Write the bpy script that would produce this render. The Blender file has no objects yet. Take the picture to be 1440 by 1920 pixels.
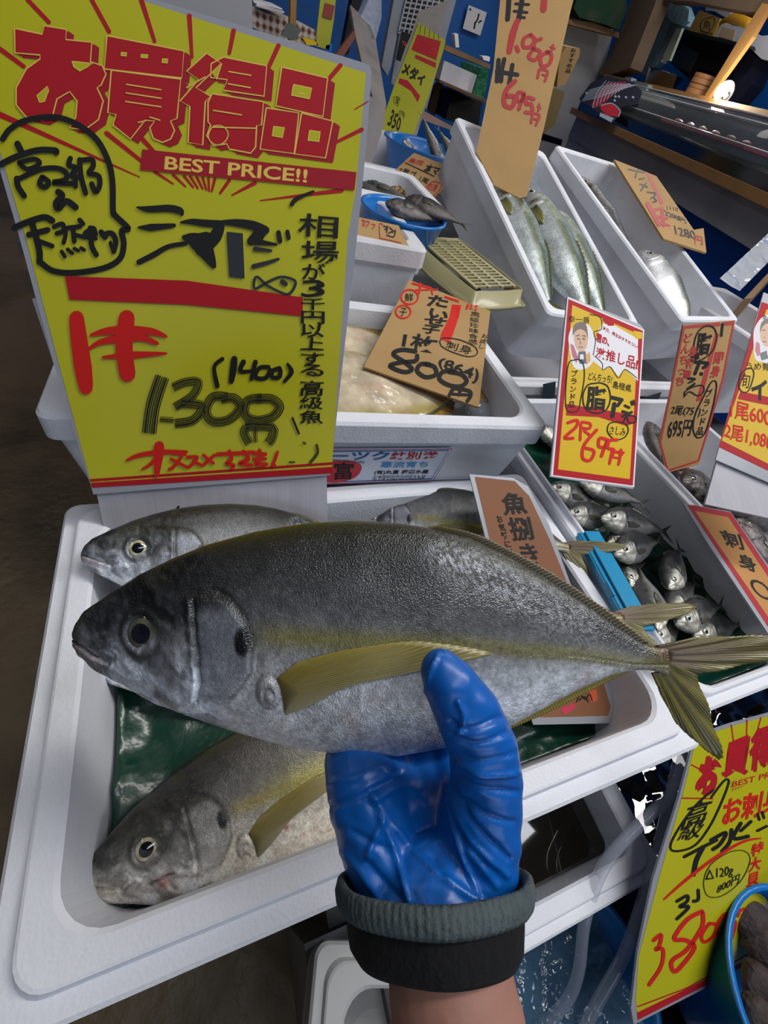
import bpy, bmesh, math, random
import numpy as np
from mathutils import Vector, Matrix

S = bpy.context.scene
COL = S.collection
PI = math.pi
random.seed(7)

# ---------------------------------------------------------------- camera (phone held over the stall)
FPX = 797.0                                   # focal length in pixels of the 1440x1920 frame
CAM = np.array([0.0, 0.0, 1.40])
RM = np.array([[0.9276, -0.0895, 0.3628], [-0.2980, -0.7630, 0.5737], [0.2254, -0.6402, -0.7344]])
cd = bpy.data.cameras.new('camera')
cam = bpy.data.objects.new('camera', cd)
COL.objects.link(cam)
_r, _d, _f = RM[:, 0], RM[:, 1], RM[:, 2]
cam.matrix_world = Matrix(((_r[0], -_d[0], -_f[0], CAM[0]), (_r[1], -_d[1], -_f[1], CAM[1]), (_r[2], -_d[2], -_f[2], CAM[2]), (0, 0, 0, 1)))
cd.sensor_fit = 'VERTICAL'
cd.sensor_height = 36.0
cd.lens = FPX / 1920 * 36.0
cd.clip_start = 0.01
S.camera = cam

# ---------------------------------------------------------------- light and exposure
S.view_settings.view_transform = 'Standard'
S.view_settings.look = 'None'
S.view_settings.exposure = -0.28
S.view_settings.gamma = 1.0
S.view_settings.use_curve_mapping = False
W = bpy.data.worlds.new('world')
S.world = W
W.use_nodes = True
W.node_tree.nodes['Background'].inputs[0].default_value = (0.72, 0.80, 1.0, 1)
W.node_tree.nodes['Background'].inputs[1].default_value = 0.07


def area(name, loc, target, sx, sy, power, col):
    l = bpy.data.lights.new(name, 'AREA')
    l.shape = 'RECTANGLE'
    l.size, l.size_y, l.energy, l.color = sx, sy, power, col
    o = bpy.data.objects.new(name, l)
    COL.objects.link(o)
    o.location = loc
    o.rotation_euler = (Vector(target) - Vector(loc)).to_track_quat('-Z', 'Y').to_euler()
    return o


area('unseen_tube_light', (1.5, 0.2, 3.0), (0.8, 0.5, 0.9), 0.30, 2.8, 58, (1.0, 0.975, 0.94))
area('unseen_tube_light', (0.7, -0.4, 3.1), (0.5, 0.3, 0.9), 2.0, 0.30, 18, (0.90, 0.94, 1.0))
area('unseen_tube_light', (3.2, 3.2, 3.1), (3.0, 2.8, 0), 2.4, 0.30, 46, (1.0, 0.97, 0.93))
area('unseen_tube_light', (-1.7, 2.0, 3.1), (-1.7, 1.6, 0), 0.30, 2.4, 9, (1.0, 0.93, 0.82))  # unseen weak fill, added to lift the dark floor at left
area('shop_front_daylight', (0.2, -2.8, 1.5), (0.4, 0.3, 0.95), 2.2, 1.3, 17, (0.74, 0.85, 1.0))


# ---------------------------------------------------------------- pixel -> place helpers
def ray(px, py):
    return RM @ np.array([px - 720.0, py - 960.0, FPX])


def Zp(px, py, z):
    r = ray(px, py)
    return CAM + r * ((z - CAM[2]) / r[2])


def Yp(px, py, y):
    r = ray(px, py)
    return CAM + r * (y / r[1])


def Dp(px, py, d):
    return CAM + ray(px, py) * (d / FPX)


def plane(a, b, c):
    a, b, c = map(np.array, (a, b, c))
    n = np.cross(b - a, c - a)
    n = n / np.linalg.norm(n)
    if n @ (CAM - a) < 0:
        n = -n
    return a, n


def on(pl, px, py):
    r = ray(px, py)
    return CAM + r * (((pl[0] - CAM) @ pl[1]) / (r @ pl[1]))


# ---------------------------------------------------------------- materials
def lin(c):
    if isinstance(c, str):
        c = [int(c[i:i + 2], 16) / 255 for i in (0, 2, 4)]
    return tuple((x / 12.92 if x <= 0.04045 else ((x + 0.055) / 1.055) ** 2.4) for x in c)


MATS = {}


def mat(name, col, rough=0.6, metal=0.0, coat=0.0, coat_rough=0.1, bump=0.0, bscale=60.0, bdist=0.002, spots=0.0, sscale=12.0,
        scol='3a3630', trans=0.0, alpha=1.0, attr=None, emit=None, estr=1.0, stretch=None, ior=1.45, sss=0.0, detail=4.0, rvar=0.0):
    if name in MATS:
        return MATS[name]
    m = bpy.data.materials.new(name)
    m.use_nodes = True
    nt = m.node_tree
    b = nt.nodes['Principled BSDF']
    I = b.inputs
    c = lin(col) + (1,)
    I['Base Color'].default_value = c
    I['Roughness'].default_value = rough
    I['Metallic'].default_value = metal
    I['Coat Weight'].default_value = coat
    I['Coat Roughness'].default_value = coat_rough
    I['Transmission Weight'].default_value = trans
    I['Alpha'].default_value = alpha
    I['IOR'].default_value = ior
    if sss:
        I['Subsurface Weight'].default_value = sss
        I['Subsurface Scale'].default_value = 0.004
    if emit:
        I['Emission Color'].default_value = lin(emit) + (1,)
        I['Emission Strength'].default_value = estr
    N, L = nt.nodes, nt.links
    tc = N.new('ShaderNodeTexCoord')
    mp = N.new('ShaderNodeMapping')
    L.new(tc.outputs['Object'], mp.inputs[0])
    if stretch:
        mp.inputs['Scale'].default_value = stretch
    src = None
    if attr:
        a = N.new('ShaderNodeAttribute')
        a.attribute_name = attr
        src = a.outputs['Color']
        L.new(src, I['Base Color'])
    if spots > 0:
        n = N.new('ShaderNodeTexNoise')
        n.inputs['Scale'].default_value = sscale
        n.inputs['Detail'].default_value = 5
        L.new(mp.outputs[0], n.inputs['Vector'])
        r = N.new('ShaderNodeMapRange')
        r.inputs[1].default_value = 0.48
        r.inputs[2].default_value = 0.78
        r.inputs[4].default_value = spots
        L.new(n.outputs[0], r.inputs[0])
        x = N.new('ShaderNodeMixRGB')
        L.new(r.outputs[0], x.inputs[0])
        if src:
            L.new(src, x.inputs[1])
        else:
            x.inputs[1].default_value = c
        x.inputs[2].default_value = lin(scol) + (1,)
        L.new(x.outputs[0], I['Base Color'])
    if rvar > 0:
        n = N.new('ShaderNodeTexNoise')
        n.inputs['Scale'].default_value = bscale * 0.3
        L.new(mp.outputs[0], n.inputs['Vector'])
        r = N.new('ShaderNodeMapRange')
        r.inputs[3].default_value = max(0.02, rough - rvar)
        r.inputs[4].default_value = rough + rvar
        L.new(n.outputs[0], r.inputs[0])
        L.new(r.outputs[0], I['Roughness'])
    if bump > 0:
        n = N.new('ShaderNodeTexNoise')
        n.inputs['Scale'].default_value = bscale
        n.inputs['Detail'].default_value = detail
        L.new(mp.outputs[0], n.inputs['Vector'])
        bp = N.new('ShaderNodeBump')
        bp.inputs['Strength'].default_value = bump
        bp.inputs['Distance'].default_value = bdist
        L.new(n.outputs[0], bp.inputs['Height'])
        L.new(bp.outputs[0], I['Normal'])
        if coat:
            L.new(bp.outputs[0], I['Coat Normal'])
    MATS[name] = m
    return m


def foam_mat(name='foam', col='e4e6ee', dirt=0.35):
    """expanded foam: fused beads and grey scuffs"""
    if name in MATS:
        return MATS[name]
    m = mat(name, col, 0.62, spots=dirt, sscale=7, scol='8c8a88')
    nt = m.node_tree
    N, L = nt.nodes, nt.links
    tc = N.new('ShaderNodeTexCoord')
    v = N.new('ShaderNodeTexVoronoi')
    v.inputs['Scale'].default_value = 330
    L.new(tc.outputs['Object'], v.inputs['Vector'])
    n = N.new('ShaderNodeTexNoise')
    n.inputs['Scale'].default_value = 35
    L.new(tc.outputs['Object'], n.inputs['Vector'])
    a = N.new('ShaderNodeMath')
    a.operation = 'MULTIPLY_ADD'
    a.inputs[1].default_value = 0.35
    L.new(v.outputs['Distance'], a.inputs[0])
    L.new(n.outputs[0], a.inputs[2])
    bp = N.new('ShaderNodeBump')
    bp.inputs['Strength'].default_value = 0.35
    bp.inputs['Distance'].default_value = 0.002
    L.new(a.outputs[0], bp.inputs['Height'])
    L.new(bp.outputs[0], nt.nodes['Principled BSDF'].inputs['Normal'])
    return m


def fish_mat(name='wet_fish_skin', metal=0.25, rough=0.3, sc=520.0, bs=0.35):
    """wet skin: colours from the fish's own pattern, fine scales and small wet ripples"""
    if name in MATS:
        return MATS[name]
    m = bpy.data.materials.new(name)
    m.use_nodes = True
    nt = m.node_tree
    N, L = nt.nodes, nt.links
    b = N['Principled BSDF']
    a = N.new('ShaderNodeAttribute')
    a.attribute_name = 'Col'
    tc = N.new('ShaderNodeTexCoord')
    mp = N.new('ShaderNodeMapping')
    mp.inputs['Scale'].default_value = (1.0, 1.0, 1.0)
    L.new(tc.outputs['Object'], mp.inputs[0])
    v = N.new('ShaderNodeTexVoronoi')
    v.inputs['Scale'].default_value = sc
    L.new(mp.outputs[0], v.inputs['Vector'])
    n = N.new('ShaderNodeTexNoise')
    n.inputs['Scale'].default_value = sc * 0.45
    n.inputs['Detail'].default_value = 3
    L.new(mp.outputs[0], n.inputs['Vector'])
    n2 = N.new('ShaderNodeTexNoise')
    n2.inputs['Scale'].default_value = sc * 0.06
    L.new(mp.outputs[0], n2.inputs['Vector'])
    s = N.new('ShaderNodeMath')
    s.operation = 'ADD'
    L.new(v.outputs['Distance'], s.inputs[0])
    L.new(n.outputs[0], s.inputs[1])
    s2 = N.new('ShaderNodeMath')
    s2.operation = 'MULTIPLY_ADD'
    s2.inputs[1].default_value = 2.0
    L.new(n2.outputs[0], s2.inputs[0])
    L.new(s.outputs[0], s2.inputs[2])
    bp = N.new('ShaderNodeBump')
    bp.inputs['Strength'].default_value = bs
    bp.inputs['Distance'].default_value = 0.0012
    L.new(s2.outputs[0], bp.inputs['Height'])
    L.new(bp.outputs[0], b.inputs['Normal'])
    bc = N.new('ShaderNodeBump')
    bc.inputs['Strength'].default_value = min(1.0, bs * 2.0)
    bc.inputs['Distance'].default_value = 0.002
    L.new(s2.outputs[0], bc.inputs['Height'])
    L.new(bc.outputs[0], b.inputs['Coat Normal'])
    # speckled guanine sheen
    mr = N.new('ShaderNodeMapRange')
    mr.inputs[1].default_value = 0.35
    mr.inputs[2].default_value = 0.7
    mr.inputs[3].default_value = 0.80
    mr.inputs[4].default_value = 1.22
    L.new(n.outputs[0], mr.inputs[0])
    x = N.new('ShaderNodeVectorMath')
    x.operation = 'SCALE'
    L.new(a.outputs['Color'], x.inputs[0])
    L.new(mr.outputs[0], x.inputs['Scale'])
    L.new(x.outputs[0], b.inputs['Base Color'])
    b.inputs['Metallic'].default_value = metal
    b.inputs['Roughness'].default_value = rough
    b.inputs['Coat Weight'].default_value = 0.5
    b.inputs['Coat Roughness'].default_value = 0.12
    MATS[name] = m
    return m


# ---------------------------------------------------------------- object helpers
def tag(o, label, cat, group=None, kind=None):
    o['label'] = label
    o['category'] = cat
    if group:
        o['group'] = group
    if kind:
        o['kind'] = kind
    return o


def empty(name, loc, label, cat, group=None, kind=None, mw=None):
    o = bpy.data.objects.new(name, None)
    COL.objects.link(o)
    o.empty_display_size = 0.02
    if mw is not None:
        o.matrix_world = mw
    else:
        o.location = tuple(loc)
    return tag(o, label, cat, group, kind)


def child(o, parent, world=True):
    """parent o; when world is True its vertices are world coordinates"""
    o.parent = parent
    if world:
        bpy.context.view_layer.update()
        o.matrix_parent_inverse = parent.matrix_world.inverted()
    return o


def mesh(name, verts, faces, m=None, parent=None, smooth=False, world=True, cols=None, mats=None, midx=None):
    me = bpy.data.meshes.new(name)
    me.from_pydata([tuple(map(float, v)) for v in verts], [], [tuple(map(int, f)) for f in faces])
    for mm in (mats or ([m] if m else [])):
        me.materials.append(mm)
    if midx is not None:
        me.polygons.foreach_set('material_index', list(midx))
    if smooth:
        me.polygons.foreach_set('use_smooth', [True] * len(me.polygons))
    if cols is not None:
        ca = me.color_attributes.new('Col', 'FLOAT_COLOR', 'POINT')
        ca.data.foreach_set('color', np.c_[np.clip(cols, 0, 1), np.ones(len(cols))].astype(np.float32).ravel())
    me.update()
    o = bpy.data.objects.new(name, me)
    COL.objects.link(o)
    if parent:
        child(o, parent, world)
    return o


class MB:
    """collects simple shapes for one mesh"""

    def __init__(s):
        s.v, s.f, s.mi = [], [], []

    def add(s, v, f, mi=0):
        n = len(s.v)
        s.v += [tuple(map(float, p)) for p in v]
        s.f += [tuple(i + n for i in q) for q in f]
        s.mi += [mi] * len(f)
        return s

    def box(s, o, ax, ay, az, mi=0):
        """corner o and three edge vectors"""
        o, ax, ay, az = map(np.array, (o, ax, ay, az))
        P = [o, o + ax, o + ax + ay, o + ay, o + az, o + ax + az, o + ax + ay + az, o + ay + az]
        F = [(0, 3, 2, 1), (4, 5, 6, 7), (0, 1, 5, 4), (1, 2, 6, 5), (2, 3, 7, 6), (3, 0, 4, 7)]
        return s.add(P, F, mi)

    def prism(s, pts, off, mi=0):
        """polygon pts (3-D) extruded by vector off"""
        pts = [np.array(p) for p in pts]
        n = len(pts)
        V = pts + [p + np.array(off) for p in pts]
        F = [tuple(range(n)), tuple(range(2 * n - 1, n - 1, -1))] + [(i, n + i, n + (i + 1) % n, (i + 1) % n) for i in range(n)]
        return s.add(V, F, mi)

    def tube(s, pts, rad, n=10, mi=0, caps=True):
        pts = [np.array(p, float) for p in pts]
        if not hasattr(rad, '__len__'):
            rad = [rad] * len(pts)
        V, F = [], []
        t0 = pts[1] - pts[0]
        t0 /= np.linalg.norm(t0)
        u = np.cross(t0, [0, 0, 1.0])
        if np.linalg.norm(u) < 1e-3:
            u = np.cross(t0, [0, 1.0, 0])
        u /= np.linalg.norm(u)
        for i, p in enumerate(pts):
            t = pts[min(i + 1, len(pts) - 1)] - pts[max(i - 1, 0)]
            t /= np.linalg.norm(t)
            u = u - t * (u @ t)
            u /= np.linalg.norm(u)
            w = np.cross(t, u)
            for k in range(n):
                a = 2 * PI * k / n
                V.append(p + rad[i] * (u * math.cos(a) + w * math.sin(a)))
        for i in range(len(pts) - 1):
            for k in range(n):
                F.append((i * n + k, i * n + (k + 1) % n, (i + 1) * n + (k + 1) % n, (i + 1) * n + k))
        if caps:
            F.append(tuple(range(n - 1, -1, -1)))
            F.append(tuple((len(pts) - 1) * n + k for k in range(n)))
        return s.add(V, F, mi)

    def build(s, name, m, parent=None, smooth=False, world=True, bevel=0, mats=None):
        o = mesh(name, s.v, s.f, m, parent, smooth, world, mats=mats, midx=s.mi if mats else None)
        if bevel:
            b = o.modifiers.new('b', 'BEVEL')
            b.width = bevel
            b.segments = 2
            b.limit_method = 'ANGLE'
        return o


def fixn(o):
    bm = bmesh.new()
    bm.from_mesh(o.data)
    bmesh.ops.recalc_face_normals(bm, faces=bm.faces)
    bm.to_mesh(o.data)
    bm.free()
    return o


def crom(pts, n=6, closed=False):
    """smooth curve through points"""
    P = [np.array(p, float) for p in pts]
    if len(P) < 3:
        return P
    out = []
    m = len(P)
    rng = range(m) if closed else range(m - 1)
    for i in rng:
        g = lambda k: P[k % m] if closed else P[min(max(k, 0), m - 1)]
        p0, p1, p2, p3 = g(i - 1), g(i), g(i + 1), g(i + 2)
        for k in range(n):
            t = k / n
            out.append(0.5 * ((2 * p1) + (p2 - p0) * t + (2 * p0 - 5 * p1 + 4 * p2 - p3) * t * t + (-p0 + 3 * p1 - 3 * p2 + p3) * t ** 3))
    if not closed:
        out.append(P[-1])
    return out


# ---------------------------------------------------------------- lettering
_gc = {}
_tc = bpy.data.curves.new('lettering_source', 'FONT')
_to = bpy.data.objects.new('lettering_source', _tc)
COL.objects.link(_to)


def glyphs(body, bold=0.0, res=3):
    k = (body, bold, res)
    if k not in _gc:
        _tc.body = body
        _tc.offset = bold
        _tc.resolution_u = res
        _to.update_tag()
        bpy.context.view_layer.update()
        me = bpy.data.meshes.new_from_object(_to.evaluated_get(bpy.context.evaluated_depsgraph_get()))
        V = np.array([v.co[:2] for v in me.vertices]).reshape(-1, 2)
        F = [tuple(p.vertices) for p in me.polygons]
        bpy.data.meshes.remove(me)
        _gc[k] = (V, F)
    return _gc[k]


class Sheet:
    """a flat sheet at a real place; print, marker strokes and letters lie on its face"""

    def __init__(s, name, pl, outline, th, m, label, cat, group=None, part='board', back=None, bend=None):
        s.pl = pl
        s.bend = bend
        P = [on(pl, *p) for p in outline]
        s.o = empty(name, np.mean(P, axis=0), label, cat, group)
        s.layers = {}
        s.k = 0
        s.P = P
        b = MB()
        b.prism(P, -pl[1] * th)
        s.board = fixn(b.build(part, m, s.o))
        if back:
            pass

    def w(s, px, py, lift):
        return on(s.pl, px, py) + s.pl[1] * lift

    def _l(s, part, m, lay):
        k = (part, m.name)
        if k not in s.layers:
            s.layers[k] = (MB(), m, part)
        return s.layers[k][0]

    def poly(s, pts, m, lay=1, part='print'):
        s.k += 1
        h = 0.00025 * lay + 0.000004 * s.k
        mb = s._l(part, m, lay)
        mb.add([s.w(*p, h) for p in pts], [tuple(range(len(pts)))])

    def stroke(s, pts, wd, m, lay=3, part='handwriting', closed=False, taper=False, smooth=True):
        """marker stroke; wd in pixels, one value or one per point"""
        s.k += 1
        h = 0.00025 * lay + 0.000004 * s.k
        n0 = len(pts)
        if smooth and n0 > 2:
            Q = crom(pts, 6, closed)
        else:
            Q = [np.array(p, float) for p in pts] + ([np.array(pts[0], float)] if closed else [])
        if closed and smooth:
            Q = Q + [Q[0]]
        n = len(Q)
        if hasattr(wd, '__len__'):
            ws = np.interp(np.linspace(0, 1, n), np.linspace(0, 1, len(wd)), wd)
        else:
            ws = np.full(n, float(wd))
        if taper:
            ws = ws * (1 - 0.75 * np.linspace(0, 1, n) ** 3)
        V, F = [], []
        for i in range(n):
            t = Q[min(i + 1, n - 1)] - Q[max(i - 1, 0)]
            t = t / (np.linalg.norm(t) + 1e-9)
            q = np.array([-t[1], t[0]]) * ws[i] / 2
            V += [Q[i] + q, Q[i] - q]
            if i:
                F.append((2 * i - 2, 2 * i - 1, 2 * i + 1, 2 * i))
        if not closed:
            for e, sg in ((0, -1), (n - 1, 1)):
                t = Q[min(e + 1, n - 1)] - Q[max(e - 1, 0)]
                t = t / (np.linalg.norm(t) + 1e-9) * sg
                q = np.array([-t[1], t[0]])
                b = len(V)
                V += [Q[e] + (q * math.cos(a) + t * math.sin(a)) * ws[e] / 2 for a in np.linspace(0, PI, 6)]
                F.append(tuple(range(b, b + 6)))
        s._l(part, m, lay).add([s.w(p[0], p[1], h) for p in V], F)

    def text(s, body, quad, m, lay=3, part='lettering', bold=0.0, fit='box', wob=0.0, res=3):
        """letters laid into the pixel quad tl, tr, br, bl"""
        s.k += 1
        h = 0.00025 * lay + 0.000004 * s.k
        V, F = glyphs(body, bold, res)
        if not len(V):
            return
        x0, x1 = V[:, 0].min(), V[:, 0].max()
        y0, y1 = (V[:, 1].min(), V[:, 1].max()) if fit == 'box' else (-0.12, 0.86)
        if fit == 'em':
            x0, x1 = 0.0, max(x1, 0.9)
        u = (V[:, 0] - x0) / (x1 - x0)
        v = 1 - (V[:, 1] - y0) / (y1 - y0)
        if wob:
            a, b2 = u.copy(), v.copy()
            ph = s.k * 1.7
            u = a + wob * np.sin(5 * b2 + ph) * 0.4
            v = b2 + wob * np.sin(7 * a * len(body) ** 0.5 + ph * 2)
        q = [np.array(p, float) for p in quad]
        P = (q[0][None] * ((1 - u) * (1 - v))[:, None] + q[1][None] * (u * (1 - v))[:, None] + q[2][None] * (u * v)[:, None] + q[3][None] * ((1 - u) * v)[:, None])
        s._l(part, m, lay).add([s.w(p[0], p[1], h) for p in P], F)

    def vtext(s, body, a, b, wd, m, ang=0.0, **kw):
        """one letter under another from a to b; wd = letter width in pixels"""
        a, b = np.array(a, float), np.array(b, float)
        n = len(body)
        d = (b - a) / n
        t = np.array([math.cos(ang), math.sin(ang)]) * wd / 2
        for i, ch in enumerate(body):
            c0, c1 = a + d * (i + 0.04), a + d * (i + 0.96)
            s.text(ch, [c0 - t, c0 + t, c1 + t, c1 - t], m, fit='em', **kw)

    def done(s):
        for mb, m, part in s.layers.values():
            mb.build(part, m, s.o)
        return s.o


RED = mat('red_print', 'b00018', 0.7)
DRED = mat('dark_red_print', 'a30420', 0.7)
REDP = mat('red_marker', 'd0140c', 0.7)
BLK = mat('black_marker', '0b0b0c', 0.7)
FADE = mat('dry_marker', '3a3c0c', 0.7)
YEL = mat('yellow_print', 'bfba0c', 0.5, coat=0.15, coat_rough=0.2, spots=0.25, sscale=9, scol='a8a410')
LYEL = mat('pale_yellow_line', 'e8c65a', 0.7)
GYEL = mat('golden_yellow_print', 'd6b000', 0.6, coat=0.0, coat_rough=0.2)
WPAP = mat('white_print', 'e6e4ea', 0.7)
LAM = mat('laminate_edge', '9b9da6', 0.4, coat=0.2)
CARD = mat('cardboard', 'b08d5c', 0.8, bump=0.3, bscale=40, spots=0.25, sscale=10, scol='8a6a42')
CARDE = mat('cardboard_edge', '8d6c45', 0.9)
WBOARD = mat('grey_white_corrugated_board', 'bdbbc4', 0.5, bump=0.4, bscale=90, stretch=(1, .02, .02), spots=0.2, sscale=18)
GREYW = mat('grey_pasteboard', '8c8684', 0.8, spots=0.5, sscale=14, scol='5c5552')
BLUEM = mat('blue_print', '1f5f9c', 0.7)
FOAM = foam_mat()
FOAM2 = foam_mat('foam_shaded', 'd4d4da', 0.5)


# ================================================================ the setting
def struct(o, kind='structure'):
    o['kind'] = kind
    return o


fm = mat('wet_concrete_floor', '75644c', 0.42, bump=0.5, bscale=28, bdist=0.01, spots=0.8, sscale=2.2, scol='14110d', rvar=0.25, detail=8)
b = MB()
b.box((-4, -3, -0.1), (12, 0, 0), (0, 12, 0), (0, 0, 0.1))
struct(b.build('floor', fm))
BLUE = mat('blue_wall_paint', '0c5cae', 0.5, spots=0.3, sscale=2, scol='082f6c')
b = MB()
b.box((-4, 5.6, 0), (12, 0, 0), (0, 0.12, 0), (0, 0, 3.4))
struct(b.build('wall_back', BLUE))
b = MB()
b.box((-4, -3, 3.4), (12, 0, 0), (0, 12, 0), (0, 0, 0.1))
cl = struct(b.build('ceiling', mat('ceiling_board', '8d8f92', 0.8)))
GREYP = mat('grey_wall_panel', 'b0b0b4', 0.7, spots=0.35, sscale=3, scol='5d5d62')
b = MB()
b.box((6.3, -3, 0), (0.12, 0, 0), (0, 9, 0), (0, 0, 3.4))
struct(b.build('wall_right', GREYP))


# ---------------------------------------------------------------- foam boxes
def rrect(hx, hy, r, z, n=6):
    P = []
    for cx, cy, a0 in ((1, 1, 0), (-1, 1, 90), (-1, -1, 180), (1, -1, 270)):
        for k in range(n + 1):
            a = math.radians(a0 + 90 * k / n)
            P.append((cx * (hx - r) + r * math.cos(a), cy * (hy - r) + r * math.sin(a), z))
    return P


def foam_box(name, label, M, w, l, h, group=None, m=None, wall=0.026, rim=0.03, taper=0.014, inr=0.03, cat='foam box', lip=True, led=0.0):
    """open fish box; local origin at one rim corner, rim plane z = 0"""
    t = taper
    rings = [(w / 2 - t, l / 2 - t, -h, 0.02), (w / 2 - 0.006, l / 2 - 0.006, -rim - 0.002, 0.016),
             (w / 2, l / 2, -rim, 0.014), (w / 2, l / 2, -0.009 - led * 1.6 if lip else -0.004, 0.014), (w / 2 - 0.003, l / 2 - 0.003, -0.006 - led * 1.6 if lip else 0, 0.013)]
    if lip:
        rings += [(w / 2 - 0.0125 - led, l / 2 - 0.0125 - led, -0.006 - led * 1.6, 0.02), (w / 2 - 0.0150 - led, l / 2 - 0.0150 - led, -0.0008, 0.022), (w / 2 - 0.0170 - led, l / 2 - 0.0170 - led, 0, 0.022)]
    rings += [(w / 2 - wall + 0.003, l / 2 - wall + 0.003, 0, inr), (w / 2 - wall, l / 2 - wall, -0.003, inr),
              (w / 2 - wall - 0.006, l / 2 - wall - 0.006, -h + 0.04, inr), (w / 2 - wall - 0.016, l / 2 - wall - 0.016, -h + 0.026, inr), (w / 2 - wall - 0.04, l / 2 - wall - 0.04, -h + 0.02, inr)]
    V, F = [], []
    k = 28
    for r in rings:
        V += [(x + w / 2, y + l / 2, z) for x, y, z in rrect(r[0], r[1], r[3], r[2])]
    for i in range(len(rings) - 1):
        for j in range(k):
            F.append((i * k + j, i * k + (j + 1) % k, (i + 1) * k + (j + 1) % k, (i + 1) * k + j))
    F.append(tuple(range(k - 1, -1, -1)))
    F.append(tuple((len(rings) - 1) * k + j for j in range(k)))
    o = mesh(name, V, F, m or FOAM, smooth=False)
    o.matrix_world = M
    tag(o, label, cat, group)
    return o


def frame(o, x, y, z):
    x, y, z = (np.array(v, float) / np.linalg.norm(v) for v in (x, y, z))
    return Matrix(((x[0], y[0], z[0], o[0]), (x[1], y[1], z[1], o[1]), (x[2], y[2], z[2], o[2]), (0, 0, 0, 1)))


def flat(x, y, z, rot=0.0):
    return Matrix.Translation((x, y, z)) @ Matrix.Rotation(rot, 4, 'Z')


# display table that carries the boxes
STEEL = mat('dull_steel', '77797c', 0.4, metal=0.7)
t = empty('display_table', (0.6, 0.6, 0), 'dull steel table frame and top under the rows of foam fish boxes', 'table')
b = MB()
b.box((-0.10, 0.05, 0.80), (1.62, 0, 0), (0, 0.95, 0), (0, 0, 0.03))
b.build('tabletop', STEEL, t)
for x in (-0.05, 1.45):
    for y in (0.10, 0.93):
        b = MB()
        b.box((x, y, 0), (0.04, 0, 0), (0, 0.04, 0), (0, 0, 0.80))
        b.build('leg', STEEL, t)

boxA_near = foam_box('foam_fish_box', 'white foam box lined with green plastic holding the large striped jacks, nearest the camera', flat(-0.160, -0.032, 0.98), 0.640, 0.424, 0.15, wall=0.038, inr=0.035, led=0.003)
box2 = foam_box('foam_fish_box', 'white foam box of pale flatfish with a blue and red printed label on its front', flat(-0.155, 0.397, 1.09, math.radians(-3.3)), 0.600, 0.325, 0.115, lip=False, wall=0.024, inr=0.035)
box3 = foam_box('foam_fish_box', 'white foam box heaped with small grey horse mackerel beside the jack box', flat(0.490, -0.006, 0.98), 0.300, 0.60, 0.15, wall=0.022)
box4 = foam_box('foam_fish_box', 'white foam box of dark grunt fish at the right edge behind the sashimi sign', flat(0.800, 0.010, 0.97), 0.300, 0.60, 0.14, wall=0.022)
RA = np.array([[0.995, -0.04, 0.091], [0.066, 0.95, -0.305], [-0.074, 0.309, 0.948]])
RB = np.array([[0.981, -0.176, 0.082], [0.192, 0.94, -0.283], [-0.027, 0.293, 0.956]])
OA, OB = np.array([0.647, 0.691, 1.105]), np.array([1.045, 0.70, 1.115])
MA = frame(OA, RA[:, 0], RA[:, 1], RA[:, 2])
MBx = frame(OB, RB[:, 0], RB[:, 1], RB[:, 2])
boxT1 = foam_box('foam_fish_box', 'tilted white foam box of three green-backed yellowtail behind the tall cardboard price', MA, 0.305, 0.62, 0.135, lip=False, wall=0.02, inr=0.02)
boxT2 = foam_box('foam_fish_box', 'tilted white foam box with one big silver fish beneath the cardboard 1280 price', MBx, 0.300, 0.62, 0.150, lip=False, wall=0.018, inr=0.02)
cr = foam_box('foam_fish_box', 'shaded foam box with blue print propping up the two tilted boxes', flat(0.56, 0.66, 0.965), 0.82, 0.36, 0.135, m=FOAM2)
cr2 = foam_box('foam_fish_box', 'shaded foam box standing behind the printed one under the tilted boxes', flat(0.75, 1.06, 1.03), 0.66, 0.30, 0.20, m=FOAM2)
# blue print on the front of the shaded box
pf = plane((0.56, 0.655, 0.9), (1.3, 0.655, 0.9), (0.56, 0.655, 1.0))
BPR = mat('slate_blue_print', '33434f', 0.6)
for (pts, body) in (([(1018, 720), (1042, 715), (1040, 745), (1018, 752)], None), ([(1155, 762), (1240, 735), (1215, 800), (1150, 815)], None)):
    b = MB()
    b.prism([on(pf, *p) for p in pts], (0, -0.0006, 0))
    fixn(b.build('printed_panel', BPR, cr))
V, F = glyphs('NISSUI', 0.02)


# ================================================================ fish
def vnoise(X, Y, sc, seed=0, octv=3):
    X, Y = X / sc, Y / sc
    out = np.zeros_like(X)
    amp, tot = 1.0, 0.0
    for o in range(octv):
        xi, yi = np.floor(X).astype(int), np.floor(Y).astype(int)
        fx, fy = X - xi, Y - yi
        fx, fy = fx * fx * (3 - 2 * fx), fy * fy * (3 - 2 * fy)

        def hsh(a, b):
            return np.modf(np.abs(np.sin(a * 127.1 + b * 311.7 + seed * 74.7) * 43758.5453))[0]
        out += amp * ((hsh(xi, yi) * (1 - fx) + hsh(xi + 1, yi) * fx) * (1 - fy) + (hsh(xi, yi + 1) * (1 - fx) + hsh(xi + 1, yi + 1) * fx) * fy)
        tot += amp
        amp *= 0.5
        X, Y = X * 2.03, Y * 2.03
    return out / tot


def pdist(X, Y, pts):
    """distance of every point to a polyline"""
    D = np.full(X.shape, 1e9)
    for (x0, y0), (x1, y1) in zip(pts[:-1], pts[1:]):
        dx, dy = x1 - x0, y1 - y0
        t = np.clip(((X - x0) * dx + (Y - y0) * dy) / (dx * dx + dy * dy + 1e-9), 0, 1)
        D = np.minimum(D, np.hypot(X - x0 - t * dx, Y - y0 - t * dy))
    return D


def sm(a, b, x):
    t = np.clip((x - a) / (b - a), 0, 1)
    return t * t * (3 - 2 * t)


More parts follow.
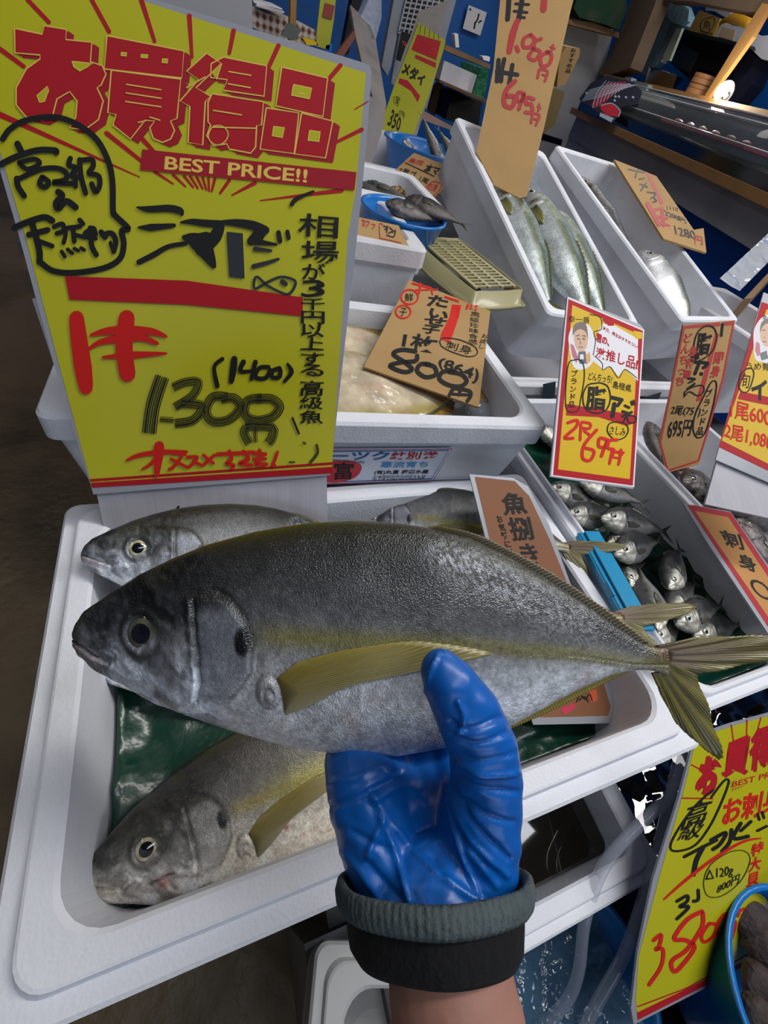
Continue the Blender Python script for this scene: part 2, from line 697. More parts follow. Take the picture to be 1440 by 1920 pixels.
def mix(a, b, t):
    return np.array(a)[None] * (1 - t)[:, None] + np.array(b)[None] * t[:, None] if np.ndim(a) == 1 else a * (1 - t)[:, None] + np.array(b) * t[:, None]


class Kind:
    """shape of one fish species, drawn in its own pixel frame (x to the tail, y down), scaled so the body is 1 long"""

    def __init__(s, x0, x1, yc, top, bot, thick, color, disp=None, power=0.8):
        s.x0, s.x1, s.yc, s.L = x0, x1, yc, x1 - x0
        s.top, s.bot, s.th, s.color, s.disp, s.pw = np.array(top, float), np.array(bot, float), np.array(thick, float), color, disp, power

    def T(s, X):
        return np.interp(X, s.top[:, 0], s.top[:, 1])

    def B(s, X):
        return np.interp(X, s.bot[:, 0], s.bot[:, 1])

    def surf(s, X, Y):
        X, Y = np.asarray(X, float), np.asarray(Y, float)
        T, B = s.T(X), s.B(X)
        t = np.clip((Y - T) / (B - T + 1e-6), 0, 1)
        return np.interp(X, s.th[:, 0], s.th[:, 1]) * (2 * np.sqrt(t * (1 - t))) ** s.pw

    def loc(s, X, Y, Z):
        return np.c_[(np.asarray(X, float) - s.x0) / s.L, -(np.asarray(Y, float) - s.yc) / s.L, np.asarray(Z, float) / s.L]

    def body(s, parent, ns, nt, m, name='body', seed=0):
        u = np.linspace(0, 1, ns)
        X = s.x0 + s.L * (0.75 * u + 0.25 * u * u)
        th = np.linspace(0, 2 * PI, nt, endpoint=False)
        XX, TH = np.meshgrid(X, th, indexing='ij')
        T, B = s.T(XX), s.B(XX)
        t = (1 - np.cos(TH)) / 2
        YY = T + (B - T) * t
        w = np.interp(XX, s.th[:, 0], s.th[:, 1])
        ZZ = w * np.sign(np.sin(TH)) * np.abs(np.sin(TH)) ** s.pw
        near = sm(0, 0.2, np.abs(np.sin(TH)))
        x, y = XX.ravel(), YY.ravel()
        if s.disp is not None:
            ZZ = ZZ + np.sign(ZZ) * (s.disp(x, y).reshape(XX.shape)) * near
        C = s.color(x, y, np.clip(t.ravel(), 0, 1), seed)
        V = s.loc(x, y, ZZ.ravel())
        F = []
        for i in range(ns - 1):
            for j in range(nt):
                k = (j + 1) % nt
                F.append((i * nt + j, (i + 1) * nt + j, (i + 1) * nt + k, i * nt + k))
        F.append(tuple(range(nt)))
        F.append(tuple((ns - 1) * nt + j for j in range(nt - 1, -1, -1)))
        return mesh(name, V, F, m, parent, True, False, C)

    def fin(s, parent, name, base, edge, m, c0, c1, rays=24, z=None, rag=0.0, nu=None, nv=8, thick=0.0012, wave=0.0, seed=1, dark=0.55, curl=0.0, fade=None):
        """fan of fin rays between a base line and an outer edge"""
        nu = nu or rays * 4
        bl, el = crom(base, 10), crom(edge, 10)

        def samp(q, n):
            q = np.array(q)
            d = np.r_[0, np.cumsum(np.hypot(*(q[1:] - q[:-1]).T))]
            return np.c_[np.interp(np.linspace(0, d[-1], n), d, q[:, 0]), np.interp(np.linspace(0, d[-1], n), d, q[:, 1])]
        A, E = samp(bl, nu), samp(el, nu)
        rs = np.random.RandomState(seed)
        ph = np.arange(nu) * rays / nu
        r = np.abs(np.cos(PI * ph))
        if rag:
            E = A + (E - A) * (1 - rag * (1 - r)[:, None] - rag * 0.5 * rs.rand(nu)[:, None])
        V, C = [], []
        for j in range(nv):
            v = j / (nv - 1)
            P = A * (1 - v) + E * v
            zz = (z(P[:, 0], P[:, 1], v) if z else 0) + (r - 0.5) * 1.6 * (1 - 0.5 * v) + wave * np.sin(ph * 0.9 + v * 3) * v + curl * v * v
            V.append(s.loc(P[:, 0], P[:, 1], zz))
            cc = np.array(c0)[None] * (1 - v) + np.array(c1)[None] * v
            cc = cc * (dark + (1 - dark) * r[:, None]) * (0.85 + 0.3 * rs.rand(nu)[:, None])
            if fade is not None:
                f_ = (np.linspace(0, 1, nu) ** 1.5)[:, None]
                cc = cc * (1 - f_) + np.array(fade)[None] * f_
            C.append(cc)
        F = [(j * nu + i, j * nu + i + 1, (j + 1) * nu + i + 1, (j + 1) * nu + i) for j in range(nv - 1) for i in range(nu - 1)]
        o = mesh(name, np.vstack(V), F, m, parent, True, False, np.vstack(C))
        md = o.modifiers.new('s', 'SOLIDIFY')
        md.thickness = thick
        md.offset = 0
        return o

    def eye(s, parent, cx, cy, rp, ri, ro, m, iris=(0.35, 0.32, 0.2), sides=(1, -1), ring=(0.05, 0.05, 0.05), bulge=0.32):
        for sd in sides:
            V, C, F = [], [], []
            n = 28
            rr = [0, rp * 0.6, rp * 0.97, rp * 1.04, (rp + ri) / 2, ri * 0.97, ri * 1.05, ro, ro * 1.05]
            z0 = float(s.surf(cx, cy)) + (float(s.disp(np.array([cx]), np.array([cy]))[0]) if s.disp is not None else 0)
            z0 -= ro * bulge * 0.35
            for r in rr:
                hgt = ro * bulge * (1 - (min(r, ro) / ro) ** 2)
                if r > ro:
                    hgt = -ro * 0.25
                for k in range(n):
                    a = 2 * PI * k / n
                    x, y = cx + r * math.cos(a), cy + r * math.sin(a)
                    V.append(s.loc(x, y, sd * (z0 + hgt + 0.5 * (float(s.surf(x, y)) - float(s.surf(cx, cy)))))[0])
                    if r < rp:
                        C.append((0.004, 0.006, 0.012))
                    elif r < ri:
                        f = 0.75 + 0.5 * math.sin(a * 2 + 1) ** 2
                        C.append(tuple(q * f for q in iris))
                    else:
                        C.append(ring)
            for i in range(len(rr) - 1):
                for k in range(n):
                    F.append((i * n + k, i * n + (k + 1) % n, (i + 1) * n + (k + 1) % n, (i + 1) * n + k))
            mesh('eye', V, F, m, parent, True, False, C)


SKIN = fish_mat('wet_fish_skin', 0.28, 0.33, 360, 0.20)
SKINF = fish_mat('wet_small_fish_skin', 0.45, 0.26, 200, 0.30)
FIN = mat('fin_membrane', '777733', 0.4, attr='Col', coat=0.5, coat_rough=0.2, sss=0.0)
EYE = mat('wet_eye', '111111', 0.12, attr='Col', coat=1.0, coat_rough=0.03)

# ---- striped jack, drawn from the fish held in the hand
TOP = [(137, 1190), (139, 1179), (144, 1167), (161, 1144), (209, 1112), (265, 1076), (327, 1046), (393, 1020), (478, 997), (572, 981), (667, 976), (740, 980), (793, 988),
       (880, 1008), (959, 1045), (1032, 1088), (1105, 1137), (1153, 1172), (1200, 1203), (1232, 1213), (1250, 1214)]
BOT = [(137, 1204), (139, 1213), (152, 1231), (194, 1260), (242, 1284), (303, 1316), (364, 1336), (430, 1357), (501, 1378), (572, 1396), (667, 1408), (745, 1409), (850, 1392),
       (959, 1354), (1080, 1291), (1140, 1265), (1177, 1256), (1212, 1255), (1232, 1260), (1250, 1266)]
THK = [(137, 5), (150, 14), (200, 34), (280, 55), (400, 78), (520, 88), (680, 88), (820, 76), (960, 54), (1080, 34), (1160, 22), (1220, 15), (1250, 9)]
STRIPE = [(400, 1160), (510, 1168), (640, 1174), (733, 1178), (837, 1184), (900, 1193), (959, 1202), (1080, 1216), (1177, 1236), (1250, 1240)]
OPER = [(440, 1098), (459, 1110), (487, 1145), (501, 1190), (499, 1228), (480, 1256), (459, 1278), (430, 1300), (395, 1314), (340, 1318)]
PREO = [(398, 1112), (402, 1150), (408, 1200), (410, 1250), (400, 1285), (370, 1305)]
MOUTH = [(133, 1201), (150, 1202), (175, 1212), (205, 1223), (228, 1230)]
MAX_ = [(228, 1230), (240, 1226), (244, 1215), (236, 1208), (215, 1206)]


def jack_disp(x, y):
    ox = np.interp(y, [p[1] for p in OPER], [p[0] for p in OPER])
    ins = sm(8, -2, x - ox) * sm(1090, 1115, y) * sm(330, 370, x)
    d = 8.0 * ins
    d -= 4.0 * np.exp(-(pdist(x, y, OPER) / 4.5) ** 2)
    d -= 5.0 * np.exp(-(pdist(x, y, PREO) / 4) ** 2)
    d += 4.0 * np.exp(-(pdist(x, y, [(p[0] - 9, p[1]) for p in PREO]) / 6) ** 2)
    d -= 6.0 * np.exp(-(pdist(x, y, MOUTH) / 3.2) ** 2)
    d += 2.5 * np.exp(-(pdist(x, y, [(p[0], p[1] + 9) for p in MOUTH]) / 6) ** 2)
    d -= 2.5 * np.exp(-(pdist(x, y, MAX_) / 2.5) ** 2)
    re = np.hypot(x - 297, y - 1172)
    d += 3.0 * np.exp(-((re - 37) / 6) ** 2) - 3.0 * sm(34, 26, re)
    d -= 2.0 * np.exp(-(np.hypot((x - 184) / 1.5, y - 1158) / 3) ** 2)
    head = sm(470, 380, x)
    d += (vnoise(x, y, 30, 5) - 0.5) * 11 * head + (vnoise(x, y, 10, 6) - 0.5) * 2.2 * head
    d += (vnoise(x * 0.6, y * 0.25, 30, 9) - 0.5) * 3.0 * sm(1180, 1300, y) * (1 - head)
    # flesh-coloured root of the side fin
    d += 9.0 * sm(1.15, 0.6, np.hypot((x - 526) / 19, (y - 1262) / 27)) - 3.5 * np.exp(-((np.hypot((x - 528) / 19, (y - 1268) / 27) - 0.45) / 0.2) ** 2)
    d -= 2.0 * np.exp(-(pdist(x, y, [(p[0], p[1] + 4) for p in STRIPE[5:]]) / 3) ** 2)
    return d


def jack_col(dark):
    def f(x, y, t, seed):
        n1, n2, n3 = vnoise(x, y, 60, 1 + seed), vnoise(x, y, 14, 2 + seed), vnoise(x, y * 1.5, 5, 3 + seed, 2)
        lum = np.interp(t + (n1 - 0.5) * 0.10, [0, 0.05, 0.16, 0.34, 0.47, 0.62, 0.8, 1.0], [0.006, 0.012, 0.036, 0.10, 0.18, 0.42, 0.66, 0.76])
        c = np.stack([lum * 0.98, lum * 1.0, lum * 1.04], 1)
        c *= (0.6 + 0.8 * n2)[:, None] * (0.7 + 0.6 * n3)[:, None]
        # olive cast along the very back
        c = mix(c, (0.045, 0.048, 0.018), sm(0.10, 0.0, t) * 0.7)
        c *= (1 - 0.75 * np.exp(-(np.hypot((x - 770) / 90, (y - 1040) / 62)) ** 2))[:, None]  # dark patch painted in where the wet back catches no reflection
        c = mix(c, (0.36, 0.38, 0.41), 0.9 * np.exp(-(pdist(x, y, [(830, 1040), (960, 1110), (1080, 1175)]) / 32) ** 2) * sm(0.40, 0.66, vnoise(x, y, 4, 44, 2)) * 0.8)  # wet glints painted into the colour as pale speckle along the upper flank
        # golden stripe on the flank
        yy = np.interp(x, [p[0] for p in STRIPE], [p[1] for p in STRIPE])
        st = np.exp(-((y - yy) / np.interp(x, [400, 700, 900, 1250], [20, 17, 15, 12])) ** 2) * sm(470, 560, x)
        c = mix(c, (0.24, 0.21, 0.035), np.clip(st * 0.75, 0, 1))
        under = np.exp(-((y - yy - 9) / 5) ** 2) * sm(850, 900, x) * 0.5
        c = mix(c, (0.09, 0.07, 0.01), under)
        # pinkish belly patches
        pk = sm(0.5, 0.75, vnoise(x, y, 55, 11 + seed)) * sm(0.6, 0.8, t) * sm(0.98, 0.85, t)
        c = mix(c, (0.50, 0.40, 0.37), pk * 0.5)
        # head: dark crown, mottled silver and olive cheek
        hd = sm(480, 400, x)
        w1, w2 = vnoise(x, y, 50, 81) - 0.5, vnoise(x, y, 50, 83) - 0.5
        xr, yr = x * 0.8 + y * 0.6 + 50 * w1, -x * 0.6 + y * 0.8 + 50 * w2
        m = vnoise(xr * 0.6, yr * 1.3, 26, 21 + seed)
        hl = np.interp(y + (x - 140) * 0.10, [1050, 1120, 1165, 1200, 1240, 1310, 1360], [0.010, 0.018, 0.045, 0.18, 0.48, 0.62, 0.66])
        k = sm(0.30, 0.68, m)
        hl = hl * (0.35 + 1.15 * k) * (0.7 + 0.6 * n2)
        hc = np.stack([hl * 0.96, hl * 1.02, hl * 1.16], 1)
        hc = mix(hc, (0.33, 0.33, 0.34), 0.55 * k * sm(330, 350, x) * sm(1110, 1140, y) * sm(1260, 1200, y) * sm(0.45, 0.65, vnoise(x, y, 16, 41)))
        hc = mix(hc, (0.06, 0.06, 0.03), sm(0.45, 0.8, vnoise(x, y, 40, 31 + seed)) * sm(1250, 1180, y) * 0.3)
        hc = mix(hc, (0.42, 0.30, 0.31), sm(0.5, 0.8, vnoise(x, y, 36, 51)) * sm(1275, 1310, y) * 0.5)
        c = c * (1 - hd)[:, None] + hc * hd[:, None]
        # gill cover plates
        ox = np.interp(y, [p[1] for p in OPER], [p[0] for p in OPER])
        plate = sm(402, 414, x) * sm(2, -6, x - ox) * sm(1112, 1135, y) * sm(1300, 1270, y)
        c = mix(c, (0.20, 0.215, 0.25), plate * 0.75 * (0.5 + 0.9 * vnoise(x * 1.6, y * 0.6, 30, 61 + seed)).clip(0, 1.3))
        cheek = np.exp(-(np.hypot((x - 330) / 60, (y - 1250) / 45)) ** 2)
        c = mix(c, (0.46, 0.48, 0.52), cheek * 0.6 * sm(0.35, 0.7, vnoise(x, y, 20, 71 + seed)))
        c = mix(c, (0.02, 0.022, 0.02), 0.8 * np.exp(-((np.hypot(x - 297, y - 1172) - 40) / 8) ** 2))
        c = mix(c, (0.006, 0.006, 0.006), 0.85 * np.exp(-(pdist(x, y, [(392, 1104), (430, 1090), (458, 1104), (482, 1132), (496, 1160), (500, 1186)]) / 6) ** 2))
        # lips
        lip = np.exp(-(pdist(x, y, [(p[0], p[1] + 10) for p in MOUTH[:4]]) / 10) ** 2)
        c = mix(c, (0.33, 0.27, 0.29), lip * 0.8)
        c = mix(c, (0.012, 0.012, 0.012), np.exp(-(pdist(x, y, MOUTH[:4]) / 1.8) ** 2) * 0.9)
        c = mix(c, (0.012, 0.013, 0.014), np.exp(-(pdist(x, y, [(146, 1172), (150, 1186), (156, 1196)]) / 9) ** 2) * 0.7)
        # gill cover: dark seams, bright plate, ink-black spot
        c = mix(c, (0.02, 0.02, 0.02), np.exp(-(pdist(x, y, OPER[:7]) / 3.5) ** 2) * 0.75)
        c = mix(c, (0.03, 0.03, 0.03), np.exp(-(pdist(x, y, PREO[:5]) / 2.5) ** 2) * 0.7)
        c = mix(c, (0.004, 0.004, 0.005), sm(1.25, 0.8, np.hypot((x - 484) / 13, (y - 1176) / 24)))
        c = mix(c, (0.36, 0.36, 0.38), np.exp(-(np.hypot((x - 526) / 19, (y - 1262) / 27)) ** 4) * 0.75)
        c = mix(c, (0.05, 0.05, 0.05), 0.6 * np.exp(-((np.hypot((x - 526) / 19, (y - 1262) / 27) - 1.12) / 0.10) ** 2))
        c = mix(c, (0.07, 0.07, 0.07), 0.6 * np.exp(-((np.hypot((x - 528) / 19, (y - 1268) / 27) - 0.5) / 0.10) ** 2))
        # lateral line
        LLN = [(430, 1080), (520, 1085), (640, 1104), (760, 1140), (860, 1185), (960, 1205)]
        c = mix(c, (0.03, 0.03, 0.025), np.exp(-(pdist(x, y, LLN) / 1.6) ** 2) * 0.5)
        # tail root: olive with a bruise
        c = mix(c, (0.14, 0.12, 0.03), sm(1190, 1240, x) * 0.7)
        c = mix(c, (0.09, 0.015, 0.02), np.exp(-(np.hypot((x - 1262) / 30, (y - 1222) / 12)) ** 2) * 0.9)
        return c * dark
    return f


def jack_parts(K, root, ns, nt, hi=True, flip=1, seed=0, sides=(1, -1), eyeiris=(0.10, 0.10, 0.07), skin=SKIN):
    K.body(root, ns, nt, skin, seed=seed)
    K.eye(root, 296, 1172, 17.5, 26, 34, EYE, iris=eyeiris, ring=(0.02, 0.02, 0.018))
    ol, gd = (0.10, 0.085, 0.02), (0.26, 0.20, 0.02)
    K.fin(root, 'dorsal_fin', [(800, 993), (880, 1012), (959, 1050), (1032, 1093), (1105, 1142), (1153, 1177), (1205, 1207)],
          [(826, 986), (896, 1002), (970, 1037), (1040, 1076), (1113, 1125), (1164, 1162), (1218, 1206)], FIN, (0.02, 0.018, 0.01), (0.11, 0.08, 0.02), 60, rag=0.06, nv=6, thick=0.0016, dark=0.8)
    K.fin(root, 'anal_fin', [(940, 1356), (1010, 1324), (1080, 1288), (1130, 1266), (1172, 1254)],
          [(944, 1372), (1030, 1335), (1104, 1297), (1150, 1273), (1180, 1260)], FIN, gd, (0.30, 0.22, 0.03), 50, rag=0.05, nv=6, thick=0.0016, dark=0.8)
    K.fin(root, 'upper_tail_lobe', [(1228, 1212), (1240, 1222), (1248, 1232), (1252, 1244)],
          [(1300, 1196), (1440, 1192), (1515, 1206), (1460, 1232), (1372, 1252), (1306, 1264)], FIN, (0.09, 0.045, 0.025), (0.19, 0.16, 0.035), 30, rag=0.02, nv=14, thick=0.003, wave=3)
    K.fin(root, 'lower_tail_lobe', [(1250, 1238), (1246, 1248), (1236, 1258), (1222, 1262)],
          [(1306, 1266), (1322, 1310), (1342, 1372), (1354, 1426), (1306, 1392), (1266, 1352), (1240, 1300)], FIN, (0.13, 0.11, 0.03), (0.20, 0.17, 0.03), 30, rag=0.02, nv=14, thick=0.003, wave=4)
    for sd in (1, -1):
        K.fin(root, 'pectoral_fin', [(541, 1238), (547, 1258), (550, 1280), (552, 1302)],
              [(575, 1211), (620, 1198), (667, 1188), (780, 1178), (905, 1204), (800, 1212), (667, 1249), (600, 1284), (556, 1303)], FIN, (0.20, 0.155, 0.03), (0.27, 0.21, 0.02), 44,
              z=(lambda X, Y, v, sd=sd: sd * (K.surf(X, np.minimum(Y, 1330)) + 1.0 + 5.0 * v * (1 - v))), rag=0.0, nv=12, thick=0.0012, dark=0.8, nu=176, fade=(.27, .25, .17))


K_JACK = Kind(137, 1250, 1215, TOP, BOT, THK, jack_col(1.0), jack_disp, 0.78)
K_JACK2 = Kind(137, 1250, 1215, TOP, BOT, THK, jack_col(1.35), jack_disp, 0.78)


def jack3_col(x, y, t, seed):
    c = jack_col(1.35)(x, y, t, seed) * np.array([[1.10, 1.0, 0.82]])
    c = mix(c, (0.34, 0.32, 0.24), sm(330, 200, x) * sm(1150, 1240, y) * 0.5)
    yy = np.interp(x, [p[0] for p in STRIPE], [p[1] for p in STRIPE])
    c = mix(c, (0.42, 0.38, 0.08), 0.6 * np.exp(-((y - yy + 15) / 32) ** 2) * sm(560, 700, x))
    c = mix(c, (0.06, 0.004, 0.006), 0.95 * np.exp(-(pdist(x, y, [(296, 1250), (350, 1246)]) / 4.5) ** 2) + 0.7 * np.exp(-(pdist(x, y, [(238, 1238), (262, 1230)]) / 3.5) ** 2))
    c = mix(c, (0.5, 0.05, 0.05), 0.7 * np.exp(-(np.hypot((x - 326) / 14, (y - 1262) / 10)) ** 2) + 0.9 * sm(1.2, 0.8, np.hypot(x - 640, y - 1268) / 7))
    return c


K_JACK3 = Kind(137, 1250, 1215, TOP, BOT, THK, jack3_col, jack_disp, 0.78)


def lay_fish(name, label, cat, snout, tail, up_hint, group=None, flipside=False):
    """frame of a lying fish: x to the tail, y dorsal, z its visible side"""
    sn, tl = np.array(snout, float), np.array(tail, float)
    x = tl - sn
    L = np.linalg.norm(x)
    x /= L
    z = np.array(up_hint, float)
    z -= x * (z @ x)
    z /= np.linalg.norm(z)
    y = np.cross(z, x)
    M = Matrix(((x[0] * L, y[0] * L, z[0] * L, sn[0]), (x[1] * L, y[1] * L, z[1] * L, sn[1]), (x[2] * L, y[2] * L, z[2] * L, sn[2]), (0, 0, 0, 1)))
    if flipside:
        M = M @ Matrix.Diagonal((1, -1, 1, 1))
    return empty(name, sn, label, cat, group, mw=M)


def copy_tree(o, label, mw, group=None):
    r = o.copy()
    COL.objects.link(r)
    r.matrix_world = mw
    r['label'] = label
    if group:
        r['group'] = group
    for ch in o.children:
        c = ch.copy()
        COL.objects.link(c)
        c.parent = r
    return r


# the fish held up to the camera: its side lies square to the view, 0.235 m away
dF = 0.235
sc = 1113 * dF / FPX
fx, fy, fz = RM[:, 0], -RM[:, 1], -RM[:, 2]
og = Dp(137, 1215, dF)
Mh = Matrix(((fx[0] * sc, fy[0] * sc, fz[0] * sc, og[0]), (fx[1] * sc, fy[1] * sc, fz[1] * sc, og[1]), (fx[2] * sc, fy[2] * sc, fz[2] * sc, og[2]), (0, 0, 0, 1)))
held = empty('striped_jack', og, 'large striped jack held up in the blue gloved hand over the boxes', 'fish', mw=Mh)
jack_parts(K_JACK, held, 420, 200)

# ---- jacks lying in the near box
def JK(label, snout, tail, up, first=None):
    sn, tl = np.array(snout), np.array(tail)
    r = lay_fish('striped_jack', label, 'fish', sn, tl, up, 'striped jacks lying in the near foam box')
    if first is None:
        jack_parts(K_JACK2, r, 230, 110, seed=3, eyeiris=(0.50, 0.46, 0.30))
    else:
        for ch in first.children:
            c = ch.copy()
            COL.objects.link(c)
            c.parent = r
    return r


jf = lay_fish('striped_jack', 'striped jack with red nicks on its cheek at the front of the near box', 'fish', Zp(152, 1678, 0.905), Zp(152, 1678, 0.905) + np.array([0.345, 0.040, -0.004]), (0.02, -0.30, 1), 'striped jacks lying in the near foam box')
jack_parts(K_JACK3, jf, 300, 140, seed=3, eyeiris=(0.50, 0.46, 0.30))
jk = JK('striped jack whose head rests on the back left corner of the near box', Zp(150, 1050, 1.0), Zp(150, 1050, 1.0) + np.array([0.33, -0.03, -0.065]), (0.0, -0.55, 1))
JK('striped jack half hidden at the back, right of the big yellow sign', Zp(640, 985, 0.905), np.array((.455, .232, .990)), (0.0, -0.5, 1), jk)
JK('striped jack with only its lower jaw showing below the held fish at left', Zp(172, 1262, 0.915), Zp(172, 1262, 0.915) + np.array([0.33, -0.02, -0.01]), (0.0, -0.1, 1), jk)
JK('striped jack whose tail hangs over the rim below the blue plastic case', Zp(500, 1180, 0.915), (0.450, 0.120, 1.000), (0.0, -0.1, 1), jk)

# ---- green plastic liner
GPL = mat('green_plastic_sheet', '04382a', 0.32, coat=0.4, coat_rough=0.15, bump=0.5, bscale=22, bdist=0.006)


def crinkle(name, x0, x1, y0, y1, z, m, amp, label, cat, group=None, n=90, seed=0, edge=0.0, M=None, kind=None):
    X, Y = np.meshgrid(np.linspace(x0, x1, n), np.linspace(y0, y1, n), indexing='ij')
    h = np.abs(vnoise(X.ravel(), Y.ravel(), 0.07, seed, 3) - 0.5) * 2
    h = (1 - h) ** 3 * amp + (vnoise(X.ravel(), Y.ravel(), 0.12, seed + 3) - 0.5) * amp * 2
    e = np.minimum(np.minimum(X - x0, x1 - X), np.minimum(Y - y0, y1 - Y)).ravel()
    h = h + edge * np.clip(1 - e / 0.03, 0, 1) ** 2
    V = np.c_[X.ravel(), Y.ravel(), z + h]
    if M is not None:
        V = (np.array(M)[:3, :3] @ V.T).T + np.array(M)[:3, 3]
    F = [(i * n + j, (i + 1) * n + j, (i + 1) * n + j + 1, i * n + j + 1) for i in range(n - 1) for j in range(n - 1)]
    o = mesh(name, V, F, m, smooth=True)
    md = o.modifiers.new('s', 'SOLIDIFY')
    md.thickness = 0.0006
    return tag(o, label, cat, group, kind)


crinkle('plastic_sheet', -0.113, 0.433, 0.013, 0.345, 0.870, GPL, 0.009, 'crinkled dark green plastic sheet lining the near box under the jacks', 'plastic sheet', edge=0.012)
crinkle('plastic_sheet', 0.515, 0.765, 0.022, 0.565, 0.880, GPL, 0.012, 'dark green plastic sheet under the heap of horse mackerel', 'plastic sheet', seed=4, edge=0.02)

# ---- small horse mackerel and other small fish
AT = [(0, 62), (6, 50), (40, 26), (95, 6), (170, -2), (260, 14), (330, 38), (385, 52), (400, 54)]
AB = [(0, 66), (8, 78), (40, 98), (100, 120), (175, 126), (260, 108), (330, 80), (385, 68), (400, 67)]
AK = [(0, 3), (20, 14), (70, 27), (150, 32), (240, 25), (330, 12), (400, 5)]
AT, AB, AK = [[(x, 62 + (y - 62) * 1.18) for x, y in AT], [(x, 62 + (y - 62) * 1.18) for x, y in AB], [(x, y * 1.3) for x, y in AK]]


def aji_disp(x, y):
    d = 3.0 * sm(118, 108, x + (y - 60) ** 2 / 300) * sm(40, 60, x)
    d -= 2.0 * np.exp(-(pdist(x, y, [(-2, 66), (22, 70), (38, 80)]) / 2.2) ** 2)
    d -= 2.0 * np.exp(-(pdist(x, y, [(78, 30), (84, 70), (76, 104)]) / 2.2) ** 2)
    r = np.hypot(x - 50, y - 54)
    d += 1.8 * np.exp(-((r - 17) / 3.5) ** 2)
    d += (vnoise(x, y, 14, 4) - 0.5) * 7 * sm(125, 90, x)
    return d


def aji_col(back, belly, headc, st=(0.2, 0.18, 0.06)):
    def f(x, y, t, seed):
        n = vnoise(x, y, 18, seed)
        c = mix(back, belly, sm(0.30, 0.62, t + (n - 0.5) * 0.2)) * (0.6 + 0.8 * vnoise(x, y, 7, seed + 1))[:, None]
        hd = sm(125, 95, x + (y - 60) ** 2 / 300)
        hm = vnoise(x, y, 13, seed + 7)
        hc = mix(back, headc, sm(0.15, 0.4, t)) * (0.15 + 1.7 * hm)[:, None]
        c = c * (1 - hd)[:, None] + hc * hd[:, None]
        c = mix(c, (0.01, 0.01, 0.01), np.exp(-(pdist(x, y, [(108, 28), (120, 60), (110, 100)]) / 3) ** 2) * 0.8)
        c = mix(c, (0.01, 0.01, 0.01), np.exp(-(pdist(x, y, [(-2, 66), (22, 70), (38, 80)]) / 1.8) ** 2) * 0.8)
        c = mix(c, (0.01, 0.01, 0.01), np.exp(-(np.hypot(x - 122, y - 44) / 7) ** 2))
        c = mix(c, st, np.exp(-((y - 58 - 0.0 * x) / 4) ** 2) * sm(130, 200, x) * 0.5)
        return c
    return f


def aji_parts(K, root, iris=(0.42, 0.42, 0.36), fc=(0.05, 0.05, 0.035), skin=None):
    K.body(root, 110, 56, skin or SKINF)
    K.eye(root, 50, 54, 8.5, 14, 17.5, EYE, iris=iris, bulge=0.4)
    K.fin(root, 'tail_fin', [(396, 54), (402, 60), (396, 67)], [(470, 16), (425, 58), (428, 62), (474, 112)], FIN, fc, fc, 16, nv=7, thick=0.004)
    K.fin(root, 'dorsal_fin', [(190, -10), (260, 6), (330, 34), (380, 50)], [(205, -26), (270, -7), (335, 25), (384, 46)], FIN, fc, fc, 14, rag=0.3, nv=4, thick=0.004)
    for sd in (1, -1):
        K.fin(root, 'pectoral_fin', [(122, 68), (126, 78), (126, 86)], [(150, 62), (205, 76), (160, 92), (132, 92)], FIN, fc, tuple(q * 2.2 for q in fc), 10,
              z=(lambda X, Y, v, sd=sd: sd * (K.surf(X, Y) + 2.5)), nv=5, thick=0.003)


K_AJI = Kind(0, 400, 62, AT, AB, AK, aji_col((0.03, 0.032, 0.032), (0.34, 0.34, 0.35), (0.66, 0.64, 0.56)), aji_disp)
K_GRUNT = Kind(0, 400, 62, AT, AB, AK, aji_col((0.03, 0.026, 0.026), (0.12, 0.105, 0.105), (0.12, 0.10, 0.095)), aji_disp)
GA = 'small horse mackerel heaped in the foam box'
AJ = [  # snout px, tail-ward px, height, length, roll hint, label
    ((1087, 900), (1250, 962), .965, .135, (0.2, -.5, 1), 'bright small mackerel on top of the heap just under the red and yellow sign'),
    ((1027, 913), (1150, 960), .950, .135, (-.1, -.5, 1), 'silver-headed mackerel against the rim at the back left of the heap'),
    ((1060, 962), (1180, 975), .948, .135, (0, -.6, 1), 'mackerel with staring eye just above the blue plastic case'),
    ((1127, 968), (1290, 1008), .962, .140, (0, -.6, 1), 'large-eyed mackerel facing left in the middle of the heap'),
    ((1138, 1018), (1240, 1010), .935, .130, (0, -.3, 1), 'dark mackerel half buried between two bright heads'),
    ((1152, 1036), (1262, 1010), .958, .135, (-.1, -.6, 1), 'reddish-snouted mackerel below the large-eyed one'),
    ((1232, 1182), (1190, 1040), .940, .135, (-.3, -.2, 1), 'grey mackerel pointing nose down beside the blue plastic case'),
    ((1252, 1102), (1285, 1000), .945, .135, (.3, -.2, 1), 'dark mackerel standing nose down right of the reddish-snouted one'),
    ((1252, 1148), (1325, 1070), .935, .130, (.2, -.3, 1), 'shadowed mackerel lying diagonally in the centre of the box'),
    ((1267, 1166), (1385, 1125), .945, .135, (0, -.6, 1), 'bright-faced mackerel alone at the front right of the heap'),
    ((1300, 1190), (1420, 1165), .930, .130, (0, -.5, 1), 'dark mackerel showing above the tail of the held fish'),
    ((1220, 1200), (1275, 1150), .925, .130, (0, -.4, 1), 'shadowed mackerel under the tail root of the held fish'),
    ((1182, 1100), (1160, 1040), .925, .130, (0, -.2, 1), 'black-looking mackerel wedged between the blue case and its neighbours'),
    ((1010, 800), (1045, 830), .930, .13, (0, -.2, 1), 'dark mackerel in the shade behind the red and yellow sign'),
    ((1040, 870), (1080, 830), .935, .13, (0, -.3, 1), 'dark mackerel beside the stem of the red and yellow sign'),
    ((1180, 880), (1235, 960), .925, .13, (0.4, -.2, 1), 'mackerel with its tail sticking up against the right wall of the box'),
]
aj0 = None
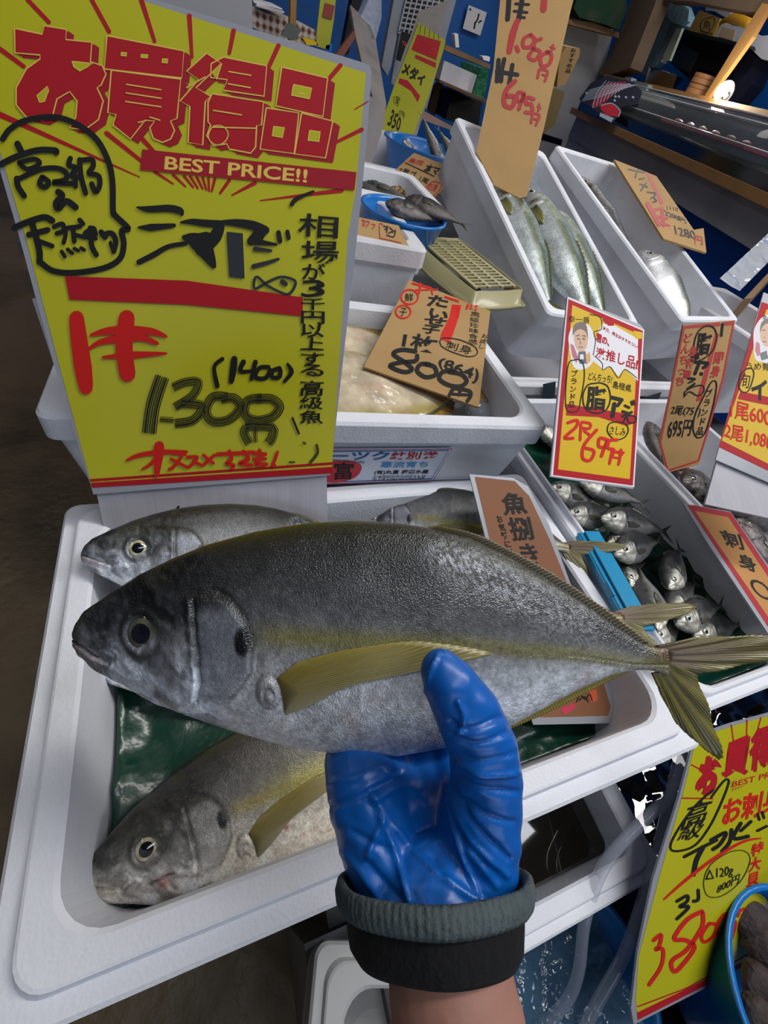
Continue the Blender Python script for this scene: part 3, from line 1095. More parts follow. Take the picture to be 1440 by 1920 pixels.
for sn, tl, z, L, up, lab in AJ:
    a = Zp(*sn, z)
    d = Zp(*tl, z - 0.03) - a
    d = d / np.linalg.norm(d) * L
    r = lay_fish('horse_mackerel', lab, 'fish', a, a + d, up, GA)
    if aj0 is None:
        aji_parts(K_AJI, r)
        aj0 = r
    else:
        for ch in aj0.children:
            c = ch.copy()
            COL.objects.link(c)
            c.parent = r
g0 = None
GR = [((1330, 916), (1440, 950), .985, .21, (0, -.7, 1), 'grey grunt with a big green-rimmed eye lying on top by the white board'),
      ((1278, 900), (1320, 915), .945, .19, (0, -.4, 1), 'pinkish grey fish head poking out below the red-edged cardboard'),
      ((1368, 945), (1470, 985), .955, .2, (.1, -.5, 1), 'pale pink-bellied fish crossing under the big-eyed grunt'),
      ((1372, 965), (1445, 1060), .945, .2, (.2, -.3, 1), 'black wet fish beside the top of the sashimi sign'),
      ((1420, 1000), (1500, 1080), .940, .2, (.2, -.3, 1), 'dark round fish cut by the right edge above the sashimi sign'),
      ((1300, 935), (1365, 950), .935, .15, (0, -.3, 1), 'brown fish back just above the corner of the sashimi sign'),
      ((1215, 790), (1245, 870), .93, .15, (0, -.3, 1), 'dark fish left of the foot of the red-edged cardboard'),
      ((1240, 850), (1290, 900), .93, .15, (0, -.3, 1), 'dark fish under the foot of the red-edged cardboard')]
for sn, tl, z, L, up, lab in GR:
    a = Zp(*sn, z)
    d = Zp(*tl, z - 0.03) - a
    d = d / np.linalg.norm(d) * L
    r = lay_fish('grunt_fish', lab, 'fish', a, a + d, up, 'dark fish in the box behind the sashimi sign')
    if g0 is None:
        aji_parts(K_GRUNT, r, iris=(0.06, 0.07, 0.03))
        g0 = r
    else:
        for ch in g0.children:
            c = ch.copy()
            COL.objects.link(c)
            c.parent = r

# ---- yellowtails in the tilted box
YT = [(0, 60), (8, 52), (50, 34), (120, 16), (220, 8), (340, 16), (440, 38), (500, 52)]
YB = [(0, 64), (8, 74), (60, 92), (130, 106), (230, 112), (340, 100), (440, 76), (500, 66)]
YK = [(0, 4), (25, 18), (90, 34), (200, 40), (320, 32), (430, 14), (500, 6)]
ST, SB, SK = [(x, 62 + (y - 62) * 1.75) for x, y in YT], [(x, 62 + (y - 62) * 1.75) for x, y in YB], [(x, y * 1.6) for x, y in YK]
YT, YB, YK = [[(x, 62 + (y - 62) * 1.22) for x, y in YT], [(x, 62 + (y - 62) * 1.22) for x, y in YB], [(x, y * 1.2) for x, y in YK]]


def yt_disp(x, y):
    d = 3.0 * sm(122, 112, x + (y - 60) ** 2 / 200) * sm(50, 70, x)
    d -= 2.5 * np.exp(-(pdist(x, y, [(-2, 66), (30, 72), (48, 76)]) / 2.5) ** 2)
    d -= 2.5 * np.exp(-(pdist(x, y, [(92, 30), (96, 60), (88, 92)]) / 2.5) ** 2)
    return d


def yt_col(x, y, t, seed):
    c = mix((0.07, 0.13, 0.12), (0.60, 0.66, 0.66), sm(0.26, 0.50, t)) * (0.65 + 0.7 * vnoise(x, y, 22, seed + 1))[:, None]
    c = mix(c, (0.24, 0.26, 0.06), np.exp(-((t - 0.30) / 0.05) ** 2) * 0.7)
    c = mix(c, (0.12, 0.02, 0.015), np.exp(-(np.hypot((x - 104) / 9, (y - 72) / 20)) ** 2) * 0.9)
    c = mix(c, (0.01, 0.01, 0.01), np.exp(-(pdist(x, y, [(-2, 66), (30, 72), (48, 76)]) / 1.8) ** 2) * 0.8)
    hd = sm(100, 70, x)
    return c * (1 - hd * 0.35 * vnoise(x, y, 12, seed + 5))[:, None]


def yt_parts(K, root, fc=(0.10, 0.10, 0.03)):
    K.body(root, 150, 60, SKINF)
    K.eye(root, 52, 58, 6, 10, 13, EYE, iris=(0.4, 0.4, 0.3), bulge=0.4)
    K.fin(root, 'tail_fin', [(494, 54), (502, 60), (494, 67)], [(580, 0), (530, 56), (532, 62), (582, 122)], FIN, fc, (0.16, 0.14, 0.04), 18, rag=0.12, nv=8, thick=0.004)
    K.fin(root, 'dorsal_fin', [(240, -2), (320, 4), (400, 22), (480, 43)], [(250, -16), (330, -8), (405, 14), (484, 39)], FIN, fc, fc, 16, rag=0.3, nv=4, thick=0.004)
    for sd in (1, -1):
        K.fin(root, 'pectoral_fin', [(122, 72), (126, 82), (124, 90)], [(160, 66), (200, 80), (160, 96), (132, 94)], FIN, fc, (0.3, 0.28, 0.1), 10,
              z=(lambda X, Y, v, sd=sd: sd * (K.surf(X, Y) + 3)), nv=5, thick=0.003)


K_YT = Kind(0, 500, 62, YT, YB, YK, yt_col, yt_disp)
K_DK = Kind(0, 500, 62, YT, YB, YK, lambda x, y, t, s: mix((0.006, 0.007, 0.009), (0.03, 0.032, 0.036), sm(0.4, 0.8, t)) * (0.6 + 0.8 * vnoise(x, y, 20, s))[:, None], yt_disp)
K_SLV = Kind(0, 500, 62, ST, SB, SK, lambda x, y, t, s: mix((0.16, 0.18, 0.12), (0.72, 0.73, 0.75), sm(0.12, 0.42, t)) * (0.7 + 0.6 * vnoise(x, y, 24, s))[:, None], yt_disp)


def loc_in(M, x, y, z):
    return np.array(M)[:3, :3] @ np.array([x, y, z]) + np.array(M)[:3, 3]


def dir_in(M, x, y, z):
    return np.array(M)[:3, :3] @ np.array([x, y, z])


y0 = None
for (a, c, up, lab) in (((.080, .45, -.030), (.062, .07, -.030), (-.45, 0, .8), 'blue-green yellowtail against the left wall of the tilted box'),
                        ((.155, .44, -.018), (.150, .03, -.018), (-.5, 0, .8), 'middle yellowtail with a red gill and its tail over the box front'),
                        ((.238, .42, -.030), (.235, .06, -.030), (-.5, 0, .8), 'yellowtail against the right wall of the tilted box')):
    r = lay_fish('yellowtail', lab, 'fish', loc_in(MA, *a), loc_in(MA, *c), dir_in(MA, *up), 'yellowtails in the tilted foam box')
    if y0 is None:
        yt_parts(K_YT, r)
        y0 = r
    else:
        for ch in y0.children:
            c2 = ch.copy()
            COL.objects.link(c2)
            c2.parent = r
r = lay_fish('silver_fish', 'large silver fish nose up in the tilted box left of the cardboard 1280 price', 'fish', loc_in(MBx, .150, .285, -.035), loc_in(MBx, .150, -.005, -.070), dir_in(MBx, -.5, 0, .85))
K_SLV.body(r, 150, 60, SKINF)
K_SLV.eye(r, 52, 58, 6, 10, 13, EYE, iris=(0.4, 0.4, 0.3), bulge=0.4)
r = lay_fish('black_fish', 'black glossy fish along the left wall of the tilted box under the cardboard 1280 price', 'fish', loc_in(MBx, .09, .60, -.05), loc_in(MBx, .045, .14, -.075), dir_in(MBx, -.6, 0, .8))
K_DK.body(r, 120, 50, SKINF)
K_DK.eye(r, 52, 58, 6, 10, 13, EYE, iris=(0.2, 0.2, 0.2), bulge=0.4)


# ---- flatfish, pale side up
def flat_col(x, y, t, seed):
    n = vnoise(x, y, 50, seed)
    c = mix((0.70, 0.60, 0.42), (0.60, 0.50, 0.36), n) * (0.8 + 0.35 * vnoise(x, y, 14, seed + 1))[:, None]
    e = np.minimum(t, 1 - t)
    c = mix(c, (0.36, 0.28, 0.07), sm(0.22, 0.06, e + (n - 0.5) * 0.1) * 0.9)
    c = mix(c, (0.02, 0.018, 0.012), sm(0.035, 0.0, e) * 0.8)
    c = mix(c, (0.55, 0.30, 0.22), sm(0.6, 0.8, vnoise(x, y, 40, seed + 5)) * 0.4)
    return c


FT = [(0, 98), (10, 70), (60, 30), (150, 0), (260, -6), (360, 30), (430, 78), (460, 88)]
FB = [(0, 104), (12, 130), (60, 166), (150, 200), (260, 206), (360, 170), (430, 122), (460, 112)]
FK = [(0, 4), (40, 16), (150, 24), (280, 22), (400, 10), (460, 5)]
K_FLAT = Kind(0, 460, 100, FT, FB, FK, flat_col, lambda x, y: (vnoise(x, y, 60, 3, 1) - 0.5) * 6, 0.6)
SKW = fish_mat('slimy_pale_skin', 0.0, 0.2, 30, 0.35)
ff = None
for sn, tl, L, up, lab in (((.00, 0.505, 1.052), (0.335, 0.505, 1.048), .385, (0, -.05, 1), 'large cream flatfish lying in front under the 800 yen cardboard'),
                           ((-.02, 0.605, 1.052), (0.33, 0.602, 1.048), .37, (0, -.12, 1), 'pale flatfish with an orange fin edge at the back of its box'),
                           ((-.10, 0.53, 1.032), (0.20, 0.56, 1.03), .30, (0, -.05, 1), 'flatfish mostly hidden behind the big yellow sign')):
    a, c = np.array(sn), np.array(tl)
    c = a + (c - a) / np.linalg.norm(c - a) * L
    r = lay_fish('flatfish', lab, 'fish', a, c, up, 'flatfish in the box behind the jacks')
    if ff is None:
        K_FLAT.body(r, 130, 60, SKW)
        oc, dk = (0.45, 0.26, 0.05), (0.03, 0.028, 0.02)
        K_FLAT.fin(r, 'upper_fringe_fin', [(60, 30), (150, 0), (260, -6), (360, 30), (425, 74)], [(50, 12), (150, -32), (265, -40), (385, 6), (430, 68)], FIN, oc, dk, 50, rag=0.15, nv=6, thick=0.004)
        K_FLAT.fin(r, 'lower_fringe_fin', [(60, 166), (150, 200), (260, 206), (360, 170), (425, 126)], [(50, 184), (150, 232), (265, 240), (385, 194), (430, 132)], FIN, oc, dk, 50, rag=0.15, nv=6, thick=0.004)
        K_FLAT.fin(r, 'tail_fin', [(456, 88), (460, 100), (456, 112)], [(520, 66), (532, 100), (520, 134)], FIN, oc, dk, 14, nv=6, thick=0.004)
        ff = r
    else:
        for ch in ff.children:
            c2 = ch.copy()
            COL.objects.link(c2)
            c2.parent = r


# ================================================================ the hand that holds the fish
def cw(p):
    """camera-space pixel and depth to the world"""
    return Dp(*p)


SKN = mat('skin', 'a07466', 0.5, bump=0.25, bscale=160, bdist=0.001, sss=0.15, spots=0.3, sscale=18, scol='9c6a5c')
GLV = mat('blue_nitrile_glove', '045ab0', 0.38, coat=0.25, coat_rough=0.3, bump=0.35, bscale=55, bdist=0.0012, stretch=(1, 1, 1))
HAND = [  # chains of (px, py, depth, radius in metres)
    [(885, 2716, .133, .037), (865, 2141, .162, .0335), (858, 1920, .177, .0315), (838, 1800, .186, .030), (815, 1700, .196, .0290)],
    [(776, 1760, .190, .0165), (764, 1690, .198, .0170), (712, 1580, .210, .0195), (688, 1490, .220, .0200), (668, 1430, .232, .0170)],
    [(790, 1740, .194, .022), (772, 1600, .216, .0200), (745, 1500, .228, .0185), (720, 1430, .240, .0150)],
    [(800, 1740, .194, .022), (820, 1600, .218, .0200), (800, 1500, .232, .0180), (780, 1430, .245, .0145)],
    [(840, 1740, .194, .022), (860, 1600, .214, .0200), (855, 1500, .230, .0180), (838, 1430, .245, .0150)],
    [(862, 1760, .190, .0165), (872, 1690, .196, .0178), (893, 1600, .203, .0195), (905, 1530, .203, .0180), (912, 1465, .199, .0162), (905, 1400, .193, .0150), (878, 1340, .187, .0140), (845, 1285, .183, .0112), (827, 1256, .183, .0085)],
    [(664, 1440, .238, .0150), (645, 1370, .266, .0100), (636, 1300, .282, .0090), (640, 1240, .283, .0082), (650, 1205, .279, .0070)],
    [(716, 1440, .243, .0140), (706, 1360, .272, .0102), (700, 1270, .290, .0094), (704, 1195, .289, .0086), (712, 1150, .283, .0074)],
    [(768, 1440, .246, .0140), (764, 1355, .276, .0104), (762, 1255, .294, .0096), (766, 1170, .292, .0088), (772, 1125, .286, .0076)],
    [(828, 1440, .246, .0140), (826, 1360, .276, .0102), (824, 1270, .292, .0094), (826, 1195, .290, .0086), (830, 1155, .284, .0074)],
]


def blob(name, chains, extra, m, voxel, smooth, skip=()):
    bm = bmesh.new()
    for ci, ch in enumerate(chains):
        if ci in skip:
            continue
        P = [(Vector(cw(p[:3])), p[3] + extra) for p in ch]
        Q = []
        for (a, ra), (b, rb) in zip(P[:-1], P[1:]):
            n = max(2, int((b - a).length / (min(ra, rb) * 0.25)))
            Q += [(a.lerp(b, k / n), ra + (rb - ra) * k / n) for k in range(n)]
        Q.append(P[-1])
        for c, r in Q:
            bmesh.ops.create_icosphere(bm, subdivisions=3, radius=r, matrix=Matrix.Translation(c))
    me = bpy.data.meshes.new(name)
    bm.to_mesh(me)
    bm.free()
    o = bpy.data.objects.new(name, me)
    COL.objects.link(o)
    md = o.modifiers.new('r', 'REMESH')
    md.mode = 'VOXEL'
    md.voxel_size = voxel
    sd = o.modifiers.new('s', 'SMOOTH')
    sd.iterations = smooth
    sd.factor = 0.5
    bpy.context.view_layer.update()
    m2 = bpy.data.meshes.new_from_object(o.evaluated_get(bpy.context.evaluated_depsgraph_get()))
    o.modifiers.clear()
    o.data = m2
    m2.materials.clear()
    m2.materials.append(m)
    m2.polygons.foreach_set('use_smooth', [True] * len(m2.polygons))
    return o


arm = blob('person', HAND, -0.0034, SKN, 0.0016, 6)
tag(arm, 'person, right hand and bare forearm reaching in from below to hold up the big fish', 'person')
glove = blob('glove', HAND, 0.0006, GLV, 0.0012, 14)
glove['label'] = 'thin creased blue nitrile glove'
# cut the glove at the wrist, then press creases into it
bm = bmesh.new()
bm.from_mesh(glove.data)
axis = RM @ np.array([-0.02, -0.88, 0.475])
axis /= np.linalg.norm(axis)
WC = cw((815, 1690, .196))
dead = [v for v in bm.verts if (np.array(v.co) - WC) @ axis < -0.004]
bmesh.ops.delete(bm, geom=dead, context='VERTS')
bm.normal_update()
CRE = [([(845, 1352), (880, 1368), (940, 1345)], 5, -1.1), ([(848, 1378), (895, 1396), (958, 1370)], 5, -1.0), ([(850, 1412), (905, 1428), (966, 1412)], 5, -0.8),
       ([(862, 1432), (915, 1452), (970, 1450)], 5, 1.0), ([(858, 1455), (915, 1482), (972, 1486)], 5, -1.0), ([(822, 1226), (806, 1262), (797, 1300)], 3, 1.0),
       ([(860, 1318), (870, 1345), (862, 1372)], 4, 0.9), ([(620, 1512), (690, 1486), (755, 1448)], 5, -1.4), ([(618, 1470), (680, 1455), (740, 1425)], 5, 0.8),
       ([(846, 1470), (890, 1545), (955, 1612)], 5, -1.0), ([(838, 1478), (880, 1570), (950, 1640)], 5, 0.8), ([(836, 1500), (868, 1600), (898, 1690)], 4, 1.5),
       ([(698, 1490), (745, 1560), (815, 1630), (895, 1690)], 6, 1.5), ([(712, 1530), (745, 1610), (765, 1690)], 5, 1.3), ([(715, 1540), (690, 1605)], 5, 1.1), ([(700, 1500), (760, 1470)], 5, 1.2),
       ([(690, 1620), (760, 1700)], 7, -0.8), ([(660, 1560), (720, 1590)], 6, -0.8), ([(800, 1560), (806, 1590), (830, 1640)], 5, -1.3), ([(870, 1500), (915, 1530), (965, 1545)], 5, -0.9),
       ([(880, 1595), (930, 1660)], 6, 0.8), ([(640, 1600), (690, 1650), (720, 1700)], 6, 0.8)]
V = np.array([v.co[:] for v in bm.verts])
Nn = np.array([v.normal[:] for v in bm.verts])
q = (V - CAM) @ RM
px, py = 720 + FPX * q[:, 0] / q[:, 2], 960 + FPX * q[:, 1] / q[:, 2]
face = np.clip(-(Nn @ RM[:, 2]), 0, 1) ** 0.5
d = np.zeros(len(V))
for pts, w_, amp in CRE:
    pl_ = crom([np.array(p_, float) for p_ in pts], 5)
    ds = pdist(px, py, [tuple(p_) for p_ in pl_])
    d += amp * 0.0019 * np.exp(-(ds / (w_ * 1.1)) ** 2)
d += (vnoise(px, py, 60, 3) - 0.5) * 0.003 * sm(1350, 1500, py) + (vnoise(px, py, 30, 8, 1) - 0.5) * 0.0012
d -= 0.003 * np.exp(-(pdist(px, py, [(775, 1430), (800, 1520), (815, 1600)]) / 32) ** 2)
V2 = V + Nn * (d * face)[:, None]
for v, c in zip(bm.verts, V2):
    v.co = c
bm.to_mesh(glove.data)
bm.free()
child(glove, arm)

# black wristband with grey ribbed edge
e1 = np.cross(axis, RM @ np.array([0, 0, -1.0]))
e1 /= np.linalg.norm(e1)
e2 = np.cross(axis, e1)


def rings(parts, n=72, rib=0.0):
    V, F = [], []
    for off, r, dx in parts:
        for k in range(n):
            a = 2 * PI * k / n
            wob = 1 + rib * abs(math.sin(45 * a)) + 0.018 * math.sin(3 * a + off * 90) + 0.01 * math.sin(7 * a)
            V.append(WC + axis * off + e1 * (r * math.cos(a) * wob + dx) + e2 * r * math.sin(a) * wob * 0.93)
    for i in range(len(parts) - 1):
        for k in range(n):
            F.append((i * n + k, i * n + (k + 1) % n, (i + 1) * n + (k + 1) % n, (i + 1) * n + k))
    return V, F


BLKF = mat('black_fleece', '08080a', 0.95, bump=0.5, bscale=300)
GRYF = mat('grey_ribbed_knit', '4a5558', 0.95, bump=0.9, bscale=260, bdist=0.002, spots=0.4, sscale=60, scol='22282a')
V, F = rings([(-0.016, 0.0310, 0.0), (-0.0175, 0.0355, 0.0), (-0.014, 0.0385, 0), (-0.008, 0.0400, 0), (0.002, 0.0415, 0), (0.006, 0.0412, 0), (0.004, 0.0385, 0), (-0.006, 0.0350, 0), (-0.0155, 0.0305, 0)])
wb = mesh('wristband', V, F, BLKF, arm, True)
wb['label'] = 'black fleece wristband with grey ribbed edge'
V, F = rings([(0.000, 0.0405, 0), (-0.0015, 0.0430, 0), (0.0005, 0.0450, 0), (0.0045, 0.0460, 0), (0.0085, 0.0452, 0), (0.0095, 0.0432, 0), (0.007, 0.0408, 0), (0.000, 0.0405, 0)], 360, 0.012)
V = [np.array(v) * 1.0 for v in V]
tr = mesh('wristband_edging', V, F, GRYF, wb, True)
tr['label'] = 'grey ribbed knit edging'


# ================================================================ signs
def pxs(ox, oy, s, pts):
    """crop coordinates to photograph pixels"""
    return [(ox + x / s, oy + y / s) for x, y in pts]


# ---- the big yellow price sheet
PM = plane((-0.112, 0.479, 1.375), (0.141, 0.470, 1.375), (0.136, 0.349, 1.028))
A = lambda *p: pxs(0, 0, 2.0, p)
B_ = lambda *p: pxs(0, 440, 2.0, p)
C_ = lambda *p: pxs(0, 220, 4.0, p)
D_ = lambda *p: pxs(220, 350, 3.4286, p)
E_ = lambda *p: pxs(100, 560, 2.6667, p)
sg = Sheet('price_sign', PM, [(-66, -108), (300, 2), (680, 117), (692, 122), (697, 134), (685, 290), (670, 440), (645, 660), (619, 891), (175, 927), (100, 680), (35, 440), (0, 320)], 0.0025, LAM,
           'big bright yellow handwritten price sheet, 1300 yen, standing in the near box', 'price sign', part='laminate_sheet')
sg.poly([(-52, -96), (280, 6), (686, 137), (667, 357), (652, 440), (622, 882), (172, 911), (110, 680), (47, 440), (0, 283)], YEL, 1, 'yellow_print_face')
sg.poly([(625, 871), (170, 903), (168, 898), (626, 866)], RED, 2)
sg.poly([(623, 887), (173, 914), (170, 905), (624, 875)], RED, 2)
# rays
for a, b, w0, w1 in (((52, 0), (92, 42), 8, 8), ((172, 0), (205, 60), 8, 8), ((265, 0), (290, 78), 9, 7), ((355, 30), (360, 108), 9, 6), ((438, 58), (430, 100), 9, 7), ((522, 86), (502, 130), 9, 8),
                     ((638, 123), (615, 150), 9, 8), ((678, 243), (628, 268), 8, 6), ((0, 92), (45, 125), 9, 8), ((0, 215), (262, 332), 11, 2), ((200, 250), (265, 302), 9, 7), ((268, 262), (290, 286), 9, 7),
                     ((290, 322), (325, 345), 6, 3), ((325, 328), (348, 350), 6, 3), ((345, 330), (362, 351), 5, 4), ((357, 331), (371, 353), 5, 4), ((369, 332), (380, 354), 5, 4), ((380, 333), (387, 356), 5, 4),
                     ((391, 334), (392, 358), 5, 4), ((403, 335), (397, 359), 6, 4), ((430, 338), (413, 362), 7, 5), ((478, 343), (435, 366), 8, 3), ((640, 357), (488, 376), 9, 2), ((665, 205), (690, 190), 2, 2)):
    sg.stroke([a, b], [w0, w1], RED, 1.6, smooth=False, part='red_rays')
# title: heavy red letters with pale outline on a darker drop edge
TT = []
TT.append(A((56, 108), (160, 130), (168, 98), (250, 112), (248, 150), (345, 160), (340, 232), (385, 248), (398, 280), (380, 320), (365, 330), (388, 380), (370, 450), (318, 488), (262, 480), (285, 440), (290, 380), (262, 345),
            (215, 372), (200, 430), (160, 452), (100, 440), (62, 395), (62, 330), (100, 260), (152, 222), (152, 208), (58, 200)))
TT.append(A((402, 135), (690, 192), (682, 294), (392, 260)))
TT.append(A((418, 264), (678, 298), (664, 445), (640, 455), (655, 490), (640, 522), (610, 535), (575, 520), (562, 480), (580, 455), (545, 452), (490, 522), (424, 470), (436, 430), (405, 424)))
TT.append(A((775, 200), (830, 240), (735, 330), (790, 362), (770, 382), (760, 545), (705, 535), (712, 400), (675, 380), (745, 300), (700, 268)))
TT.append(A((838, 215), (1000, 248), (990, 362), (838, 340), (852, 300), (790, 292), (792, 240)))
TT.append(A((795, 352), (988, 382), (980, 470), (962, 472), (958, 552), (940, 575), (860, 560), (850, 540), (800, 548), (775, 510), (790, 470), (780, 458), (780, 385)))
TT.append(A((1056, 252), (1228, 294), (1210, 438), (1034, 398)))
TT.append(A((998, 405), (1120, 424), (1103, 577), (975, 560)))
TT.append(A((1130, 424), (1247, 455), (1220, 593), (1104, 578)))
for q in TT:
    q = [np.array(p) for p in q]
    for k, off in enumerate(((14, 9), (10, 6), (6, 4))):
        sg.poly([tuple(p + off) for p in q], DRED, 1.7, 'title_drop_edge')
for q in TT:
    sg.poly(q, RED, 2.2, 'title_letters')
    sg.stroke(q, 2.6, LYEL, 2.5, closed=True, smooth=False, part='title_outline')
for q in (A((150, 385), (140, 360), (180, 325), (184, 340), (168, 382)), A((272, 232), (350, 240), (330, 252), (300, 268), (278, 252)), A((456, 198), (476, 200), (474, 212), (455, 210)), A((530, 206), (556, 208), (554, 219), (529, 217)),
          A((610, 222), (630, 224), (628, 238), (608, 236)), A((1100, 318), (1168, 332), (1160, 372), (1092, 358)), A((1026, 475), (1066, 480), (1058, 517), (1020, 510)), A((1160, 490), (1200, 495), (1195, 532), (1154, 527)),
          A((795, 272), (832, 240), (812, 300))):
    sg.poly(q, YEL, 2.7, 'title_counters')
    sg.stroke(q, 2.0, LYEL, 2.8, closed=True, smooth=False, part='title_outline')
for q in (A((475, 318), (604, 338)), A((474, 350), (604, 370)), A((472, 382), (604, 402)), A((858, 270), (940, 284)), A((856, 316), (938, 330)), A((800, 415), (905, 432)), A((700, 330), (770, 290)), A((800, 478), (960, 482)), A((1118, 350), (1140, 354)), A((562, 440), (600, 452)), A((520, 460), (545, 455))):
    sg.stroke(q, 2.4, LYEL, 2.8, smooth=False, part='title_outline')
sg.stroke(crom(A((782, 505), (800, 475), (835, 475), (855, 500), (845, 530), (815, 545), (788, 530)), 5, True), 2.0, LYEL, 2.8, closed=True, smooth=False, part='title_outline')
sg.poly([(267, 280), (668, 323), (664, 357), (263, 319)], DRED, 2.2, 'banner')
sg.text('BEST PRICE!!', [(310, 293), (577, 318), (575, 343), (308, 318)], LYEL, 2.6, 'banner_lettering', bold=0.022)
# marker writing, upper left balloon
K = lambda pts, w, m=BLK, **k: sg.stroke(pts, w, m, 3, 'handwriting', **k)
K(C_((25, 165), (80, 90), (200, 25), (400, 0), (560, 45), (720, 160), (810, 320), (845, 480), (850, 700), (870, 740), (965, 835), (915, 850), (930, 950), (900, 1060), (780, 1130), (560, 1165), (400, 1150), (300, 1080)), 11)
for pts, w in ((((135, 200), (165, 260)), 12), (((10, 355), (120, 300), (280, 250), (410, 250), (425, 265)), 12), (((150, 340), (260, 315), (300, 350), (210, 390), (150, 345)), 9), (((130, 470), (260, 410), (340, 385), (440, 385), (500, 420), (490, 470), (400, 490), (560, 500)), 10),
               (((130, 460), (140, 520), (185, 590)), 11), (((320, 450), (300, 500), (340, 525), (370, 490), (330, 455)), 10), (((530, 310), (520, 360), (570, 380), (540, 440), (590, 450)), 10), (((560, 400), (570, 520)), 9), (((600, 320), (610, 440), (645, 570)), 10),
               (((610, 325), (690, 320), (700, 370), (670, 420), (740, 440), (750, 510), (720, 560), (690, 500)), 10), (((440, 560), (470, 590), (425, 640), (440, 685), (500, 630), (570, 675)), 12),
               (((110, 830), (200, 790), (330, 750), (395, 775)), 12), (((220, 880), (300, 860), (360, 845)), 11), (((245, 800), (275, 900), (300, 1010), (300, 1085)), 12), (((300, 930), (395, 965)), 9), (((410, 820), (470, 800), (480, 850), (430, 870)), 9), (((470, 800), (495, 870), (480, 940)), 8),
               (((510, 830), (600, 820)), 9), (((550, 830), (560, 930)), 9), (((600, 770), (625, 800)), 9), (((560, 880), (640, 900)), 8), (((640, 870), (700, 830), (720, 880)), 9), (((680, 830), (690, 960), (725, 1030)), 10), (((650, 900), (720, 910)), 8), (((760, 860), (790, 900)), 10),
               (((770, 880), (840, 870), (870, 930), (855, 1005)), 10), (((830, 940), (850, 1000)), 7), (((465, 1005), (490, 1045)), 7), (((510, 990), (545, 1020)), 7), (((560, 985), (590, 1000)), 7), (((610, 980), (635, 995)), 7)):
    K(C_(*pts), w)
# shima-aji
for pts, w in ((((125, 132), (200, 145), (330, 140), (400, 155), (415, 175)), [2, 12, 14, 14, 8]), (((135, 262), (220, 262), (365, 250)), [3, 14, 8]), (((140, 485), (230, 440), (330, 385), (440, 365)), [10, 11, 9, 8]),
               (((410, 230), (480, 225), (560, 235), (660, 240)), [4, 11, 14, 14]), (((660, 250), (630, 320), (560, 390)), [18, 24, 26]), (((430, 325), (500, 345), (560, 400), (620, 510)), [9, 30, 34, 10]), (((440, 330), (570, 330)), [8, 24]),
               (((650, 230), (760, 232), (870, 250), (950, 280)), [6, 14, 18, 16]), (((940, 275), (900, 320), (860, 350)), [16, 24, 16]), (((860, 350), (1020, 372)), [14, 5]), (((1035, 295), (1045, 350)), 9), (((1092, 290), (1100, 330)), 8)):
    K(D_(*pts), w, smooth=True)
GINK = mat('worn_marker', '24282c', 0.45)
sg.poly(D_((702, 290), (806, 300), (818, 590), (720, 578)), GINK, 3, 'handwriting')
for pts, w in ((((885, 400), (985, 412)), [9, 6]), (((875, 512), (960, 490), (1035, 465)), [9, 8, 5]), (((945, 620), (900, 580), (880, 600), (885, 655), (960, 615), (1050, 580), (1135, 600), (1140, 640), (1100, 690), (1040, 675), (945, 625)), 5), (((1060, 610), (1080, 625)), 9)):
    K(D_(*pts), w, GINK)
K(D_((1120, 115), (1150, 80), (1260, 30)), [8, 8, 4])
# red band
sg.poly(B_((245, 155), (700, 172), (1135, 235), (1135, 305), (700, 262), (262, 243)), RED, 2.2, 'red_brush_band')
# vertical note, written character by character
sg.text('相', D_((1165, 170), (1420, 190), (1415, 335), (1160, 320)), BLK, 3, 'handwriting', bold=0.012, wob=0.02)
sg.text('場', D_((1180, 345), (1425, 350), (1420, 500), (1180, 490)), BLK, 3, 'handwriting', bold=0.012, wob=0.02)
for ch, y0, y1 in (('が', 493, 524), ('3', 524, 556), ('千', 558, 580), ('円', 582, 606), ('以', 606, 632), ('上', 632, 655), ('す', 660, 682), ('る', 682, 704), ('高', 712, 742), ('級', 742, 766), ('魚', 768, 793)):
    cx = 588 - (y0 - 500) * 0.016
    sg.text(ch, [(cx - 22, y0), (cx + 22, y0 + 1), (cx + 21, y1 + 1), (cx - 23, y1)], BLK, 3, 'handwriting', bold=0.014, wob=0.03)
K([(548, 783), (560, 812)], 4)
# one fish
K(E_((118, 95), (130, 200), (150, 340), (165, 442)), [27, 31, 33, 26], REDP, smooth=True)
K(E_((368, 95), (355, 240), (372, 375)), [30, 32, 30], REDP)
K(E_((190, 180), (280, 160), (400, 158), (500, 165), (565, 188)), [5, 15, 18, 13, 5], REDP)
K(E_((178, 250), (240, 215), (330, 200), (440, 195), (520, 222)), [5, 11, 16, 13, 7], REDP)
K(E_((250, 292), (400, 280), (565, 272)), [5, 14, 4], REDP)
# (1400) and 1300 yen
for pts, w in ((((845, 300), (805, 340), (820, 435)), [8, 7, 9]), (((905, 300), (900, 350), (890, 410)), [12, 13, 10]), (((950, 315), (935, 360), (990, 360)), [10, 8, 6]), (((1010, 315), (990, 400)), [9, 7]),
               (((1075, 340), (1030, 345), (1010, 390), (1060, 395), (1085, 355)), 8), (((1130, 345), (1095, 360), (1095, 390), (1130, 390), (1135, 355)), 8), (((1170, 325), (1190, 365), (1155, 412)), [5, 9, 6])):
    K(E_(*pts), w)


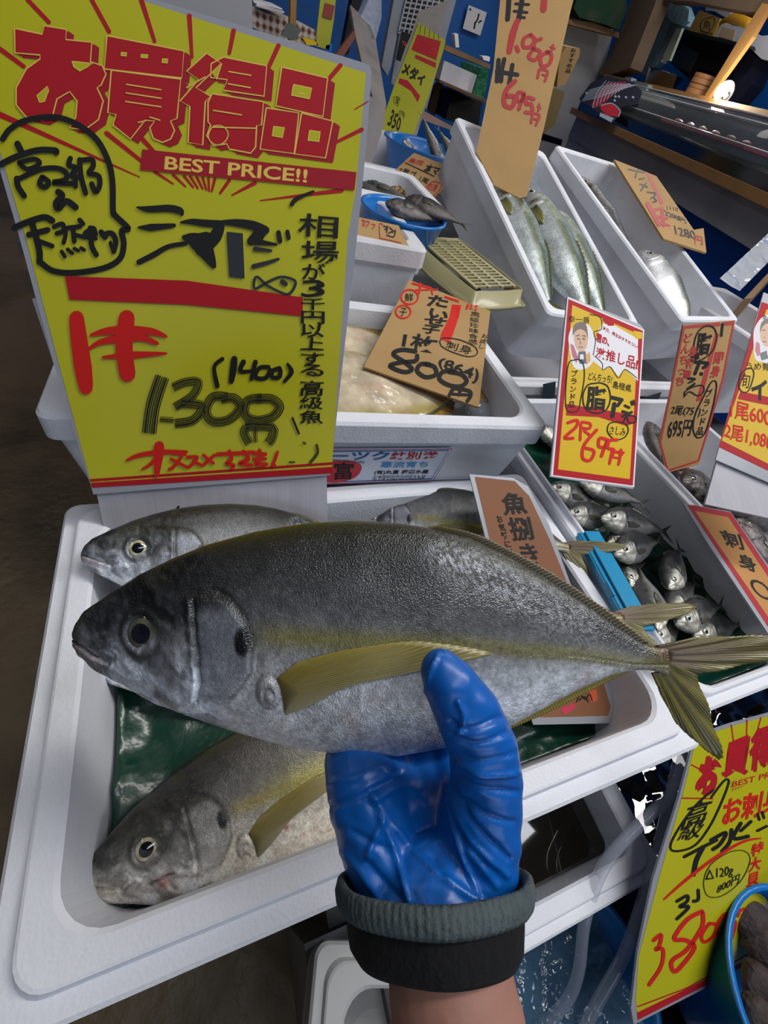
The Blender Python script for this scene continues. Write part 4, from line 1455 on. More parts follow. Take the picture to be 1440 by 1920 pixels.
def dry(pts, wd, n=7, cols=(FADE, BLK, FADE, BLK)):
    """dry brush: parallel bristle lines inside one wide stroke"""
    Q = crom([np.array(p, float) for p in pts], 6)
    for j in range(n):
        o = (j / (n - 1) - 0.5) * wd
        P = []
        for i in range(len(Q)):
            t = Q[min(i + 1, len(Q) - 1)] - Q[max(i - 1, 0)]
            t = t / (np.linalg.norm(t) + 1e-9)
            P.append(Q[i] + np.array([-t[1], t[0]]) * o)
        sg.stroke(P[:: 2] if len(P) > 6 else P, wd / n * (0.95 if j % 3 else 0.6), cols[j % len(cols)], 3, 'dry_handwriting')


dry(E_((545, 390), (500, 530), (480, 668)), 25)
dry(E_((535, 600), (600, 605)), 8, 3)
dry(E_((600, 440), (660, 415), (725, 415), (700, 480), (610, 540)), 14, 5)
dry(E_((640, 520), (735, 530), (735, 570), (690, 610), (610, 622)), 15, 5)
dry(E_((870, 490), (800, 490), (765, 560), (800, 610), (880, 600), (935, 540), (900, 495), (840, 500)), 15, 5)
dry(E_((1040, 495), (970, 510), (960, 575), (1010, 605), (1090, 590), (1130, 540), (1090, 500), (1020, 500)), 15, 5)
dry(E_((965, 640), (955, 670), (980, 720)), 14, 5)
dry(E_((960, 635), (1090, 640), (1095, 690), (1075, 720)), 15, 5)
dry(E_((1010, 640), (1012, 715)), 6, 3)
# red recommendation
for pts, w in ((((370, 805), (430, 780), (540, 765), (670, 762)), [5, 8, 10, 4]), (((530, 735), (525, 800), (518, 882)), [19, 17, 8]), (((520, 790), (480, 830), (445, 850)), [8, 6, 4]), (((590, 770), (660, 775)), 6), (((640, 790), (600, 840), (580, 850)), 6), (((590, 800), (660, 835)), 6),
               (((670, 790), (720, 790), (690, 830), (670, 840)), 6), (((700, 810), (740, 830)), 6), (((750, 780), (800, 820)), 6), (((805, 780), (750, 830)), 6), (((820, 775), (920, 770)), 7), (((880, 760), (890, 800), (865, 820), (900, 830), (895, 845)), 7),
               (((920, 770), (1000, 765)), 7), (((950, 760), (975, 800), (930, 820), (990, 830)), 7), (((1000, 770), (1060, 775)), 7), (((1030, 755), (1035, 800), (1010, 825), (1065, 825)), 7), (((1000, 800), (1060, 798)), 6), (((1120, 765), (1105, 810)), 6), (((1098, 825), (1104, 832)), 8)):
    K(E_(*pts), w, REDP)
for pts, w in ((((1315, 730), (1320, 770), (1285, 815)), 5), (((1180, 815), (1205, 815)), 3), (((1250, 718), (1258, 722)), 4)):
    K(E_(*pts), w, FADE)
sg.done()
# board that carries it
PMb = (PM[0] - PM[1] * 0.004, PM[1])
bd = Sheet('sign_board', PMb, [(60, 560), (600, 560), (612, 880), (615, 1010), (207, 1040), (182, 930)], 0.004, WBOARD, 'grey white corrugated board holding up the big yellow price sheet', 'board', part='panel')
bd.stroke([(332, 953), (335, 950)], 4, BLK, 1, smooth=False, part='specks')
bd.done()

# ---- label sticker on the flatfish box
PL = plane((-0.155, 0.3945, 1.09), (0.445, 0.360, 1.09), (0.0, 0.3975, 1.0))
PLf = (PL[0] + PL[1] * 0.001, PL[1])
F_ = lambda *p: pxs(600, 460, 3.1304, p)
WH = mat('white_label', 'd5dcea', 0.35)
lb = Sheet('label_sticker', PLf, F_((-180, 1200), (778, 1190), (668, 1382), (-100, 1408)), 0.0005, WH, 'white label with blue and red port name printed on the flatfish box front', 'label', part='paper')
lb.stroke(F_((-170, 1204), (775, 1193), (665, 1379), (-100, 1404)), 1.4, mat('magenta_print', 'a3356f', 0.4), 1, closed=True, smooth=False, part='border')
lb.stroke(F_((-170, 1212), (755, 1203), (655, 1370), (-100, 1394)), 1.6, BLUEM, 1, closed=True, smooth=False, part='border')
lb.text('オホーツク', F_((-180, 1212), (415, 1208), (400, 1258), (-190, 1262)), BLUEM, 2, bold=0.03)
lb.text('紋別港', F_((425, 1210), (700, 1208), (685, 1252), (405, 1258)), RED, 2, bold=0.018)
lb.text('寒流育ち', F_((360, 1268), (640, 1266), (630, 1302), (350, 1306)), mat('sky_print', '3f8fc8', 0.4), 2, bold=0.02)
lb.text('(有)丸富 渡辺水産', F_((322, 1320), (640, 1314), (632, 1342), (315, 1346)), BLK, 2, bold=0.025)
lb.text('北海道紋別市北浜町2-6-36', F_((310, 1350), (622, 1344), (618, 1360), (308, 1366)), BLK, 2)
lb.text('TEL 0158-23-3063 FAX 0158-23-3079', F_((306, 1368), (612, 1360), (608, 1374), (302, 1382)), BLK, 2)
lb.poly([tuple(p) for p in crom(F_((20, 1290), (110, 1262), (220, 1275), (244, 1312), (200, 1365), (90, 1392), (0, 1370)), 6, True)], mat('seal_red', 'c8142c', 0.4), 1.5, 'seal')
lb.text('富', F_((85, 1272), (200, 1272), (190, 1372), (75, 1375)), BLK, 2, bold=0.02)
lb.text('maru marutomi', F_((60, 1248), (262, 1262), (258, 1280), (56, 1262)), BLK, 2)
lb.done()

# ---- cardboard 800 yen
PC = plane((0.347, 0.759, 1.130), (0.515, 0.670, 1.125), (0.415, 0.487, 1.082))
cs = Sheet('cardboard_sign', PC, F_((524, 202), (1000, 385), (932, 950), (258, 712)), 0.003, CARD, 'brown cardboard price of 800 yen lying on the flatfish', 'price sign', part='cardboard')
cs.poly(F_((775, 348), (828, 352), (815, 420), (772, 545), (756, 572), (705, 548), (712, 520), (760, 420)), REDP, 1.5, 'red_brush_band')
for pts, w in ((((545, 225), (640, 250)), 4), (((590, 228), (580, 285)), 4), (((560, 265), (640, 262)), 3), (((650, 250), (660, 290)), 3), (((665, 262), (690, 262)), 3), (((735, 305), (810, 330)), 4), (((868, 350), (860, 372)), 4), (((890, 350), (884, 374)), 4), (((918, 358), (912, 382)), 4)):
    cs.stroke(F_(*pts), w, REDP, 3)
for cxy, r in (((525, 305), 50), ((488, 392), 44)):
    cs.stroke(F_(*[(cxy[0] + r * math.cos(a), cxy[1] + r * 0.85 * math.sin(a)) for a in np.linspace(0, 2 * PI, 12)[:-1]]), 3.0, REDP, 3, closed=True)
cs.text('鮮', F_((500, 280), (550, 285), (545, 335), (495, 330)), BLK, 3, 'handwriting', wob=.02)
cs.text('子', F_((470, 368), (512, 372), (505, 420), (462, 415)), BLK, 3, 'handwriting', wob=.02)
cs.text('た', F_((640, 290), (760, 305), (745, 370), (625, 355)), BLK, 3, 'handwriting', bold=0.03, wob=.02)
cs.text('い', F_((650, 370), (760, 395), (745, 440), (630, 420)), BLK, 3, 'handwriting', bold=0.03, wob=.02)
cs.text('せ', F_((620, 415), (750, 430), (735, 480), (605, 462)), BLK, 3, 'handwriting', bold=0.03, wob=.02)
cs.text('子', F_((605, 465), (710, 480), (695, 525), (595, 515)), BLK, 3, 'handwriting', bold=0.03, wob=.02)
cs.text('1枚', F_((490, 505), (700, 545), (670, 640), (480, 600)), BLK, 3, 'handwriting', bold=0.02, wob=.03)
cs.text('(864)', F_((705, 655), (945, 735), (920, 820), (690, 725)), BLK, 3, 'handwriting', bold=0.02, wob=.03)
for pts, w in ((((560, 625), (480, 615), (430, 640), (500, 690), (540, 730), (490, 745), (410, 710), (470, 690), (560, 680), (570, 650)), 8), (((640, 700), (590, 700), (570, 740), (620, 775), (680, 760), (670, 715), (620, 700)), 8), (((780, 740), (720, 745), (700, 785), (750, 820), (820, 830), (860, 800), (830, 760), (760, 745)), 8),
               (((780, 845), (760, 880)), 7), (((790, 840), (870, 855), (885, 880), (865, 915)), 7), (((825, 845), (815, 880)), 6), (((780, 875), (870, 880)), 5)):
    cs.stroke(F_(*pts), w, BLK, 3)
cs.stroke(F_((705, 560), (740, 545), (830, 560), (910, 600), (920, 640), (870, 655), (780, 630), (715, 595)), 1.8, BLK, 3, closed=True)
cs.text('刺身', F_((745, 560), (900, 600), (880, 645), (735, 605)), BLK, 3, 'handwriting', wob=.03)
cs.vtext('高級珍味食感', F_((910, 390))[0], F_((895, 585))[0], 18, BLK, 0.2, wob=.04, part='handwriting')
cs.vtext('お試し', F_((970, 520))[0], F_((940, 610))[0], 12, BLK, 0.2, wob=.04, part='handwriting')
cs.done()

# ---- red and yellow recommendation signs with a cartoon portrait
G_ = lambda *p: pxs(1000, 440, 3.2727, p)
PK = plane((0.460, 0.473, 1.221), (0.605, 0.452, 1.202), (0.561, 0.274, 1.048))
SKP = mat('portrait_skin_print', 'c69a78', 0.4)
BRN = mat('brown_print', '4a3024', 0.4)
NAV = mat('navy_print', '1b2440', 0.4)


def reco(s, T):
    """printed layout shared by both sheets; T maps layout coordinates of the nearer sheet to pixels"""
    s.poly(T((215, 395), (672, 590), (610, 1540), (120, 1475)), RED, 1, 'red_border')
    s.poly(T((238, 432), (645, 612), (590, 1500), (150, 1440)), GYEL, 1.5, 'yellow_face')
    s.poly(T((420, 545), (500, 560), (640, 640), (640, 900), (560, 820), (520, 870), (470, 810), (430, 830), (370, 780), (380, 640)), WPAP, 1.8, 'burst')
    s.poly([tuple(p) for p in crom(T((215, 620), (250, 560), (330, 550), (370, 620), (380, 740), (340, 810), (280, 830), (240, 800), (220, 700)), 5, True)], WPAP, 1.9, 'portrait_halo')
    s.poly([tuple(p) for p in crom(T((244, 610), (250, 570), (285, 540), (320, 560), (332, 620), (325, 690), (290, 722), (258, 690)), 5, True)], SKP, 2.1, 'portrait_face')
    s.poly([tuple(p) for p in crom(T((240, 620), (245, 560), (285, 536), (322, 552), (334, 640), (320, 600), (285, 580), (252, 600)), 5, True)], BRN, 2.2, 'portrait_cap')
    for p_, w_ in ((((262, 622), (280, 618)), 2.5), (((300, 620), (318, 624)), 2.5), (((270, 640), (280, 640)), 3), (((303, 641), (312, 642)), 3), (((289, 648), (284, 668), (293, 670)), 1.2), (((276, 690), (300, 692)), 2)):
        s.stroke(T(*p_), w_, BRN, 2.4, 'portrait_features')
    s.poly(T((275, 720), (318, 715), (325, 760), (330, 790), (285, 795), (270, 760)), NAV, 2.1, 'portrait_shirt')
    s.poly(T((285, 735), (305, 735), (308, 765), (282, 765)), WPAP, 2.3, 'portrait_shirt_front')
    s.poly(T((225, 670), (245, 680), (275, 760), (262, 790), (235, 740)), mat('pink_fish_print', 'a8405c', 0.4), 2.2, 'portrait_fish')
    s.poly(T((318, 740), (345, 720), (350, 775), (325, 800)), mat('tan_fish_print', 'c89040', 0.4), 2.2, 'portrait_fish')
    s.stroke(T((345, 490), (410, 510), (415, 580), (370, 600), (380, 650), (365, 740)), 1.5, BLK, 2.2, 'burst_outline')
    s.stroke(T((375, 745), (420, 790), (425, 830), (470, 812), (520, 880), (560, 828), (632, 880)), 1.5, BLK, 2.2, 'burst_outline')


def Tn(*p):
    return pxs(1000, 440, 3.2727, p)


rs = Sheet('recommendation_sign', PK, [(1064, 556), (1080, 562), (1200, 608), (1208, 618), (1187, 917), (1031, 894)], 0.002, LAM,
           'red and yellow sheet with a capped cartoon face and 695 yen in the mackerel box', 'price sign', part='laminate_sheet')
rs.poly(Tn((215, 385), (680, 585), (618, 1550), (108, 1480)), WPAP, 0.8, 'white_margin')
reco(rs, Tn)
rs.poly(Tn((420, 500), (498, 535), (490, 560), (460, 560), (425, 530)), RED, 2, 'corner_marks')
rs.poly(Tn((610, 590), (668, 600), (664, 640), (625, 640)), GYEL, 2, 'corner_marks')
rs.poly(Tn((200, 1040), (400, 1070), (630, 1110), (628, 1150), (570, 1175), (400, 1120), (200, 1110)), RED, 1.9, 'red_band')
rs.text('本日、店主おすすめコレ!', Tn((425, 560), (640, 680), (637, 702), (422, 582)), RED, 2.5, bold=0.02)
rs.text('幸一番', Tn((215, 498), (345, 505), (343, 545), (213, 540)), BLK, 2.3, bold=0.0)
rs.text('君の、', Tn((385, 600), (470, 640), (462, 690), (380, 655)), RED, 2.5, bold=0.05)
rs.text('激推し品', Tn((385, 690), (628, 745), (618, 830), (380, 750)), RED, 2.5, bold=0.016)
rs.text('!!', Tn((630, 770), (655, 775), (648, 832), (622, 826)), RED, 2.5, bold=0.05)
KK = lambda pts, w, m=BLK, **k: rs.stroke(Tn(*pts), w, m, 3, 'handwriting', **k)
KK(((250, 770), (215, 790), (200, 900), (195, 1040), (215, 1085), (270, 1080), (290, 1000), (310, 880), (305, 800), (280, 768)), 2.0, closed=True)
rs.vtext('ブランド品', Tn((250, 830))[0], Tn((228, 1065))[0], 13, BLK, 0.1, wob=.03, part='handwriting', bold=0.01)
rs.text('どんちっち!', Tn((340, 845), (485, 865), (478, 915), (335, 890)), BLK, 3, 'handwriting', wob=.03, bold=0.005)
rs.text('島根県', Tn((490, 895), (602, 925), (596, 970), (483, 940)), BLK, 3, 'handwriting', wob=.03, bold=0.005)
KK(((385, 912), (330, 925), (302, 990), (315, 1065), (370, 1095), (440, 1080), (470, 1010), (455, 935), (415, 912)), 2.6, closed=True)
rs.text('脂', Tn((325, 925), (452, 940), (440, 1085), (315, 1075)), BLK, 3, 'handwriting', wob=.02, bold=0.03)
for p_, w_ in ((((478, 1000), (540, 1015)), 7), (((540, 1015), (515, 1050)), 6), (((495, 1040), (482, 1115)), 8), (((560, 1050), (585, 1062)), 5), (((545, 1085), (575, 1095)), 5), (((545, 1115), (600, 1090)), 5), (((598, 1025), (603, 1045)), 4), (((612, 1020), (618, 1042)), 4),
               (((560, 1125), (590, 1110), (625, 1120), (620, 1150), (585, 1155), (570, 1125), (548, 1150)), 3)):
    KK(p_, w_)
KK(((500, 1150), (460, 1165), (455, 1215), (500, 1258), (555, 1245), (580, 1200), (560, 1160)), 2.2, closed=True)
rs.text('さしみ', Tn((470, 1172), (565, 1190), (558, 1238), (465, 1222)), BLK, 3, 'handwriting', wob=.04)
for p_, w_ in ((((210, 1155), (265, 1140), (260, 1180), (190, 1245), (240, 1250)), 6), (((295, 1150), (345, 1160), (340, 1190), (290, 1185)), 5), (((290, 1160), (285, 1260)), 5), (((310, 1205), (345, 1235), (330, 1265)), 5),
               (((385, 1200), (310, 1290), (300, 1370), (345, 1385), (370, 1330), (320, 1310)), 6), (((455, 1260), (405, 1250), (400, 1300), (440, 1300), (450, 1265), (415, 1360)), 6), (((510, 1260), (465, 1265), (455, 1310), (490, 1320), (480, 1360)), 6),
               (((480, 1330), (465, 1405)), 5), (((485, 1330), (530, 1345), (520, 1410)), 5), (((478, 1365), (522, 1372)), 4), (((535, 1320), (540, 1350)), 5), (((525, 1330), (552, 1338)), 4)):
    KK(p_, w_, REDP)
rs.done()
# second one at the right edge
PI2 = plane((0.808, 0.443, 1.246), (0.909, 0.363, 1.256), (0.788, 0.193, 1.119))
H_ = lambda *p: pxs(1180, 560, 5.3346, p)


def Tr(*p):
    out = []
    for x, y in p:
        u, v = (x - 215) / 430.0, (y - 395) / 1100.0
        out.append((1428 - 22 * v * 3.4 + u * (165 + 20 * v), 566 + v * 300 + u * (60 - 30 * v)))
    return out


r2 = Sheet('recommendation_sign', PI2, [(1432, 548), (1600, 612), (1570, 960), (1342, 862)], 0.002, LAM, 'red and yellow sheet of 600 yen grunts cut off by the right edge', 'price sign', part='laminate_sheet')
r2.poly([(1428, 566), (1590, 625), (1560, 940), (1347, 838)], RED, 1, 'red_border')
r2.poly([(1437, 580), (1580, 640), (1550, 925), (1353, 826)], GYEL, 1.5, 'yellow_face')
r2.poly([tuple(p) for p in crom(H_((1250, 300), (1340, 180), (1460, 200), (1460, 640), (1340, 640), (1255, 600), (1240, 450)), 5, True)], WPAP, 1.8, 'portrait_halo')
r2.poly([tuple(p) for p in crom(H_((1310, 330), (1330, 240), (1400, 220), (1450, 300), (1440, 430), (1370, 480), (1315, 420)), 5, True)], SKP, 2.1, 'portrait_face')
r2.poly([tuple(p) for p in crom(H_((1305, 340), (1320, 240), (1390, 200), (1450, 230), (1460, 300), (1400, 250), (1340, 270)), 5, True)], BRN, 2.2, 'portrait_cap')
r2.poly(H_((1300, 550), (1370, 520), (1387, 600), (1320, 620)), NAV, 2.1, 'portrait_shirt')
r2.poly(H_((1265, 430), (1300, 450), (1310, 560), (1280, 580), (1255, 520)), mat('pink_fish_print', 'a8405c', 0.4), 2.1, 'portrait_fish')
for p_, w_ in ((((1330, 320), (1355, 316)), 2), (((1345, 380), (1352, 400)), 1), (((1335, 430), (1365, 432)), 2)):
    r2.stroke(H_(*p_), w_, BRN, 2.4, 'portrait_features')
r2.text('幸一番', H_((1330, 165), (1480, 185), (1470, 230), (1325, 215)), BLK, 2.4)
r2.stroke(H_((1180, 700), (1115, 760), (1095, 880), (1130, 935), (1190, 920), (1240, 780), (1230, 710)), 2.2, BLK, 3, 'handwriting', closed=True)
r2.text('旬', H_((1130, 740), (1215, 750), (1190, 900), (1110, 890)), BLK, 3, 'handwriting', wob=.02)
r2.text('うめ肴', H_((1170, 640), (1400, 640), (1395, 720), (1165, 715)), BLK, 3, 'handwriting', wob=.04)
r2.poly(H_((1110, 930), (1420, 990), (1420, 1075), (1080, 1005)), RED, 1.9, 'red_band')
r2.text('イサキ', H_((1225, 790), (1720, 860), (1690, 1080), (1215, 1010)), BLK, 3, 'handwriting', bold=0.04, wob=.02)
r2.text('1尾600円', H_((1020, 1010), (1560, 1150), (1540, 1320), (1000, 1190)), REDP, 3, 'handwriting', bold=0.015, wob=.02)
r2.text('2尾1,080円', H_((960, 1240), (1560, 1390), (1540, 1570), (940, 1400)), REDP, 3, 'handwriting', bold=0.015, wob=.02)
r2.done()
PI2b = (PI2[0] - PI2[1] * 0.004, PI2[1])
Sheet('sign_board', PI2b, [(1390, 700), (1560, 760), (1525, 990), (1322, 945), (1345, 862)], 0.004, WBOARD, 'grey white corrugated board below the 600 yen grunt sheet', 'board', part='panel').done()

# ---- red-edged cardboard, mackerel 695 yen
PR = plane((0.835, 0.552, 1.166), (0.953, 0.550, 1.187), (0.995, 0.394, 0.934))
REDC = mat('red_on_cardboard', 'b23a38', 0.6)
rc = Sheet('cardboard_sign', PR, H_((540, 260), (1062, 215), (990, 480), (940, 820), (770, 1380), (700, 1660), (380, 1740), (300, 1440), (420, 900)), 0.003, CARD, 'narrow red-edged cardboard price leaning between the two tilted boxes and the grunts', 'price sign', part='cardboard')
rc.poly(H_((548, 272), (910, 236), (905, 275), (548, 300)), REDC, 1.5, 'red_border')
rc.poly(H_((945, 232), (1055, 222), (1045, 262), (942, 270)), REDC, 1.5, 'red_border')
rc.stroke(H_((548, 290), (420, 900), (308, 1440), (385, 1730)), 3.6, REDC, 1.5, 'red_border', smooth=False)
rc.stroke(H_((385, 1720), (690, 1620), (760, 1400), (930, 820), (1040, 260)), 3.6, REDC, 1.5, 'red_border', smooth=False)
rc.poly(H_((860, 345), (900, 350), (715, 1020), (665, 1030)), REDC, 1.6, 'red_band')
rc.poly(H_((918, 245), (945, 243), (930, 380), (905, 382)), BLK, 2, 'black_mark')
rc.stroke(H_((760, 275), (680, 340), (640, 480), (625, 620), (720, 610), (830, 520), (870, 380), (840, 290)), 2.6, BLK, 3, 'handwriting', closed=True)
rc.poly(H_((640, 480), (690, 560), (700, 600), (610, 640)), BLK, 2.8, 'handwriting')
rc.text('脂', H_((680, 335), (840, 350), (790, 560), (650, 580)), BLK, 3, 'handwriting', bold=0.03)
for p_, w_ in ((((660, 635), (780, 645), (740, 690)), 6), (((690, 660), (655, 750)), 6), (((712, 740), (708, 760)), 3), (((728, 742), (724, 764)), 3), (((590, 795), (650, 805)), 5), (((590, 840), (630, 825)), 3), (((580, 900), (650, 850)), 4),
               (((550, 975), (555, 930), (640, 880), (730, 870), (740, 930), (680, 970), (600, 930), (545, 980)), 2.4)):
    rc.stroke(H_(*p_), w_, BLK, 3, 'handwriting')
rc.vtext('どんちっち', H_((590, 340))[0], H_((490, 880))[0], 17, REDC, 0.0, part='handwriting', wob=.03, bold=0.03)
rc.vtext('島根産', H_((650, 470))[0], H_((560, 820))[0], 14, REDC, 0.0, part='handwriting', wob=.03, bold=0.03)
rc.vtext('即身', H_((905, 520))[0], H_((845, 800))[0], 18, REDC, 0.0, part='handwriting', wob=.03, bold=0.03)
rc.stroke(H_((840, 820), (800, 860), (740, 980), (660, 1150), (635, 1300), (680, 1390), (760, 1330), (840, 1050), (870, 860)), 2.4, BLK, 3, 'handwriting', closed=True)
rc.vtext('ブランド品', H_((800, 900))[0], H_((690, 1370))[0], 13, BLK, 0.0, part='handwriting', wob=.02, bold=0.015)
rc.text('2尾(751)', H_((420, 1070), (720, 1080), (700, 1190), (410, 1170)), BLK, 3, 'handwriting', wob=.03, bold=0.01)
rc.text('695円', H_((400, 1200), (640, 1210), (600, 1370), (370, 1410)), BLK, 3, 'handwriting', wob=.03, bold=0.015)
rc.done()

# ---- sashimi OK
PS = plane((0.924, 0.321, 0.897), (1.022, 0.311, 0.882), (0.981, 0.022, 0.812))
PS = plane(Zp(1288, 945, 0.99), Zp(1370, 968, 0.99), Zp(1440, 1190, 0.985))
OCH = mat('ochre_print', 'b98548', 0.7, spots=0.35, sscale=16, scol='97683a')
J_ = lambda *p: pxs(1220, 860, 4.0, p)
ss = Sheet('sashimi_sign', PS, J_((245, 340), (345, 350), (600, 398), (880, 800), (1100, 1120), (1000, 1420), (880, 1310), (420, 620)), 0.002, LAM, 'ochre laminated sheet with red edge reading sashimi OK', 'sign', part='laminate_sheet')
ss.poly(J_((275, 348), (345, 355), (600, 405), (880, 820), (1090, 1125), (1000, 1390), (880, 1262)), mat('red_edge_print', 'a8202c', 0.7), 1, 'red_border')
ss.poly(J_((330, 392), (580, 440), (880, 890), (1060, 1150), (985, 1330), (880, 1190)), OCH, 1.5, 'ochre_face')
ss.text('刺', J_((498, 525), (668, 570), (705, 690), (570, 660)), BLK, 3, bold=0.025)
ss.text('身', J_((635, 700), (775, 745), (808, 870), (665, 810)), BLK, 3, bold=0.025)
ss.text('OK', J_((715, 890), (1010, 970), (1075, 1130), (790, 1035)), BLK, 3, bold=0.0)
ss.done()

# ---- brown laminated fish-cleaning notice in the near box
PB = plane(Zp(1000, 1358, .912), Zp(1160, 1352, .912), Zp(880, 890, 1.05))
BRW = mat('brown_card_print', '8a5a3c', 0.7, spots=0.3, sscale=14, scol='6a4530')
Q_ = lambda *p: pxs(740, 900, 2.0571, p)
fc_ = Sheet('notice_sign', PB, [(880, 889), (962, 896), (990, 912), (1030, 985), (1068, 1090), (1120, 1210), (1162, 1335), (1155, 1356), (1000, 1359), (960, 1240), (918, 1040)], 0.002, LAM, 'brown laminated notice offering fish cleaning, leaning inside the near box', 'sign', part='laminate_sheet')
fc_.poly([(890, 894), (965, 902), (992, 930), (1030, 1010), (1060, 1085), (1110, 1210), (1145, 1325), (1140, 1342), (1012, 1345), (970, 1230), (925, 1040)], BRW, 1, 'brown_face')
fc_.text('魚', Q_((405, 52), (500, 45), (515, 130), (420, 138)), BLK, 3, bold=0.025)
fc_.text('捌', Q_((430, 145), (520, 142), (540, 232), (455, 238)), BLK, 3, bold=0.025)
fc_.text('き', Q_((475, 245), (540, 245), (565, 330), (500, 330)), BLK, 3, bold=0.02)
fc_.text('ます', Q_((500, 340), (590, 340), (620, 400), (540, 400)), BLK, 3, bold=0.02)
fc_.vtext('お気軽にどうぞ', Q_((398, 135))[0], Q_((470, 360))[0], 12, BLK, 0.0, bold=0.02)
fc_.poly(Q_((640, 880), (700, 860), (690, 885), (650, 905)), mat('pink_print', 'd2405c', 0.4), 2, 'pictures')
fc_.poly(Q_((745, 815), (778, 805), (782, 850), (755, 858)), mat('orange_print', 'd2603a', 0.4), 2, 'pictures')
for p_ in (((700, 855), (715, 830), (735, 845), (750, 825), (760, 850)), ((710, 850), (730, 835), (745, 855))):
    fc_.stroke(Q_(*p_), 2.0, BLK, 3, 'pictures')
fc_.done()

# ---- abalone sheet, lower right
PA = plane((0.537, -0.001, 0.930), (0.783, -0.045, 0.869), (0.679, -0.304, 0.635))
R_ = lambda *p: pxs(980, 1380, 3.1304, p)
S_ = lambda *p: pxs(940, 1300, 2.88, p)
ab = Sheet('price_sign', PA, S_((1045, 232), (1240, 165), (1440, 110), (1640, 60), (1600, 700), (1480, 1100), (1440, 1420), (715, 1790), (700, 1700), (735, 1400), (820, 1000), (960, 560)), 0.0025, LAM,
           'yellow abalone price sheet, 800 yen, hanging at the lower right above the blue basket', 'price sign', part='laminate_sheet')
ab.poly(S_((1040, 290), (1060, 240), (1250, 175), (1440, 122), (1620, 80), (1580, 700), (1420, 1150), (1375, 1450), (735, 1750), (725, 1650), (740, 1420), (850, 1000), (975, 560)), YEL, 1, 'yellow_print_face')
ab.poly(S_((1410, 1420), (735, 1762), (732, 1722), (1412, 1395)), RED, 1.8, 'red_print')
ab.stroke(S_((735, 1690), (1000, 1590), (1400, 1370)), 2.5, RED, 1.8, 'red_print', smooth=False)
for a_, b_ in (((1240, 172), (1252, 260)), ((1325, 145), (1322, 225)), ((1400, 132), (1385, 185)), ((1025, 385), (1090, 420)), ((975, 565), (1140, 568))):
    ab.stroke(S_(a_, b_), 2.6, RED, 1.5, 'red_rays', smooth=False)
for k in range(6):
    ab.stroke(S_((1245 + k * 14, 525 - k * 6), (1255 + k * 22, 505 - k * 8)), 1.6, RED, 1.5, 'red_rays', smooth=False)
for m_, o_, ly in ((DRED, (4, 3), 1.8), (RED, (0, 0), 2.2)):
    for ch, q_ in (('お', ((1080, 345), (1190, 320), (1150, 545), (1035, 545))), ('買', ((1215, 270), (1345, 215), (1320, 430), (1180, 450))), ('得', ((1350, 195), (1480, 150), (1460, 400), (1325, 420))), ('品', ((1490, 150), (1600, 120), (1580, 370), (1465, 390)))):
        ab.text(ch, [(x + o_[0], y + o_[1]) for x, y in S_(*q_)], m_, ly, 'title_letters', bold=0.055 if ch in 'お品' else 0.03)
ab.poly(S_((1240, 470), (1600, 375), (1596, 425), (1238, 515)), YEL, 2.3, 'banner')
ab.text('BEST PRICE!!', S_((1245, 475), (1570, 390), (1565, 425), (1240, 508)), RED, 2.6, 'banner_lettering', bold=0.02)
T2 = lambda pts, w, m=BLK, **k: ab.stroke(S_(*pts), w, m, 3, 'handwriting', **k)
T2(((1130, 560), (1200, 470), (1225, 480), (1180, 600), (1120, 720), (1040, 820), (940, 850), (910, 820), (960, 720), (1050, 600), (1140, 520)), 4)
ab.text('高', S_((1010, 600), (1145, 560), (1090, 700), (960, 740)), BLK, 3, 'handwriting', wob=.03, bold=.01)
ab.text('級', S_((990, 700), (1120, 660), (1060, 780), (940, 800)), BLK, 3, 'handwriting', wob=.03, bold=.01)
ab.text('お刺身!', S_((1210, 560), (1560, 490), (1530, 620), (1180, 720)), REDP, 3, 'handwriting', wob=.03, bold=.03)
for p_, w_ in ((((985, 880), (1100, 820), (1160, 790)), 6), (((1085, 830), (1050, 900), (1035, 975)), 9), (((1130, 790), (1210, 750), (1180, 810), (1140, 840)), 7), (((1240, 735), (1230, 800), (1190, 850)), 7), (((1290, 700), (1250, 780), (1330, 770)), 7), (((1290, 740), (1345, 690)), 6), (((1380, 650), (1390, 680)), 5), (((1405, 640), (1415, 670)), 5), (((1380, 740), (1430, 715)), 5)):
    T2(p_, w_)
T2(((875, 1110), (1000, 1000), (1160, 880), (1300, 800), (1400, 780)), [3, 6, 6, 5, 2], REDP)
ab.stroke([tuple(p) for p in S_((1090, 1010), (1130, 920), (1230, 855), (1310, 850), (1340, 900), (1290, 1010), (1190, 1090), (1110, 1090))], 1.4, BLK, 3, 'handwriting', closed=True)
ab.text('△120g', S_((1100, 950), (1250, 920), (1245, 990), (1095, 1025)), BLK, 3, 'handwriting', wob=.04, bold=.01)
ab.text('800円', S_((1165, 1035), (1285, 970), (1280, 1020), (1160, 1080)), BLK, 3, 'handwriting', wob=.04, bold=.01)
ab.vtext('特大貝', S_((1385, 800))[0], S_((1350, 1040))[0], 24, REDP, -0.3, part='handwriting', wob=.03, bold=.03)
T2(((945, 1120), (1000, 1090), (1000, 1120), (960, 1150), (1010, 1150), (945, 1215)), 6)
T2(((1060, 1060), (1060, 1110), (1035, 1120)), 6)
